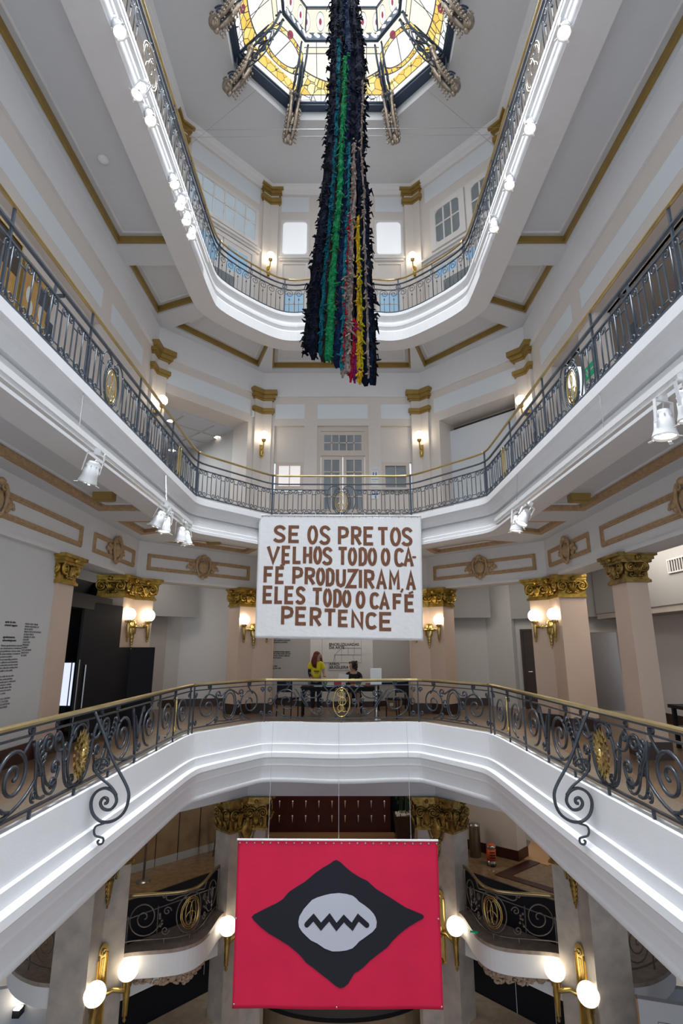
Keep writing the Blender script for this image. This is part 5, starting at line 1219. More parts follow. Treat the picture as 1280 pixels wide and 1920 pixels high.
# ================================================================== SKYLIGHT
ZF = 15.62
FA = octa(2.78, 1.38, 12.62, 1.36, 1.40)      # frame, inner edge
FB = octa(1.63, 2.24, 11.76, 1.05, .70)       # iron ring
FC = octa(1.45, 2.75, 11.25, .98, .62)        # lantern
t = thing('skylight', 'octagonal stained glass skylight with amber garlands in a blue-black frame', 'skylight', (0, 7, ZF))
def oct_band(p, zp, q, zq, th=.03):
    mb = MB(); n = 8
    mb.add([(x, y, zp) for x, y in p] + [(x, y, zq) for x, y in q], [(i, (i + 1) % n, n + (i + 1) % n, n + i) for i in range(n)]); return mb
mb = MB(); n = 8; ins = octa(2.95, 1.17, 12.83, 1.55, 1.43)
mb.add([(x, y, ZF) for x, y in ins] + [(x, y, ZF) for x, y in FA] + [(x, y, ZF + .16) for x, y in FA] + [(x, y, ZF + .3) for x, y in ins], [(a * 8 + i, a * 8 + (i + 1) % 8, (a + 1) * 8 + (i + 1) % 8, (a + 1) * 8 + i) for a in range(3) for i in range(8)]); mb.build('outer_frame', 'skyframe', t)
mb = MB()
for i in range(8):
    a0 = Vector((*FA[i], ZF + .1)); a1 = Vector((*FA[(i + 1) % 8], ZF + .1)); mb.tube([a0, a1], .035, 4); mb.tube([a0, Vector((*FB[i], 16.98))], .05, 4)
mb.build('glazing_bar', 'skyframe', t)
mb = MB()
for i in range(8): mb.add([(*FB[i], 16.85), (*FB[(i + 1) % 8], 16.85), (*FB[(i + 1) % 8], 17.12), (*FB[i], 17.12)] + [(x * .95, 7 + (y - 7) * .985, z) for (x, y), z in ((FB[i], 16.85), (FB[(i + 1) % 8], 16.85), (FB[(i + 1) % 8], 17.12), (FB[i], 17.12))], [(0, 1, 2, 3), (4, 5, 6, 7), (0, 1, 5, 4), (3, 2, 6, 7)])
ring = mb.build('iron_ring', 'skyframe', t)
# pierced scrolls on the ring: pale insets
for i in range(8):
    mb = MB(); a, b_ = Vector(FB[i]), Vector(FB[(i + 1) % 8]); L = (b_ - a).length; d = (b_ - a).normalized(); c = (a + b_) / 2; nn = Vector((0, 7)) - c; nn = (nn - d * nn.dot(d)).normalized()
    K = max(2, int(L / .22))
    for k in range(K):
        s_ = L * (k + .5) / K
        for e in (-1, 1):
          if a.y < 9 and b_.y < 9: continue
          mb = MB(); mb.tube([(a.x + d.x * (s_ + x) + nn.x * .09, a.y + d.y * (s_ + x) + nn.y * .09, 16.985 + z) for x, z in spiral(e * .03, e * .03, .05, .02, 0, 2.2 * PI, 10)], .014, 4); mb.build('scroll_inset', 'lantern', ring)
def glass(name, p, zp, q, zq, m_of, par):
    for i in range(8):
        A0, B0, C0, D0 = Vector((*p[i], zp)), Vector((*p[(i + 1) % 8], zp)), Vector((*q[(i + 1) % 8], zq)), Vector((*q[i], zq))
        ns = 5 if i in (1, 5) else 1
        for k in range(ns):
            A, B_, C_, D_ = A0.lerp(B0, k / ns), A0.lerp(B0, (k + 1) / ns), D0.lerp(C0, (k + 1) / ns), D0.lerp(C0, k / ns)
            w = (B_ - A).length; wt = (C_ - D_).length; hh = max(.6, ((A + B_) / 2 - (C_ + D_) / 2).length)
            me = bpy.data.meshes.new(name); K = 6; vs = []; fs = []; uvs = []
            for r_ in range(K + 1):
                s_ = r_ / K
                for c_ in range(K + 1):
                    e = c_ / K; vs.append(A.lerp(D_, s_).lerp(B_.lerp(C_, s_), e)); uvs.append(((e * 2 - 1) * (w + (wt - w) * s_) / 2 / hh, s_))
            for r_ in range(K):
                for c_ in range(K): o_ = r_ * (K + 1) + c_; fs.append((o_, o_ + 1, o_ + K + 2, o_ + K + 1))
            me.from_pydata([tuple(v - Vector((0, 7, ZF))) for v in vs], [], fs); ul = me.uv_layers.new(name='UVMap')
            for lp in me.loops: ul.data[lp.index].uv = uvs[lp.vertex_index]
            me.materials.append(m_of(i)); o = bpy.data.objects.new(name, me); COL.objects.link(o); o.parent = par
glass('stained_glass', FA, ZF + .12, FB, 16.9, lambda i: M['glass_diag'] if i in (0, 2, 4, 6) else M['glass_lower'], t)
glass('stained_glass', FB, 17.1, FC, 17.42, lambda i: M['glass_upper'], t)
mb = MB(); mb.add([(x, y, 17.45) for x, y in FC], [tuple(range(8))]); mb.build('lantern_glass', 'lantern', t)
mb = MB()
for i in range(8): mb.tube([(*FC[i], 17.43), (*FC[(i + 1) % 8], 17.43)], .03, 4); mb.tube([(*FB[i], 17.1), (*FC[i], 17.43)], .03, 4)
mb.build('lantern_frame', 'skyframe', t)
# bronze brackets
def bracket(top, foot, label):
    top, foot = Vector(top), Vector(foot); d = (foot - top).normalized(); l_ = Vector((d.y, -d.x)); Lr = (foot - top).length
    t = thing('skylight_bracket', label, 'bracket', (foot.x, foot.y, ZC), 'bronze brackets round the skylight')
    def B(r, z, s_=0.0): q = top + d * r + l_ * s_; return (q.x, q.y, z)
    for s_ in (-.10, .10):
        mb = MB(); mb.tube([B(r, z, s_) for r, z in bez((.03, 16.9), (.02, 16.3), (Lr * .55, 16.0), (Lr * .72, 15.55), 12)], .030, 6)
        mb.tube([B(r, z, s_) for r, z in spiral(.10, 16.78, .11, .02, PI, -1.6 * PI, 16)], .026, 6); mb.build('iron_bar', 'skyframe', t, True)
        mb = MB(); pts = bez((Lr * .62, 15.75), (Lr * .72, 15.25), (Lr * .82, 14.98), (Lr + .12, 14.72), 12); mb.tube([B(r, z, s_) for r, z in pts], [.085, .065, .06, .06, .065, .07, .075, .08, .08, .075, .07, .06, .05], 8)
        mb.ball(B(Lr * .62, 15.77, s_), .10, 10, 8); mb.ball(B(Lr + .14, 14.66, s_ * .8), .075, 8, 6, (1, 1, 1.2)); mb.build('bronze_arm', 'bronze', t, True)
        mb = MB()
        for k in range(9):
            f = k / 8; r = Lr * (.66 + .34 * f); z = 15.45 - .75 * f
            mb.ball(B(r + .05, z - .06, s_ * 1.7), .05 - .02 * abs(f - .4), 7, 5); mb.ball(B(r, z - .15, s_ * 1.9), .032, 6, 4)
        mb.build('garland', 'bronze', t, True)
        mb = MB(); mb.tube([B(r, z, s_ * .5) for r, z in bez((.25, 16.45), (.25, 15.9), (Lr * .45, 15.4), (Lr * .95, 15.25), 10)], .018, 5); mb.tube([B(r, z, s_ * .5) for r, z in spiral(Lr * .55, 15.62, .16, .02, .5 * PI, 3.4 * PI, 20)], .016, 5); mb.tube([B(r, z, s_ * .5) for r, z in spiral(Lr * .86, 15.18, .12, .02, 0, -2.8 * PI, 18)], .016, 5); mb.build('scroll', 'skyframe', t, True)
    for s_ in (-.10, .10):
        for pts_ in (bez((Lr * .20, 16.2), (Lr * .75, 16.35), (Lr * 1.0, 15.75), (Lr * .88, 15.15), 12), spiral(Lr * .70, 15.75, .26, .03, -.3 * PI, 3.0 * PI, 26), spiral(Lr * .42, 16.0, .18, .02, PI, -2.2 * PI, 20), spiral(Lr * 1.0, 15.02, .15, .02, .2 * PI, 3.0 * PI, 20)):
            mb = MB(); mb.tube([B(r, z, s_) for r, z in pts_], .024, 6); mb.build('scroll', 'skyframe', t, True)
    mb = MB()
    for k in range(10): mb.ball(B(Lr * .80 + random.uniform(-.03, .03), 15.20 - k * .035, random.uniform(-.04, .04)), .055 - .003 * k, 7, 5)
    mb.ball(B(Lr * .8, 15.30), .035, 6, 5, (1, 1, 2)); mb.build('tassel', 'bronze', t, True)
    mb = MB(); mb.ball(B(Lr + .16, 14.82), .17, 10, 8, (.9, .9, 1.15)); mb.ball(B(Lr + .24, 14.92), .07, 8, 6)
    for s_ in (-1, 1): mb.tube([B(Lr + .14 + r, 14.90 + z, s_ * .13) for r, z in spiral(.02, .02, .07, .015, 0, 2.4 * PI, 12)], .02, 5)
    mb.build('scrolled_mask', 'bronze', t, True)
BL = [(FB[0], HOLE[0], 'bronze skylight bracket just left of the hanging textile'), (FB[1], HOLE[1], 'bronze skylight bracket at the left corner, second from the textile'), ((-1.63, 9.55), (-2.95, 9.85), 'bronze skylight bracket cut by the top of the picture on the left'),
      (FB[7], HOLE[7], 'bronze skylight bracket just right of the hanging textile'), (FB[6], HOLE[6], 'bronze skylight bracket at the right corner, second from the textile'), ((1.63, 9.55), (2.95, 9.85), 'bronze skylight bracket cut by the top of the picture on the right')]
for tp, ft, lb in BL:
    if len(tp) == 2 and tp[1] < 5: continue
    bracket(tp, ft, lb)
# ================================================================== HANGING KNITTED TEXTILE
TX = [(11.01, -.17, .26), (9.79, -.18, .38), (8.64, -.20, .39), (7.63, -.24, .36), (6.73, -.32, .43), (6.05, -.38, .42), (5.38, -.46, .46), (4.60, -.51, .49), (3.95, -.54, .50), (3.4, -.55, .51)]
def tx(z):
    if z >= TX[0][0]: k = (17.2 - z) / (17.2 - TX[0][0]); return (-.05 - .12 * k, .12 + .14 * k)
    for (z0, a0, b0), (z1, a1, b1) in zip(TX, TX[1:]):
        if z1 <= z <= z0: k = (z0 - z) / (z0 - z1); return (a0 + (a1 - a0) * k, b0 + (b1 - b0) * k)
    return TX[-1][1:]
TT = thing('hanging_textile', 'long hanging knitted textile in black, green, teal and yellow strips', 'textile', (0, 7.0, 3.7))
rnd = random.Random(3)
YT = 7.0
def yarn(name): return name
YC = {'navy': (0.005, 0.007, 0.018), 'black': (0.005, 0.006, 0.010), 'teal': (0.004, 0.085, 0.115), 'green': (0.010, 0.17, 0.06), 'brown': (0.022, 0.018, 0.016), 'olive': (0.05, 0.06, 0.035), 'blue': (0.005, 0.013, 0.042), 'cyan': (0.01, 0.14, 0.17),
      'grey': (0.19, 0.165, 0.15), 'pinkgrey': (0.30, 0.22, 0.19), 'red': (0.35, 0.012, 0.03), 'magenta': (0.22, 0.012, 0.10), 'violet': (0.015, 0.012, 0.11), 'yellow': (0.50, 0.29, 0.015), 'lime': (0.40, 0.38, 0.02), 'beige': (0.28, 0.22, 0.19)}
for k, c in YC.items(): M['yarn_' + k] = mat('yarn_' + k, c, 1.0, noise=0.55, nscale=26, bump=0.9, bscale=38, spec=0.08)
def strip(f0, f1, ztop, zbot, w0, w1, m, dy, tuft=0.4, flat=.5):
    """a lumpy knitted strip: f is the place across the cloth (0..1) at the top and the bottom"""
    mb = MB(); n = int((ztop - zbot) / .085); pts = []; rr = []
    for k in range(n + 1):
        s_ = k / n; z = ztop + (zbot - ztop) * s_; a, b_ = tx(z); fr = f0 + (f1 - f0) * s_ ** .8
        pts.append((a + (b_ - a) * fr + rnd.uniform(-.008, .008), YT + dy + rnd.uniform(-.012, .012), z))
        w = (w0 + (w1 - w0) * s_) * .5; rr.append(w * rnd.uniform(.78, 1.2))
    rr[-1] *= .5
    V0 = len(mb.v); mb.tube(pts, rr, 9, flat=flat, up=(1, 0, 0))
    mb.v[V0:] = [(x + rnd.uniform(-.007, .007), y + rnd.uniform(-.012, .008), z + rnd.uniform(-.015, .015)) for x, y, z in mb.v[V0:]]
    for k in range(int(n * tuft * 2.2)):        # knots, loops and loose ends
        i = rnd.randrange(n); p = Vector(pts[i]); r = rr[i]; sg = rnd.choice((-1, 1)); big = rnd.random() < .08
        q = p + Vector((sg * r * rnd.uniform(.3, 1.0), rnd.uniform(-.05, -.01), rnd.uniform(-.04, .04))); d = Vector((sg * rnd.uniform(.0, .03), rnd.uniform(-.02, .02), rnd.uniform(-.035, .01))) * (2 if big else 1)
        mb.tube([q - d * .4, q, q + d, q + d * 1.5], [.008, .014, .012, .004], 5)
    return mb.build('knitted_strip', m, TT, False)
mb = MB(); n = 110; prev = None; vs = []; fs = []; J = 8
for k in range(n + 1):
    z = 17.2 + (4.25 - 17.2) * k / n; a, b_ = tx(z)
    for j in range(J): an = 2 * PI * j / J; vs.append(((a + b_) / 2 + math.cos(an) * (b_ - a) * .47 * rnd.uniform(.93, 1.05), YT + .12 + math.sin(an) * .13 * rnd.uniform(.7, 1.2), z + rnd.uniform(-.02, .02)))
for k in range(n):
    for j in range(J): l = (j + 1) % J; fs.append((k * J + j, k * J + l, (k + 1) * J + l, (k + 1) * J + j))
fs += [tuple(range(J)), tuple(n * J + j for j in range(J))]; mb.add(vs, fs)
for k in range(190):
    z = rnd.uniform(4.0, 12.5); a, b_ = tx(z); sg = rnd.choice((-1, 1)); x = (a if sg < 0 else b_); l = rnd.uniform(.03, .10)
    mb.tube([(x - sg * .04, YT + rnd.uniform(0, .15), z), (x + sg * l * .6, YT + rnd.uniform(0, .12), z + rnd.uniform(-.03, .03)), (x + sg * l, YT + .08, z - rnd.uniform(-.02, .06))], [.02, rnd.uniform(.012, .03), .006], 5)
mb.build('backing_cloth', 'yarn_navy', TT)
for f0, f1, zt, zb, w0, w1, m, dy in [
    (.10, .03, 11.5, 4.15, .10, .11, 'black', .0), (.16, .09, 11.5, 4.05, .09, .10, 'navy', -.04), (.20, .13, 11.4, 3.98, .08, .09, 'black', -.03), (.24, .22, 10.0, 4.02, .07, .06, 'teal', -.06), (.30, .27, 10.4, 3.95, .07, .10, 'brown', -.04),
    (.44, .34, 9.6, 3.93, .07, .12, 'green', -.09), (.52, .39, 9.2, 3.90, .04, .05, 'olive', -.06), (.38, .36, 12, 10.0, .12, .10, 'navy', -.04), (.56, .46, 11.2, 3.84, .08, .13, 'blue', -.06), (.60, .52, 7.8, 3.75, .04, .06, 'cyan', -.08), (.62, .545, 6.4, 3.9, .012, .015, 'red', -.10),
    (.68, .54, 7.4, 3.68, .03, .05, 'pinkgrey', -.07), (.70, .58, 7.2, 3.74, .05, .09, 'grey', -.08), (.74, .62, 7.8, 3.76, .04, .055, 'pinkgrey', -.09), (.70, .62, 5.2, 3.72, .04, .07, 'brown', -.05), (.72, .645, 4.6, 3.62, .05, .06, 'red', -.07), (.74, .69, 4.6, 3.60, .03, .06, 'magenta', -.06), (.77, .73, 5.6, 3.63, .04, .05, 'violet', -.06),
    (.78, .76, 6.4, 3.57, .035, .08, 'yellow', -.09), (.81, .80, 6.2, 3.80, .015, .02, 'lime', -.10), (.84, .85, 11, 3.58, .10, .12, 'navy', -.04), (.93, .88, 9.0, 3.66, .025, .03, 'beige', -.08), (.90, .92, 9.0, 3.60, .06, .08, 'blue', -.03), (.95, .96, 11.4, 3.62, .08, .09, 'black', .0)]:
    strip(f0, f1, zt, zb, w0, w1, 'yarn_' + m, dy, .75 if m in ('beige', 'pinkgrey', 'green', 'black') else .45)
mb = MB(); mb.tube([(.05, 7.0, 17.0), (.05, 7.0, 17.5)], .03, 6); mb.build('hanging_ring', 'steel', TT)
# guy wires across the top of the void
for a, b_, lb in (((-4.93, 12.9, 14.75), (4.93, 12.9, 14.85), 'thin steel wire stretched across the top of the atrium, upper one'), ((-4.92, 11.6, 13.5), (4.92, 11.6, 13.6), 'thin steel wire stretched across the top of the atrium, lower one'),
                  ((-2.4, 11.9, 15.3), (-4.8, 13.0, 14.3), 'thin slanting wire from the skylight corner to the left wall'), ((2.4, 11.9, 15.3), (4.8, 13.0, 14.3), 'thin slanting wire from the skylight corner to the right wall')):
    mb = MB(); mb.tube([a, b_], .004, 4); o = mb.build('steel_wire', 'steel', None, loc=a); tag(o, lb, 'wire', 'steel wires of the atrium')

# ================================================================== BANNERS
def cloth_w(u, v, seed, amp): return amp * (math.sin(u * 9 + seed + v * 1.3) * .5 + math.sin(u * 17.3 + v * 4 + seed * 2) * .28 + math.sin(v * 11 + u * 3 + seed) * .22) * (.35 + .65 * v)
class Banner:
    def __init__(s, tl, tr, bl, br, y, seed, amp): s.tl, s.tr, s.bl, s.br, s.y, s.seed, s.amp = tl, tr, bl, br, y, seed, amp
    def P(s, u, v, d=0.0):      # u, v in 0..1 from the top left corner; d in front of the cloth
        x = (s.tl[0] * (1 - u) + s.tr[0] * u) * (1 - v) + (s.bl[0] * (1 - u) + s.br[0] * u) * v
        z = (s.tl[1] * (1 - u) + s.tr[1] * u) * (1 - v) + (s.bl[1] * (1 - u) + s.br[1] * u) * v
        return (x, s.y - cloth_w(u, v, s.seed, s.amp) - d, z)
    def cloth(s, nu, nv, name, m, par, th=.006, scal=0.0):
        mb = MB(); vs = []; fs = []
        for d in (0, -th):
            for j in range(nv + 1):
                for i in range(nu + 1):
                    p = s.P(i / nu, j / nv, d); vs.append((p[0], p[1], p[2] + (scal * abs(math.sin(i / nu * PI * 24)) * (1 - min(1, j / 2)) if scal else 0)))
        o = (nu + 1) * (nv + 1)
        for b_ in (0, o):
            for j in range(nv):
                for i in range(nu): k = b_ + j * (nu + 1) + i; fs.append((k, k + 1, k + nu + 2, k + nu + 1))
        for i in range(nu): fs.append((i, i + 1, o + i + 1, o + i)); k = nv * (nu + 1) + i; fs.append((k, k + 1, o + k + 1, o + k))
        for j in range(nv): k = j * (nu + 1); fs.append((k, k + nu + 1, o + k + nu + 1, o + k)); k += nu; fs.append((k, k + nu + 1, o + k + nu + 1, o + k))
        mb.add(vs, fs); return mb.build(name, m, par, True)
    def patch(s, poly, name, m, par, d=.004):   # filled outline lying on the cloth
        bm = bmesh.new(); vs = [bm.verts.new((u, v, 0)) for u, v in poly]; es = [bm.edges.new((vs[i], vs[(i + 1) % len(vs)])) for i in range(len(vs))]
        bmesh.ops.triangle_fill(bm, use_beauty=True, use_dissolve=False, edges=es)
        bmesh.ops.subdivide_edges(bm, edges=bm.edges[:], cuts=3, use_grid_fill=True); bmesh.ops.triangulate(bm, faces=bm.faces[:]); bm.verts.index_update()
        mb = MB(); n = len(bm.verts); f = [tuple(v.index for v in q.verts) for q in bm.faces]
        mb.add([s.P(v.co.x, v.co.y, d) for v in bm.verts], f); bm.free(); return mb.build(name, m, par, True)
    def ribbon(mb_s, mb, pts, w, asp, d=.004, cap=0.0):     # pts in u, v; w width in u units; asp = height/width of the banner
        Q = [Vector((u, v * asp)) for u, v in pts]; L = []; R = []
        for i, p in enumerate(Q):
            a = Q[i - 1] if i else None; c = Q[i + 1] if i < len(Q) - 1 else None
            d1 = (p - a).normalized() if a is not None else (c - p).normalized(); d2 = (c - p).normalized() if c is not None else d1
            n1 = Vector((-d1.y, d1.x)); n2 = Vector((-d2.y, d2.x)); n = (n1 + n2); n = n.normalized() if n.length > 1e-6 else n1; k = 1 / max(.45, n.dot(n1)); L.append(p + n * w / 2 * k); R.append(p - n * w / 2 * k)
        vs = []; 
        for a, b_ in zip(L, R): vs += [mb_s.P(a.x, a.y / asp, d), mb_s.P(b_.x, b_.y / asp, d), mb_s.P(a.x, a.y / asp, d - .003), mb_s.P(b_.x, b_.y / asp, d - .003)]
        fs = []
        for i in range(len(Q) - 1): o = i * 4; fs += [(o, o + 1, o + 5, o + 4), (o, o + 4, o + 6, o + 2), (o + 1, o + 3, o + 7, o + 5)]
        mb.add(vs, fs)
# white banner with the hand-painted sentence
WT = thing('lettered_banner', 'white cotton banner with brown hand-painted sentence hung from the upper railing', 'banner', (0, 13.16, .2))
WB = Banner((-2.07, 3.20), (2.00, 3.18), (-2.06, .19), (1.94, .13), 13.16, 1.0, .012)
WB.cloth(72, 44, 'cloth', 'cloth', WT, scal=-.012)
GL = {'S': [[(.95, .20), (.80, .06), (.50, .0), (.20, .07), (.08, .24), (.22, .42), (.55, .52), (.85, .64), (.93, .80), (.78, .95), (.45, 1.0), (.18, .95), (.02, .84)]], 'E': [[(1, 0), (0.08, 0), (0.08, 1), (1, 1)], [(.08, .5), (.88, .5)]], 'O': 'O', 'P': [[(.1, 1.06), (.1, 0), (.55, 0), (.88, .08), (.97, .27), (.88, .48), (.55, .57), (.1, .57)]],
      'R': [[(.1, 1.06), (.1, 0), (.55, 0), (.86, .07), (.94, .25), (.86, .45), (.55, .53), (.1, .53)], [(.42, .53), (.98, 1.05)]], 'T': [[(-.02, 0), (1.02, 0)], [(.5, 0), (.5, 1.06)]], 'V': [[(.02, -.05), (.5, 1.0), (.98, -.05)]], 'L': [[(.08, -.05), (.08, 1), (1.02, 1)]], 'H': [[(.08, -.05), (.08, 1.06)], [(.92, -.05), (.92, 1.06)], [(.08, .52), (.92, .52)]],
      'D': [[(.1, 0), (.5, 0), (.82, .1), (.94, .32), (.94, .68), (.82, .9), (.5, 1), (.1, 1), (.1, -.04)]], 'C': [[(1.0, .16), (.82, .03), (.5, 0), (.2, .07), (.06, .3), (.06, .7), (.2, .93), (.5, 1), (.82, .97), (1.0, .84)]], 'A': [[(.03, 1.06), (.5, -.02), (.97, 1.06)], [(.2, .68), (.8, .68)]], '-': [[(0, .5), (1, .5)]], 'F': [[(.98, 0), (.08, 0), (.08, 1.06)], [(.08, .5), (.85, .5)]],
      'U': [[(.06, -.05), (.06, .68), (.18, .92), (.5, 1.0), (.82, .92), (.94, .68), (.94, -.05)]], 'Z': [[(.05, 0), (.95, 0), (.06, 1), (1.0, 1)]], 'I': [[(.5, -.05), (.5, 1.06)]], 'M': [[(.06, 1.06), (.08, .0), (.5, .62), (.92, .0), (.94, 1.06)]], ',': [[(.8, 0), (.6, .5), (.1, 1)]], 'N': [[(.06, 1.06), (.06, 0), (.94, 1), (.94, -.05)]]}
GL['O'] = [[(.5 + .45 * math.sin(2 * PI * k / 20) * (1 if abs(math.cos(2 * PI * k / 20)) < .7 else 1.0), .5 - .5 * math.cos(2 * PI * k / 20)) for k in range(21)]]
ROWS = ["S 150 255 137 270|E 262 356 140 270|O 405 486 137 280|S 490 581 137 284|P 626 713 145 282|R 722 808 143 284|E 815 900 145 285|T 917 1006 148 286|O 1012 1097 147 290|S 1094 1184 147 290",
        "V 108 213 295 425|E 220 291 295 426|L 302 368 295 428|H 377 446 295 428|O 454 516 294 430|S 515 596 300 437|T 628 706 300 436|O 706 771 302 438|D 783 846 302 438|O 850 917 304 438|O 946 1015 305 438|C 1043 1114 305 444|A 1110 1186 305 442|- 1175 1203 366 378",
        "F 92 172 450 572|E 178 250 450 577|- 213 247 430 446|P 298 383 452 580|R 388 472 455 582|O 476 541 455 586|D 545 610 458 590|U 618 693 462 597|Z 688 782 465 602|I 783 812 465 604|R 818 903 468 607|A 910 990 472 610|M 1000 1086 475 612|, 1088 1106 602 630|A 1128 1198 480 613",
        "E 90 171 593 720|L 178 240 592 721|E 248 323 594 722|S 328 404 594 725|T 444 529 604 730|O 530 591 606 740|D 601 663 611 742|O 667 731 616 742|O 764 833 622 748|C 865 932 632 752|A 932 1009 635 756|F 1028 1104 640 756|E 1112 1191 645 768|- 1146 1178 622 640",
        "P 222 321 740 872|E 326 419 742 872|R 428 524 745 878|T 530 629 754 878|E 634 717 760 880|N 728 824 766 888|C 832 917 775 895|E 925 1031 773 903"]
for row in ROWS:
    for it in row.split('|'):
        ch, x0, x1, y0, y1 = it.split(); x0, x1, y0, y1 = [float(q) for q in (x0, x1, y0, y1)]
        U = lambda a: (x0 + (x1 - x0) * a - 47) / 1198; V = lambda b_: (y0 + 10 + (y1 - y0 - 20) * b_ - 60) / 908
        mb = MB(); acc = ch == '-' and y0 > 400
        for st in ([[(0, .9), (1, .1)]] if acc else GL[ch]):
            if ch in 'SC' : st = chaikin(st, 2)
            pts = [(U(.12 + .76 * a), V(b_)) for a, b_ in st] if ch not in '-,' else [((x0 + (x1 - x0) * a - 47) / 1198, (y0 + (y1 - y0) * b_ - 60) / 908) for a, b_ in st]
            WB.ribbon(mb, pts, (.0205 if ch not in '-,' else .013), 3.0 / 4.05, d=.004)
        mb.build('letter', 'coffee', WT)
mb = MB(); mb.tube([WB.P(0, .0, .008), WB.P(1, .0, .008)], .009, 6); mb.build('hanging_rod', 'lampwhite', WT)
mb = MB()
for i in range(25): p = WB.P((i + .5) / 25, .012, .004); mb.ball(p, .014, 6, 4, (1, .4, 1))
mb.build('eyelet_row', 'steel', WT)
mb = MB()
for i in range(13): x_, y_, z_ = WB.P((i + .5) / 13, 0); mb.tube([(x_, y_, z_), (x_, 13.44, 3.33)], .005, 4)
mb.build('tie_cord', 'lampwhite', WT)
# crimson banner
RT = thing('emblem_banner', 'crimson banner with black diamond and pale zigzag mouth, hung over the lower storey', 'banner', (0, 12.75, -7))
RB = Banner((-2.19, -3.98), (2.03, -4.0), (-2.17, -6.97), (2.02, -6.99), 12.75, 2.2, .02)
RB.cloth(64, 44, 'cloth', 'red', RT)
def rbuv(x, y):
    v = (y - 328) / 776.0; xl = 165 - 25 * v; xr = 1085 + 20 * v; return ((x - xl) / (xr - xl), v)
DM = [(606, 426), (620, 421), (638, 432), (662, 456), (690, 480), (725, 503), (760, 520), (800, 558), (835, 580), (870, 602), (900, 622), (935, 645), (975, 662), (1012, 678), (1021, 688), (1014, 699), (990, 712), (960, 730), (930, 750), (900, 775), (875, 800), (850, 830), (812, 858), (770, 890), (742, 918), (718, 936), (700, 945), (690, 960), (672, 990), (650, 1008), (632, 1011), (612, 1000), (575, 970), (540, 945), (508, 920), (478, 900), (460, 878), (440, 858), (400, 826), (350, 795), (310, 772), (270, 740), (238, 708), (228, 693), (240, 681), (270, 665), (310, 645), (345, 628), (372, 610), (400, 576), (435, 552), (470, 530), (500, 504), (520, 486), (555, 460), (588, 440)]
RB.patch([rbuv(*p) for p in DM], 'black_diamond', 'clothblack', RT, .008)
MO = [(590, 582), (630, 578), (665, 582), (692, 590), (708, 602), (722, 618), (748, 636), (772, 656), (788, 674), (797, 690), (803, 712), (800, 738), (784, 758), (762, 774), (740, 790), (722, 802), (706, 820), (690, 834), (662, 843), (630, 847), (598, 847), (565, 835), (530, 812), (500, 798), (478, 778), (460, 760), (446, 738), (443, 715), (448, 690), (468, 655), (488, 632), (506, 612), (530, 600), (560, 590)]
RB.patch([rbuv(*p) for p in MO], 'pale_mouth', 'clothgrey', RT, .013)
mb = MB(); ZZ = [(482, 727), (497, 710), (513, 693), (530, 714), (547, 735), (567, 712), (586, 691), (602, 714), (618, 736), (635, 716), (652, 696), (671, 716), (690, 735), (704, 713), (718, 692), (738, 710), (757, 727)]
RB.ribbon(mb, [rbuv(*p) for p in ZZ], .0245, 3.0 / 4.2, d=.017)
for p in (ZZ[0], ZZ[-1]): q = RB.P(*rbuv(*p), .016); mb.ball(q, .052, 10, 6, (1, .06, 1))
mb.build('zigzag', 'clothblack', RT)
mb = MB(); a, b_ = RB.P(-.004, -.004, 0), RB.P(1.004, -.004, 0); mb.tube([a, b_], .022, 8); rod = mb.build('hanging_rod', 'lampwhite', RT)
for i in range(26):
    p = RB.P((i + .15 if i == 0 else i + .0) / 25.2 + .004, .016, .006); mb = MB(); mb.ball(p, .02, 8, 5, (1, .4, 1)); mb.build('eyelet', 'steel', RT)
for u, v in ((.008, .975), (.495, .988), (.992, .985), (.992, .48), (.004, .48)):
    mb = MB(); mb.ball(RB.P(u, v, .006), .02, 8, 5, (1, .4, 1)); mb.build('eyelet', 'steel', RT)
for u in (.152, .505, .868):
    p = RB.P(u, -.004); mb = MB(); mb.tube([p, (p[0], 12.86, -2.36), (p[0], 13.02, -1.68)], .0045, 4); c_ = mb.build('hanging_cable', 'steel', RT); mb = MB(); mb.tube([p, (p[0], p[1], p[2] + .10)], .011, 5); mb.build('turnbuckle', 'steel', c_)

# ================================================================== RECEPTION: PEOPLE AND FURNITURE
def skin_fig(name, verts, edges, root, m, par, sub=2):
    me = bpy.data.meshes.new(name); off = Vector(par.location)
    me.from_pydata([tuple(Vector(v[:3]) - off) for v in verts], edges, []); o = bpy.data.objects.new(name, me); COL.objects.link(o); o.parent = par
    sk = o.modifiers.new('skin', 'SKIN'); 
    for i, v in enumerate(verts):
        d = me.skin_vertices[0].data[i]; d.radius = (v[3], v[4] if len(v) > 4 else v[3]); d.use_root = (i == root)
    sk.use_smooth_shade = True; ss = o.modifiers.new('sub', 'SUBSURF'); ss.levels = sub; ss.render_levels = sub
    me.materials.append(M[m]); return o
def hand(mb, wrist, d, side):
    """five bent fingers from a wrist along d (world), side = thumb direction"""
    w, d, s_ = Vector(wrist), Vector(d).normalized(), Vector(side).normalized(); up = d.cross(s_)
    mb.tube([w, w + d * .05, w + d * .09], [.026, .036, .034], 8, flat=.55, up=s_)
    for k, (off, l) in enumerate(((.027, .070), (.009, .080), (-.009, .074), (-.027, .058))):
        p = w + d * .085 + s_ * off; mb.tube([p, p + d * l * .45 - up * .006, p + d * l * .8 - up * .022, p + d * l - up * .038], [.0095, .009, .008, .006], 6)
    p = w + d * .03 + s_ * .03; mb.tube([p, p + s_ * .022 + d * .02, p + s_ * .03 + d * .05], [.011, .010, .007], 6)
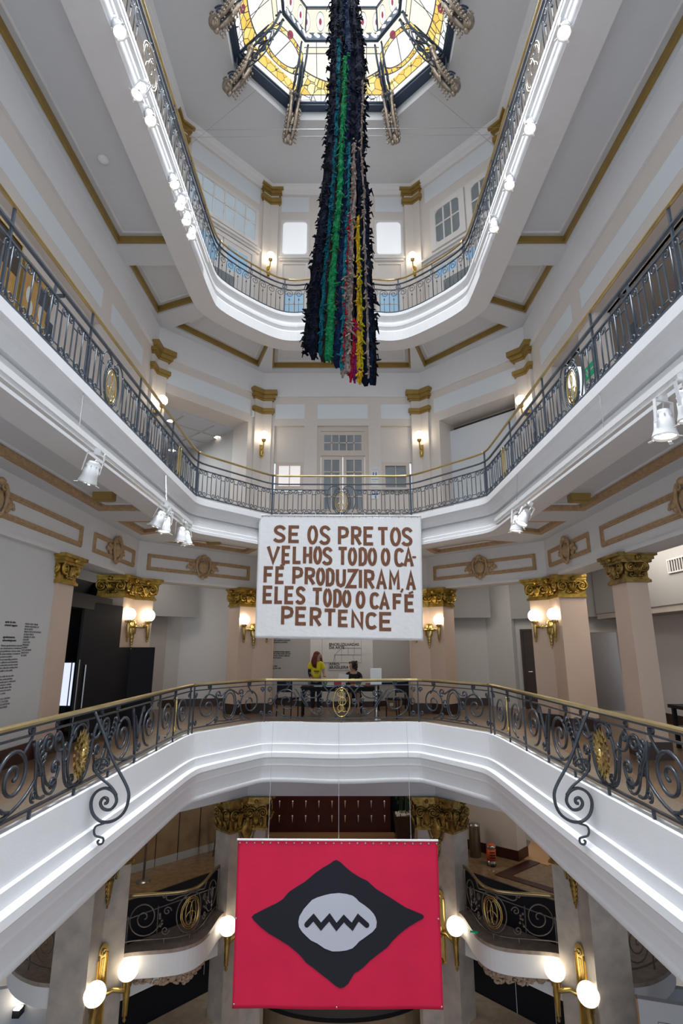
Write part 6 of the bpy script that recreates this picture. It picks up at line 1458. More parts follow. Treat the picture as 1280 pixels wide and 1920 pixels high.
def head(mb, c, face):        # skull, jaw, nose, ears; face = facing direction
    c, f = Vector(c), Vector(face).normalized(); s_ = Vector((f.y, -f.x, 0)); R_ = Matrix(((s_.x, f.x, 0), (s_.y, f.y, 0), (0, 0, 1)))
    mb.ball(c + Vector((0, 0, .02)), .092, 14, 10, (.86, 1.05, 1.1), R_); mb.ball(c + f * .022 + Vector((0, 0, -.055)), .066, 12, 8, (.9, .95, 1.0), R_)
    mb.tube([c + f * .088 + Vector((0, 0, .02)), c + f * .115 + Vector((0, 0, -.018)), c + f * .09 + Vector((0, 0, -.022))], [.008, .014, .010], 6)
    for e in (-1, 1): mb.ball(c + s_ * e * .082 + Vector((0, 0, -.005)), .022, 6, 5, (.4, .8, 1.2), R_)
    return s_, R_, f
def face_marks(par, c, f, s_, R_):
    mb = MB(); c = Vector(c)
    for e in (-1, 1): mb.ball(c + f * .088 + s_ * e * .032 + Vector((0, 0, .018)), .009, 6, 4, (1.2, .6, .7), R_)
    mb.build('eyes', 'hair_dark', par); mb = MB(); mb.ball(c + f * .083 + Vector((0, 0, -.058)), .02, 8, 4, (1.1, .5, .3), R_); mb.build('mouth', mat('lips', (.35, .11, .10), .5), par)
# standing woman
FZ = Z2; px, py = -.70, 15.55
W1 = thing('person', 'person with long red hair in a yellow t-shirt standing behind the table', 'person', (px, py, FZ))
hc = (px + .03, py - .02, FZ + 1.47)
v = [(px, py, FZ + .90, .13, .11), (px, py, FZ + 1.06, .115, .095), (px, py, FZ + 1.22, .145, .105), (px, py - .01, FZ + 1.32, .09, .07), (px + .01, py - .01, FZ + 1.39, .048), (px + .02, py - .015, FZ + 1.43, .05),
     (px - .155, py, FZ + 1.28, .052), (px - .19, py + .02, FZ + 1.05, .04), (px - .14, py - .12, FZ + .90, .032), (px - .10, py - .17, FZ + .87, .026),
     (px + .155, py, FZ + 1.28, .052), (px + .21, py - .02, FZ + 1.06, .04), (px + .24, py - .20, FZ + .98, .032), (px + .24, py - .24, FZ + .975, .026),
     (px - .085, py, FZ + .80, .085), (px - .09, py, FZ + .47, .06), (px - .09, py + .02, FZ + .09, .04), (px - .09, py - .12, FZ + .04, .038), (px + .085, py, FZ + .80, .085), (px + .09, py, FZ + .47, .06), (px + .09, py + .02, FZ + .09, .04), (px + .10, py - .12, FZ + .04, .038)]
e = [(0, 1), (1, 2), (2, 3), (3, 4), (4, 5), (3, 6), (6, 7), (7, 8), (8, 9), (3, 10), (10, 11), (11, 12), (12, 13), (0, 14), (14, 15), (15, 16), (16, 17), (0, 18), (18, 19), (19, 20), (20, 21)]
body = skin_fig('body', v, e, 0, 'skin', W1)
mb = MB(); s_, R_, f_ = head(mb, hc, (.8, -.6, 0)); hand(mb, (px - .10, py - .17, FZ + .87), (.4, -1, -.1), (1, .3, 0)); hand(mb, (px + .24, py - .24, FZ + .975), (.1, -1, -.2), (-1, 0, 0)); mb.build('head_and_hands', 'skin', W1, True); face_marks(W1, hc, f_, s_, R_)
def torso(name, v, idx, edges, grow, m, par, drop=0):
    vv = [tuple(v[i][:3]) + tuple(r + grow for r in (v[i][3:] if len(v[i]) > 4 else (v[i][3], v[i][3]))) for i in idx]; return skin_fig(name, vv, edges, 0, m, par)
vt = [(px, py, FZ + .86, .150, .128), (px, py, FZ + 1.05, .135, .112), (px, py, FZ + 1.22, .162, .122), (px, py - .01, FZ + 1.325, .095, .075), (px - .165, py, FZ + 1.27, .07), (px - .19, py + .01, FZ + 1.13, .062), (px + .165, py, FZ + 1.27, .07), (px + .205, py - .01, FZ + 1.13, .062)]
skin_fig('shirt', vt, [(0, 1), (1, 2), (2, 3), (3, 4), (4, 5), (3, 6), (6, 7)], 0, 'yellow', W1)
skin_fig('sleeve', [(px - .185, py + .005, FZ + 1.16, .05), (px - .19, py + .02, FZ + 1.04, .046), (px - .145, py - .11, FZ + .91, .038)], [(0, 1), (1, 2)], 0, 'blacktee', W1)
skin_fig('trousers', [(px, py, FZ + .90, .142, .12), (px - .085, py, FZ + .78, .095), (px - .09, py, FZ + .45, .075), (px - .09, py + .01, FZ + .10, .058), (px + .085, py, FZ + .78, .095), (px + .09, py, FZ + .45, .075), (px + .09, py + .01, FZ + .10, .058)], [(0, 1), (1, 2), (2, 3), (0, 4), (4, 5), (5, 6)], 0, 'denim', W1)
mb = MB(); c = Vector(hc); mb.ball(c - f_ * .022 + Vector((0, 0, .045)), .108, 14, 10, (.95, 1.0, 1.0), R_)
for k in range(26):
    a = PI * .42 + PI * 1.16 * k / 25; d = s_ * math.cos(a - PI * .5 + PI / 2 - PI / 2) if False else None
    an = -PI * .62 + PI * 1.24 * k / 25; dr = -f_ * math.cos(an) + s_ * math.sin(an); w = rnd.uniform(.9, 1.1)
    mb.tube([c + dr * .085 + Vector((0, 0, .06)), c + dr * .115 * w + Vector((0, 0, -.05)), c + dr * .14 * w + Vector((0, 0, -.16)), c + dr * .12 * w + Vector((0, 0, -.27 - rnd.uniform(0, .05)))], [.03, .036, .034, .010], 6)
mb.build('hair', 'hair_red', W1, True)
mb = MB(); mb.box(px - .06, px + .09, py - .135, py - .125, FZ + 1.075, FZ + 1.10); mb.box(px - .04, px + .07, py - .133, py - .123, FZ + 1.04, FZ + 1.055); mb.build('shirt_print', 'denim', W1)
# seated woman
px, py = .33, 15.42
W2 = thing('person', 'person with dark curly hair in a black t-shirt seated reading a paper sheet', 'person', (px, py, FZ))
hc = (px - .02, py - .04, FZ + 1.22)
v = [(px, py, FZ + .52, .14, .12), (px, py, FZ + .72, .125, .10), (px, py - .01, FZ + .92, .15, .105), (px, py - .02, FZ + 1.05, .09, .07), (px - .005, py - .03, FZ + 1.12, .047), (px - .01, py - .03, FZ + 1.17, .05),
     (px - .165, py - .01, FZ + 1.01, .052), (px - .23, py - .10, FZ + .82, .041), (px - .20, py - .30, FZ + .86, .033), (px - .19, py - .34, FZ + .87, .027), (px + .165, py - .01, FZ + 1.01, .052), (px + .21, py - .10, FZ + .82, .041), (px + .04, py - .28, FZ + .82, .033), (px + .0, py - .31, FZ + .83, .027),
     (px - .09, py - .10, FZ + .52, .085), (px - .11, py - .42, FZ + .50, .062), (px - .11, py - .42, FZ + .10, .042), (px - .11, py - .54, FZ + .04, .038), (px + .09, py - .10, FZ + .52, .085), (px + .11, py - .42, FZ + .50, .062), (px + .11, py - .42, FZ + .10, .042), (px + .11, py - .54, FZ + .04, .038)]
skin_fig('body', v, e, 0, 'skin', W2)
mb = MB(); s_, R_, f_ = head(mb, hc, (-.85, -.5, 0)); hand(mb, (px - .19, py - .34, FZ + .87), (-.2, -1, .1), (1, 0, .2)); hand(mb, (px + .0, py - .31, FZ + .83), (-1, -.4, .1), (0, -.3, 1)); mb.build('head_and_hands', 'skin', W2, True); face_marks(W2, hc, f_, s_, R_)
skin_fig('shirt', [(px, py, FZ + .50, .155, .135), (px, py, FZ + .72, .145, .118), (px, py - .01, FZ + .92, .168, .122), (px, py - .02, FZ + 1.055, .095, .075), (px - .17, py - .01, FZ + 1.0, .068), (px - .21, py - .06, FZ + .88, .058), (px + .17, py - .01, FZ + 1.0, .068), (px + .20, py - .06, FZ + .88, .058)], [(0, 1), (1, 2), (2, 3), (3, 4), (4, 5), (3, 6), (6, 7)], 0, 'blacktee', W2)
skin_fig('trousers', [(px, py, FZ + .53, .15, .13), (px - .09, py - .12, FZ + .52, .092), (px - .11, py - .41, FZ + .50, .07), (px - .11, py - .41, FZ + .14, .055), (px + .09, py - .12, FZ + .52, .092), (px + .11, py - .41, FZ + .50, .07), (px + .11, py - .41, FZ + .14, .055)], [(0, 1), (1, 2), (2, 3), (0, 4), (4, 5), (5, 6)], 0, 'denim', W2)
mb = MB(); c = Vector(hc); mb.ball(c - f_ * .025 + Vector((0, 0, .045)), .105, 14, 10, (1, 1, 1), R_)
for k in range(34):
    an = rnd.uniform(-2.1, 2.1); dr = -f_ * math.cos(an) + s_ * math.sin(an); mb.ball(c + dr * rnd.uniform(.07, .115) + Vector((0, 0, rnd.uniform(-.10, .12))), rnd.uniform(.03, .045), 7, 5)
mb.build('hair', 'hair_dark', W2, True); mb = MB(); mb.box(px - .07, px + .02, py - .165, py - .135, FZ + .88, FZ + .91); mb.build('shirt_print', 'yellow', W2)
o = MB(); o.obox((px - .28, py - .40, FZ + .93), (.13, .02, -.02), (.02, .02, .10), (0, .0025, 0)); tag(o.build('paper_sheet', 'paper', None, loc=(px - .28, py - .4, FZ + .93)), 'white paper sheet held by the seated person', 'paper')
# tables
def table(lab, x0, x1, y0, y1, zt, m, lm, lw=.025):
    t = thing('table', lab, 'table', ((x0 + x1) / 2, (y0 + y1) / 2, FZ)); mb = MB(); mb.box(x0, x1, y0, y1, zt - .035, zt); mb.build('tabletop', m, t)
    for x in (x0 + .05, x1 - .05):
        for y in (y0 + .05, y1 - .05): mb = MB(); mb.box(x - lw, x + lw, y - lw, y + lw, FZ, zt - .035); mb.build('leg', lm, t)
    mb = MB(); mb.box(x0 + .05, x1 - .05, y0 + .04, y0 + .06, zt - .11, zt - .035); mb.box(x0 + .05, x1 - .05, y1 - .06, y1 - .04, zt - .11, zt - .035); mb.build('apron', lm, t); return t
TZ = FZ + .74
table('black table with leaflets in front of the two people', -1.05, .95, 14.45, 15.05, TZ, 'blackmatte', 'blackmatte')
table('white tabletop table against the right wall of the reception bay', 1.0, 1.9, 15.95, 16.55, FZ + .80, 'paper', 'black', .018)
def chair(lab, cx, cy, rz):
    t = thing('chair', lab, 'chair', (0, 0, 0), 'black chairs at the reception table'); mb = MB(); mb.box(-.22, .22, -.22, .22, .43, .47); mb.build('seat', 'black', t)
    mb = MB(); mb.box(-.21, .21, .20, .225, .62, .88); mb.build('backrest', 'black', t)
    for sx in (-1, 1):
        mb = MB(); mb.tube([(sx * .20, -.20, 0), (sx * .20, -.20, .43)], .015, 6); mb.build('leg', 'black', t)
        mb = MB(); mb.tube([(sx * .20, .24, 0), (sx * .20, .21, .45), (sx * .20, .215, .88)], .015, 6); mb.build('leg', 'black', t)
    t.location = (cx, cy, FZ); t.rotation_euler = (0, 0, rz); return t
chair('black chair left of the leaflet table, back towards the railing', -1.38, 14.62, 2.8); chair('black chair right of the leaflet table, near the steel sign post', 1.42, 14.5, -2.6); chair('black chair under the seated person', .33, 15.5, 0)
# leaflets, boxes and small things on the table
rnd2 = random.Random(5)
for k, (x, y, n_, lb) in enumerate(((-.62, 14.66, 5, 'pile of white leaflets at the left end of the black table'), (-.28, 14.62, 8, 'stack of white leaflets left of the red holder'), (.10, 14.60, 6, 'stack of leaflets in front of the seated person'), (.45, 14.64, 7, 'leaflet stack at the right half of the black table'))):
    mb = MB()
    for q in range(n_): a = rnd2.uniform(-.3, .3); mb.obox((x + rnd2.uniform(-.02, .02), y, TZ + .004 + q * .007), (.10 * math.cos(a), .10 * math.sin(a), 0), (-.07 * math.sin(a), .07 * math.cos(a), 0), (0, 0, .0034))
    tag(mb.build('leaflet_stack', 'paper', None, loc=(x, y, TZ)), lb, 'leaflets', 'leaflets on the black table')
for x, y, w, h, m, nm, lb in ((-.10, 14.8, .10, .16, 'redgloss', 'leaflet_holder', 'tall red leaflet holder in the middle of the black table'), (.70, 14.72, .15, .08, 'redgloss', 'red_box', 'low red box at the right end of the black table'), (-.45, 14.85, .05, .12, 'green', 'green_bottle', 'small green bottle on the black table'), (-.85, 14.9, .045, .10, 'steel', 'cup', 'small metal cup at the left end of the black table'), (.30, 14.86, .06, .06, 'orange', 'orange_box', 'small orange box behind the leaflets')):
    mb = MB(); mb.box(x - w / 2 if w > .1 else x - w, x + w / 2 if w > .1 else x + w, y - .06, y + .06, TZ, TZ + h) if 'bottle' not in nm and nm != 'cup' else mb.lathe((x, y, TZ), [(w * .8, 0), (w * .8, h * .6), (w * .35, h * .8), (w * .35, h)] if 'bottle' in nm else [(w * .7, 0), (w, h)], 12)
    tag(mb.build(nm, m, None, loc=(x, y, TZ)), lb, nm.split('_')[-1])
# sign stand
t = thing('sign_stand', 'steel post stand with a framed white notice by the railing', 'sign', (.86, 14.1, FZ)); mb = MB(); mb.lathe((.86, 14.1, FZ), [(.15, 0), (.15, .015), (.03, .03), (.03, .85), (.001, .86)], 16); mb.build('post', 'steel', t, True)
mb = MB(); mb.box(.72, 1.0, 14.06, 14.09, FZ + .82, FZ + 1.22); fr = mb.build('frame', 'steel', t); mb = MB(); mb.box(.74, .98, 14.052, 14.06, FZ + .84, FZ + 1.20); mb.build('notice', 'paper', fr)
t = thing('cardboard_box', 'brown cardboard box on the floor under the white table', 'box', (1.5, 16.2, FZ)); mb = MB(); mb.box(1.3, 1.7, 16.05, 16.35, FZ, FZ + .30); mb.build('carton', 'card', t); mb = MB(); mb.box(1.36, 1.46, 16.046, 16.05, FZ + .12, FZ + .2); mb.build('shipping_label', 'paper', t)
mb = MB(); mb.box(1.08, 1.38, 16.05, 16.4, FZ + .80, FZ + .83); mb.box(1.45, 1.8, 16.0, 16.35, FZ + .80, FZ + .815); tag(mb.build('paper_stack', 'paper', None, loc=(1.6, 15.8, FZ + .8)), 'papers spread on the white table', 'papers')
# wall texts
def text(name, body, size, f, u, z, m, par=None, d=.004, bold=False, al='LEFT', sp=1.0):
    c = bpy.data.curves.new(name, 'FONT'); c.body = body; c.size = size; c.align_x = al; c.extrude = .001; c.space_line = sp
    if bold: c.offset = size * .02
    o = bpy.data.objects.new(name, c); COL.objects.link(o); bpy.context.view_layer.update()
    me = bpy.data.meshes.new_from_object(o); bpy.data.objects.remove(o); me.materials.clear(); me.materials.append(M[m])
    o = bpy.data.objects.new(name, me); COL.objects.link(o); x, y, _ = f.P(u, 0, d)
    R_ = Matrix(((f.t.x, 0, f.n.x), (f.t.y, 0, f.n.y), (0, 1, 0))).to_4x4(); me.transform(Matrix.Translation((x, y, z)) @ R_)
    if par is not None: me.transform(Matrix.Translation(-Vector(par.location))); o.parent = par
    return o
FBK = Facet((-.95, 16.95), (.95, 16.95))
t = thing('wall_graphic', 'black exhibition title with a thin line map on the reception wall', 'wall lettering', (0, 16.94, -.4))
text('title_line', 'ENCRUZILHADAS\nDA ARTE', .115, FBK, .57, .02, 'ink', t, bold=True, sp=.8); text('title_line', 'AFRO-\nBRASILEIRA', .115, FBK, .58, -.56, 'ink', t, bold=True, sp=.8)
mb = MB()
for a, b_ in (((.36, .45), (.36, -.48)), ((.36, -.48), (1.55, -.48)), ((1.55, -.48), (1.55, .45)), ((1.34, .45), (1.34, -.25)), ((.75, -.25), (1.55, -.25)), ((.75, -.25), (.75, -.48)), ((.95, -.05), (.95, -.48)), ((.95, -.05), (1.55, -.05)), ((1.15, -.05), (1.15, -.25)), ((.56, -.48), (.56, -.70)), ((.56, -.70), (1.2, -.70)), ((1.3, -.25), (1.34, -.48)), ((.95, -.05), (.74, -.25)), ((.74, -.25), (.70, -.48)), ((.9, .3), (.6, .42))):
    p, q = Vector(FBK.P(a[0], a[1], .003)), Vector(FBK.P(b_[0], b_[1], .003)); mb.tube([p, q], .0045, 4)
mb.build('line_map', 'ink', t)
FWL = Facet((-2.35, 17.9), (-.95, 16.95))
t = thing('wall_text', 'small paragraphs of black text on the left wall of the reception bay', 'wall lettering', (*FWL.P(.4, 0)[:2], 0))
PAR = ['Encruzilhadas da arte afro-brasileira\nreune obras de artistas negros que\nvivem e produzem no Brasil em\ndiferentes tempos e lugares,\nabrindo caminhos e encontros\nentre passado e presente.', 'The exhibition brings together\nworks by Black artists who live\nand work in Brazil in different\ntimes and places.', 'Boa visita!\nEnjoy your visit!']
for k, p in enumerate(PAR): text('paragraph', p, .062, FWL, .14, (.42, -.18, -.62)[k], 'ink', t, bold=True)
t = thing('wall_text', 'columns of small credits text on the white wall at the left edge', 'wall lettering', (-4.94, 8, 0)); FT = Facet((-4.96, 0), (-4.96, 12))
text('credit_column', 'MUSEU AFRO BRASIL\nMUSEU NACIONAL DE\nBELAS ARTES\nPINACOTECA DO ESTADO\nDE SAO PAULO\nGALERIA DE ARTE\nGALLERY\nCOLECOES\nPRIVADAS\nACERVO\nDOS ARTISTAS\nINSTITUTO\nDE ARTE', .040, FT, 8.62, .33, 'greyink', t)
text('credit_column', 'apoio da obra\nartwork support', .047, FT, 8.10, .34, 'ink', t, bold=True)
text('credit_column', 'agradecimentos\nacknowledgments', .047, FT, 8.10, .12, 'ink', t, bold=True)
text('credit_column', 'Nossos agradecimentos especiais\naos colecionadores e instituicoes\nque gentilmente cederam obras.\nAo nosso instituto, tornando-se\nacessivel ao publico.\nWe are especially grateful to\nthe collectors and institutions\nwho lent their precious works\nto this collection, making them\naccessible to the public.\n \nA quem cuida da arte afro-\nbrasileira, nossa gratidao,\nprofissionais que se dedicaram\ncom paciencia e cuidado\na cada detalhe desta obra\nate a abertura da mostra,\nobrigado a todos.\n \nA EQUIPE DO CENTRO\nDE ARTE E CULTURA\nA TODOS OS ARTISTAS\nE COLABORADORES', .040, FT, 8.08, .0, 'greyink', t)
# ================================================================== MAIN GALLERY, SIDES
t = thing('exhibition_booth', 'black booth with an open black door, wrapped round the left lamp column', 'booth', (-5.4, 11.3, FZ))
b1 = lambda nm, m, *a: (lambda q: (q.box(*a), q.build(nm, m, t))[1])(MB())
b1('added_back_panel', 'black', -6.3, -6.2, 9.8, 13.6, FZ, 1.55); b1('added_ceiling_panel', 'blackmatte', -6.2, -5.45, 9.92, 12.9, .92, .98); b1('added_rear_panel', 'black', -6.2, -5.5, 13.5, 13.6, FZ, 1.55); b1('header', 'black', -5.35, -5.0, 9.92, 11.9, .72, 1.0)  # back, rear and ceiling sheets added to block stray light and darken the booth
mb = MB(); mb.prism(wrap((-4.9, 12.85), (2.45, 2.55), .58, (0, -1), .74, .6, .035), FZ, -.02); mb.build('column_casing', 'black', t)
mb = MB(); mb.prism([(-5.02, 11.95), (-4.96, 11.95), (-4.96, 12.30), (-5.02, 12.30)], FZ, .86); mb.build('side_panel', 'black', t)
mb = MB(); mb.hexa([(-5.05, 10.75, FZ), (-4.83, 12.08, FZ), (-4.88, 12.09, FZ), (-5.10, 10.76, FZ), (-5.05, 10.75, .86), (-4.83, 12.08, .86), (-4.88, 12.09, .86), (-5.10, 10.76, .86)]); dl = mb.build('door_leaf', 'black', t)
mb = MB(); mb.tube([(-5.03, 10.95, -1.15), (-5.0, 10.95, -1.15), (-5.0, 10.95, -.35), (-5.03, 10.95, -.35)], .016, 6); mb.build('door_handle', 'steel', dl)
mb = MB(); mb.box(-5.08, -5.04, 10.76, 10.79, -1.7, -.25); mb.build('edge_strip', 'steel', dl)
t = thing('display_screen', 'narrow lit vertical screen inside the black booth doorway', 'screen', (-5.65, 11.62, -1)); mb = MB(); mb.box(-5.80, -5.52, 11.6, 11.65, -1.2, -.30); mb.build('case', 'black', t); mb = MB(); mb.box(-5.78, -5.60, 11.59, 11.6, -1.17, -.33); mb.box(-5.57, -5.53, 11.59, 11.6, -1.17, -.33); mb.build('lit_face', 'screen', t)
mb = MB(); mb.box(-5.72, -5.62, 11.61, 11.64, FZ, -1.2); mb.build('stand', 'black', t)
# air grille and low tables at the right edge
FR_ = Facet((7.7, 15.2), (7.7, 6.0))
def grille(f, u0, u1, z0, z1, m, lab, d=0):
    x, y, _ = f.P(u0, z0); t = thing('air_grille', lab, 'vent', (x, y, z0)); mb = MB(); f.frame(mb, u0, u1, z0, z1, .03, d, d + .03); mb.build('frame', m, t); mb = MB(); f.box(mb, u0, u1, z0, z1, d, d + .004); mb.build('backing', 'blackmatte', t)
    n = int((u1 - u0) / .09)
    for k in range(n): mb = MB(); u = u0 + .03 + (u1 - u0 - .06) * (k + .5) / n; f.box(mb, u - .012, u + .012, z0 + .03, z1 - .03, d + .005, d + .025); mb.build('slat', m, t)
mb = MB(); mb.box(6.98, 7.02, 6.0, 15.0, .86, 2.4); struct('wall_right', mb, 'bulkhead')
grille(Facet((6.98, 12), (6.98, 7)), .55, 2.1, 1.50, 1.80, 'greywall', 'dark slatted air grille high on the grey foyer wall at the right edge')
t = thing('book_table', 'dark low table covered with books at the right edge of the picture', 'table', (6.3, 9.6, FZ)); mb = MB(); mb.box(5.95, 7.0, 8.6, 10.4, -1.08, -1.02); mb.build('tabletop', 'black', t); mb = MB(); mb.box(6.0, 6.95, 8.7, 10.3, -1.42, -1.38); mb.build('shelf', 'taupe', t)
for x in (6.0, 6.92):
    for y in (8.66, 10.3): mb = MB(); mb.box(x - .03, x + .03, y - .03, y + .03, FZ, -1.08); mb.build('leg', 'black', t)
for x, y, m_, lb in ((6.15, 8.95, 'black', 'black book at the near end of the dark table on the right'), (6.2, 9.35, 'redgloss', 'red book in the middle of the dark table on the right'), (6.15, 9.75, 'walnut', 'brown book at the far end of the dark table on the right')):
    mb = MB(); mb.box(x - .13, x + .13, y - .12, y + .12, -1.02, -.985); tag(mb.build('book', m_, None, loc=(x, y, -1.02)), lb, 'book', 'books on the right table')
# ================================================================== UPPER GALLERY DETAILS
def sign(lab, f, u0, u1, z0, z1, d=.0):
    x, y, _ = f.P(u0, z0); t = thing('wall_sign', lab, 'sign', (x, y, z0)); mb = MB(); f.box(mb, u0, u1, z0, z1, d, d + .012); mb.build('plate', 'paper', t); return t
t = sign('white restroom sign with two blue figures beside the upper double door', CE, 3.34, 3.55, 4.62, 5.22)
mb = MB()
for k in (0, 1):
    u = 3.405 + k * .08; c = CE.P(u, 5.06, .014); mb.ball(c, .017, 8, 6, (1, .3, 1)); CE.box(mb, u - .02, u + .02, 4.96, 5.035, .012, .016); CE.box(mb, u - .028, u + .028, 4.935, 4.965, .012, .016)
mb.build('figure_icons', 'blueink', t); text('sign_text', 'BANHEIROS', .034, CE, 3.36, 4.83, 'blueink', t, .014, True); text('sign_text', 'Restrooms', .022, CE, 3.385, 4.775, 'greyink', t, .014)
mb = MB(); CE.box(mb, 3.355, 3.535, 5.135, 5.20, .012, .02); mb.build('plate_cap', 'steel', t)
t = sign('small blue and white arrow sign low beside the upper double door', CE, 3.34, 3.54, 4.24, 4.45); mb = MB(); CE.box(mb, 3.35, 3.53, 4.36, 4.41, .012, .016); CE.box(mb, 3.44, 3.46, 4.26, 4.34, .012, .016); mb.build('arrow_print', 'blueink', t)
t = thing('exit_sign', 'green emergency exit sign behind the right iron railing', 'sign', (5.1, 9.7, 5.3)); FX = Facet((4.95, 10.04), (4.95, 9.3)); mb = MB(); FX.box(mb, .1, .62, 5.20, 5.46, 0, .015); mb.build('plate', 'green', t); mb = MB(); FX.box(mb, .16, .26, 5.31, 5.34, .015, .02); FX.box(mb, .20, .23, 5.25, 5.40, .015, .02); FX.box(mb, .38, .56, 5.31, 5.34, .015, .02); FX.box(mb, .52, .56, 5.27, 5.38, .015, .02); mb.build('arrow_print', 'paper', t)
RW = Facet((7.38, 12.85), (7.38, NEAR)); 
t = thing('slatted_panel', 'brown slatted grille behind the right iron railing near the right edge', 'grille', (7.3, 9, 4.9))
for k in range(9): mb = MB(); RW.box(mb, 3.1 + k * .15, 3.18 + k * .15, 4.75, 5.8, 0, .05); mb.build('slat', 'ochre' if k % 2 else 'walnut', t)
mb = MB(); RW.box(mb, 3.0, 4.5, 5.8, 5.92, 0, .06); mb.build('top_rail', 'black', t)
# exhibition posters behind the left railing
LW = Facet((-5.02, 0), (-5.02, 12))
for u0, u1, z0, z1, lab, fig in ((7.30, 8.05, 4.5, 5.95, 'ochre poster with pale sketched figures behind the left iron railing', True), (6.55, 7.15, 4.6, 6.05, 'ochre poster with a dark top at the left edge of the picture', False)):
    x, y, _ = LW.P(u0, z0); t = thing('poster', lab, 'poster', (x, y, z0), 'posters behind the left railing'); mb = MB(); LW.box(mb, u0, u1, z0, z1, 0, .03); mb.build('board', 'ochre', t); mb = MB(); LW.frame(mb, u0 - .03, u1 + .03, z0 - .03, z1 + .03, .03, 0, .05); mb.build('frame', 'brass', t)
    if fig:
        mb = MB()
        for k, (a, z) in enumerate(((.22, .45), (.28, .75), (.20, .95), (.55, .35), (.60, .6), (.57, .85))): c = LW.P(u0 + a, z0 + z, .032); mb.ball(c, .12 if k % 3 else .15, 10, 6, (.04, .6, 1.2))
        mb.build('pale_figure', 'paper', t)
        mb = MB(); LW.box(mb, u0 + .48, u1, z0 + .98, z1 - .15, .03, .034); mb.build('dark_patch', 'iron', t)
    else:
        mb = MB(); LW.box(mb, u0, u1, z1 - .55, z1, .03, .034); mb.build('dark_patch', 'walnut', t)
for f, u, z, lab in ((LD, 3.16, 6.83, 'small white motion sensor at the left end of the upper back wall'), (RD, .30, 11.55, 'small white alarm box on the top right wall beside the globe lamp')):
    mb = MB(); f.box(mb, u - .04, u + .04, z - .09, z + .09, 0, .07); x, y, _ = f.P(u, z); tag(mb.build('motion_sensor', 'paper', None, loc=(x, y, z)), lb if False else lab, 'sensor')
t = thing('smoke_detector', 'round white smoke detector on the upper left soffit panel', 'detector', (-4.3, 7.9, 8.53)); mb = MB(); mb.lathe((-4.3, 7.9, 8.5), [(.02, -.03), (.07, -.02), (.10, .02), (.10, .045)], 18); mb.build('body', 'white', t, True)
t = thing('lit_display', 'small lit display case glimpsed through the left railing bars', 'display', (-5.2, 15.2, 4.0)); mb = MB(); mb.box(-5.7, -5.05, 15.0, 15.1, 3.25, 4.75); mb.build('case', 'black', t); mb = MB(); mb.box(-5.4, -5.1, 14.985, 15.0, 3.9, 4.65); mb.build('lit_panel', 'frost', t); mb = MB(); mb.box(-5.4, -5.1, 14.98, 15.0, 3.72, 3.84); mb.build('yellow_panel', 'yellow', t)
# ================================================================== MEZZANINE AND GROUND
mb = MB()
for r_ in range(4):
    for k in range(11):
        pass
t = thing('stud_screen', 'dark red wooden screen with rows of bright metal studs behind the red banner', 'screen', (0, 20.68, ZM))
mb = MB(); mb.box(-2.5, 1.7, 20.64, 20.70, ZM, -3.0); mb.build('boards', 'mahogany', t)
for r_ in range(6):
    for k in range(9):
        x = -2.15 + k * .455; z = ZM + .42 + r_ * .46; mb = MB(); mb.lathe((x, 20.60, z), [(.006, 0), (.022, .16), (.03, .20), (.02, .22)], 8); mb.build('metal_stud', 'stud', t)
mb = MB(); mb.box(-2.6, 1.8, 20.3, 20.65, ZM, ZM + .10); mb.build('base_board', 'card', t)
t = thing('potted_plant', 'dark square planter with bamboo and pale pebbles behind the right capital', 'plant', (2.05, 19.6, ZM)); mb = MB(); mb.add([(1.82, 19.4, ZM), (2.28, 19.4, ZM), (2.28, 19.8, ZM), (1.82, 19.8, ZM), (1.72, 19.3, ZM + .95), (2.38, 19.3, ZM + .95), (2.38, 19.9, ZM + .95), (1.72, 19.9, ZM + .95)], [(0, 3, 2, 1), (4, 5, 6, 7), (0, 1, 5, 4), (1, 2, 6, 5), (2, 3, 7, 6), (3, 0, 4, 7)]); mb.build('planter', 'walnut', t)
mb = MB()
for k in range(60): mb.ball((rnd.uniform(1.76, 2.34), rnd.uniform(19.34, 19.86), ZM + .96), .04, 6, 4)
o = mb.build('pebbles', 'textwall', t); o['kind'] = 'stuff'
for k in range(7):
    x, y = rnd.uniform(1.88, 2.22), rnd.uniform(19.45, 19.75); mb = MB(); mb.tube([(x, y, ZM + .95), (x + .02, y, ZM + 1.5), (x - .02, y, ZM + 2.2)], .016, 6); mb.build('stem', 'leaf', t)
mb = MB()
for k in range(70):
    x, y, z = rnd.uniform(1.7, 2.4), rnd.uniform(19.3, 19.9), ZM + rnd.uniform(1.3, 2.3); a = rnd.uniform(0, 6.3); d = Vector((math.cos(a), math.sin(a), -.4)) * .16; n_ = Vector((-math.sin(a), math.cos(a), 0)) * .018
    mb.add([Vector((x, y, z)), Vector((x, y, z)) + d * .5 + n_, Vector((x, y, z)) + d, Vector((x, y, z)) + d * .5 - n_], [(0, 1, 2, 3)])
mb.build('leaves', 'leaf', t)
# stanchion
t = thing('barrier_post', 'steel barrier post on a round base by the brown marble wall', 'barrier', (-5.47, 16.9, ZM)); mb = MB(); mb.lathe((-5.47, 16.9, ZM), [(.20, 0), (.20, .015), (.06, .03), (.03, .05)], 24); mb.build('base', 'steel', t, True); mb = MB(); mb.lathe((-5.47, 16.9, ZM), [(.032, .03), (.032, .95), (.04, .96), (.04, 1.02)], 14); mb.build('post', 'steel', t, True)
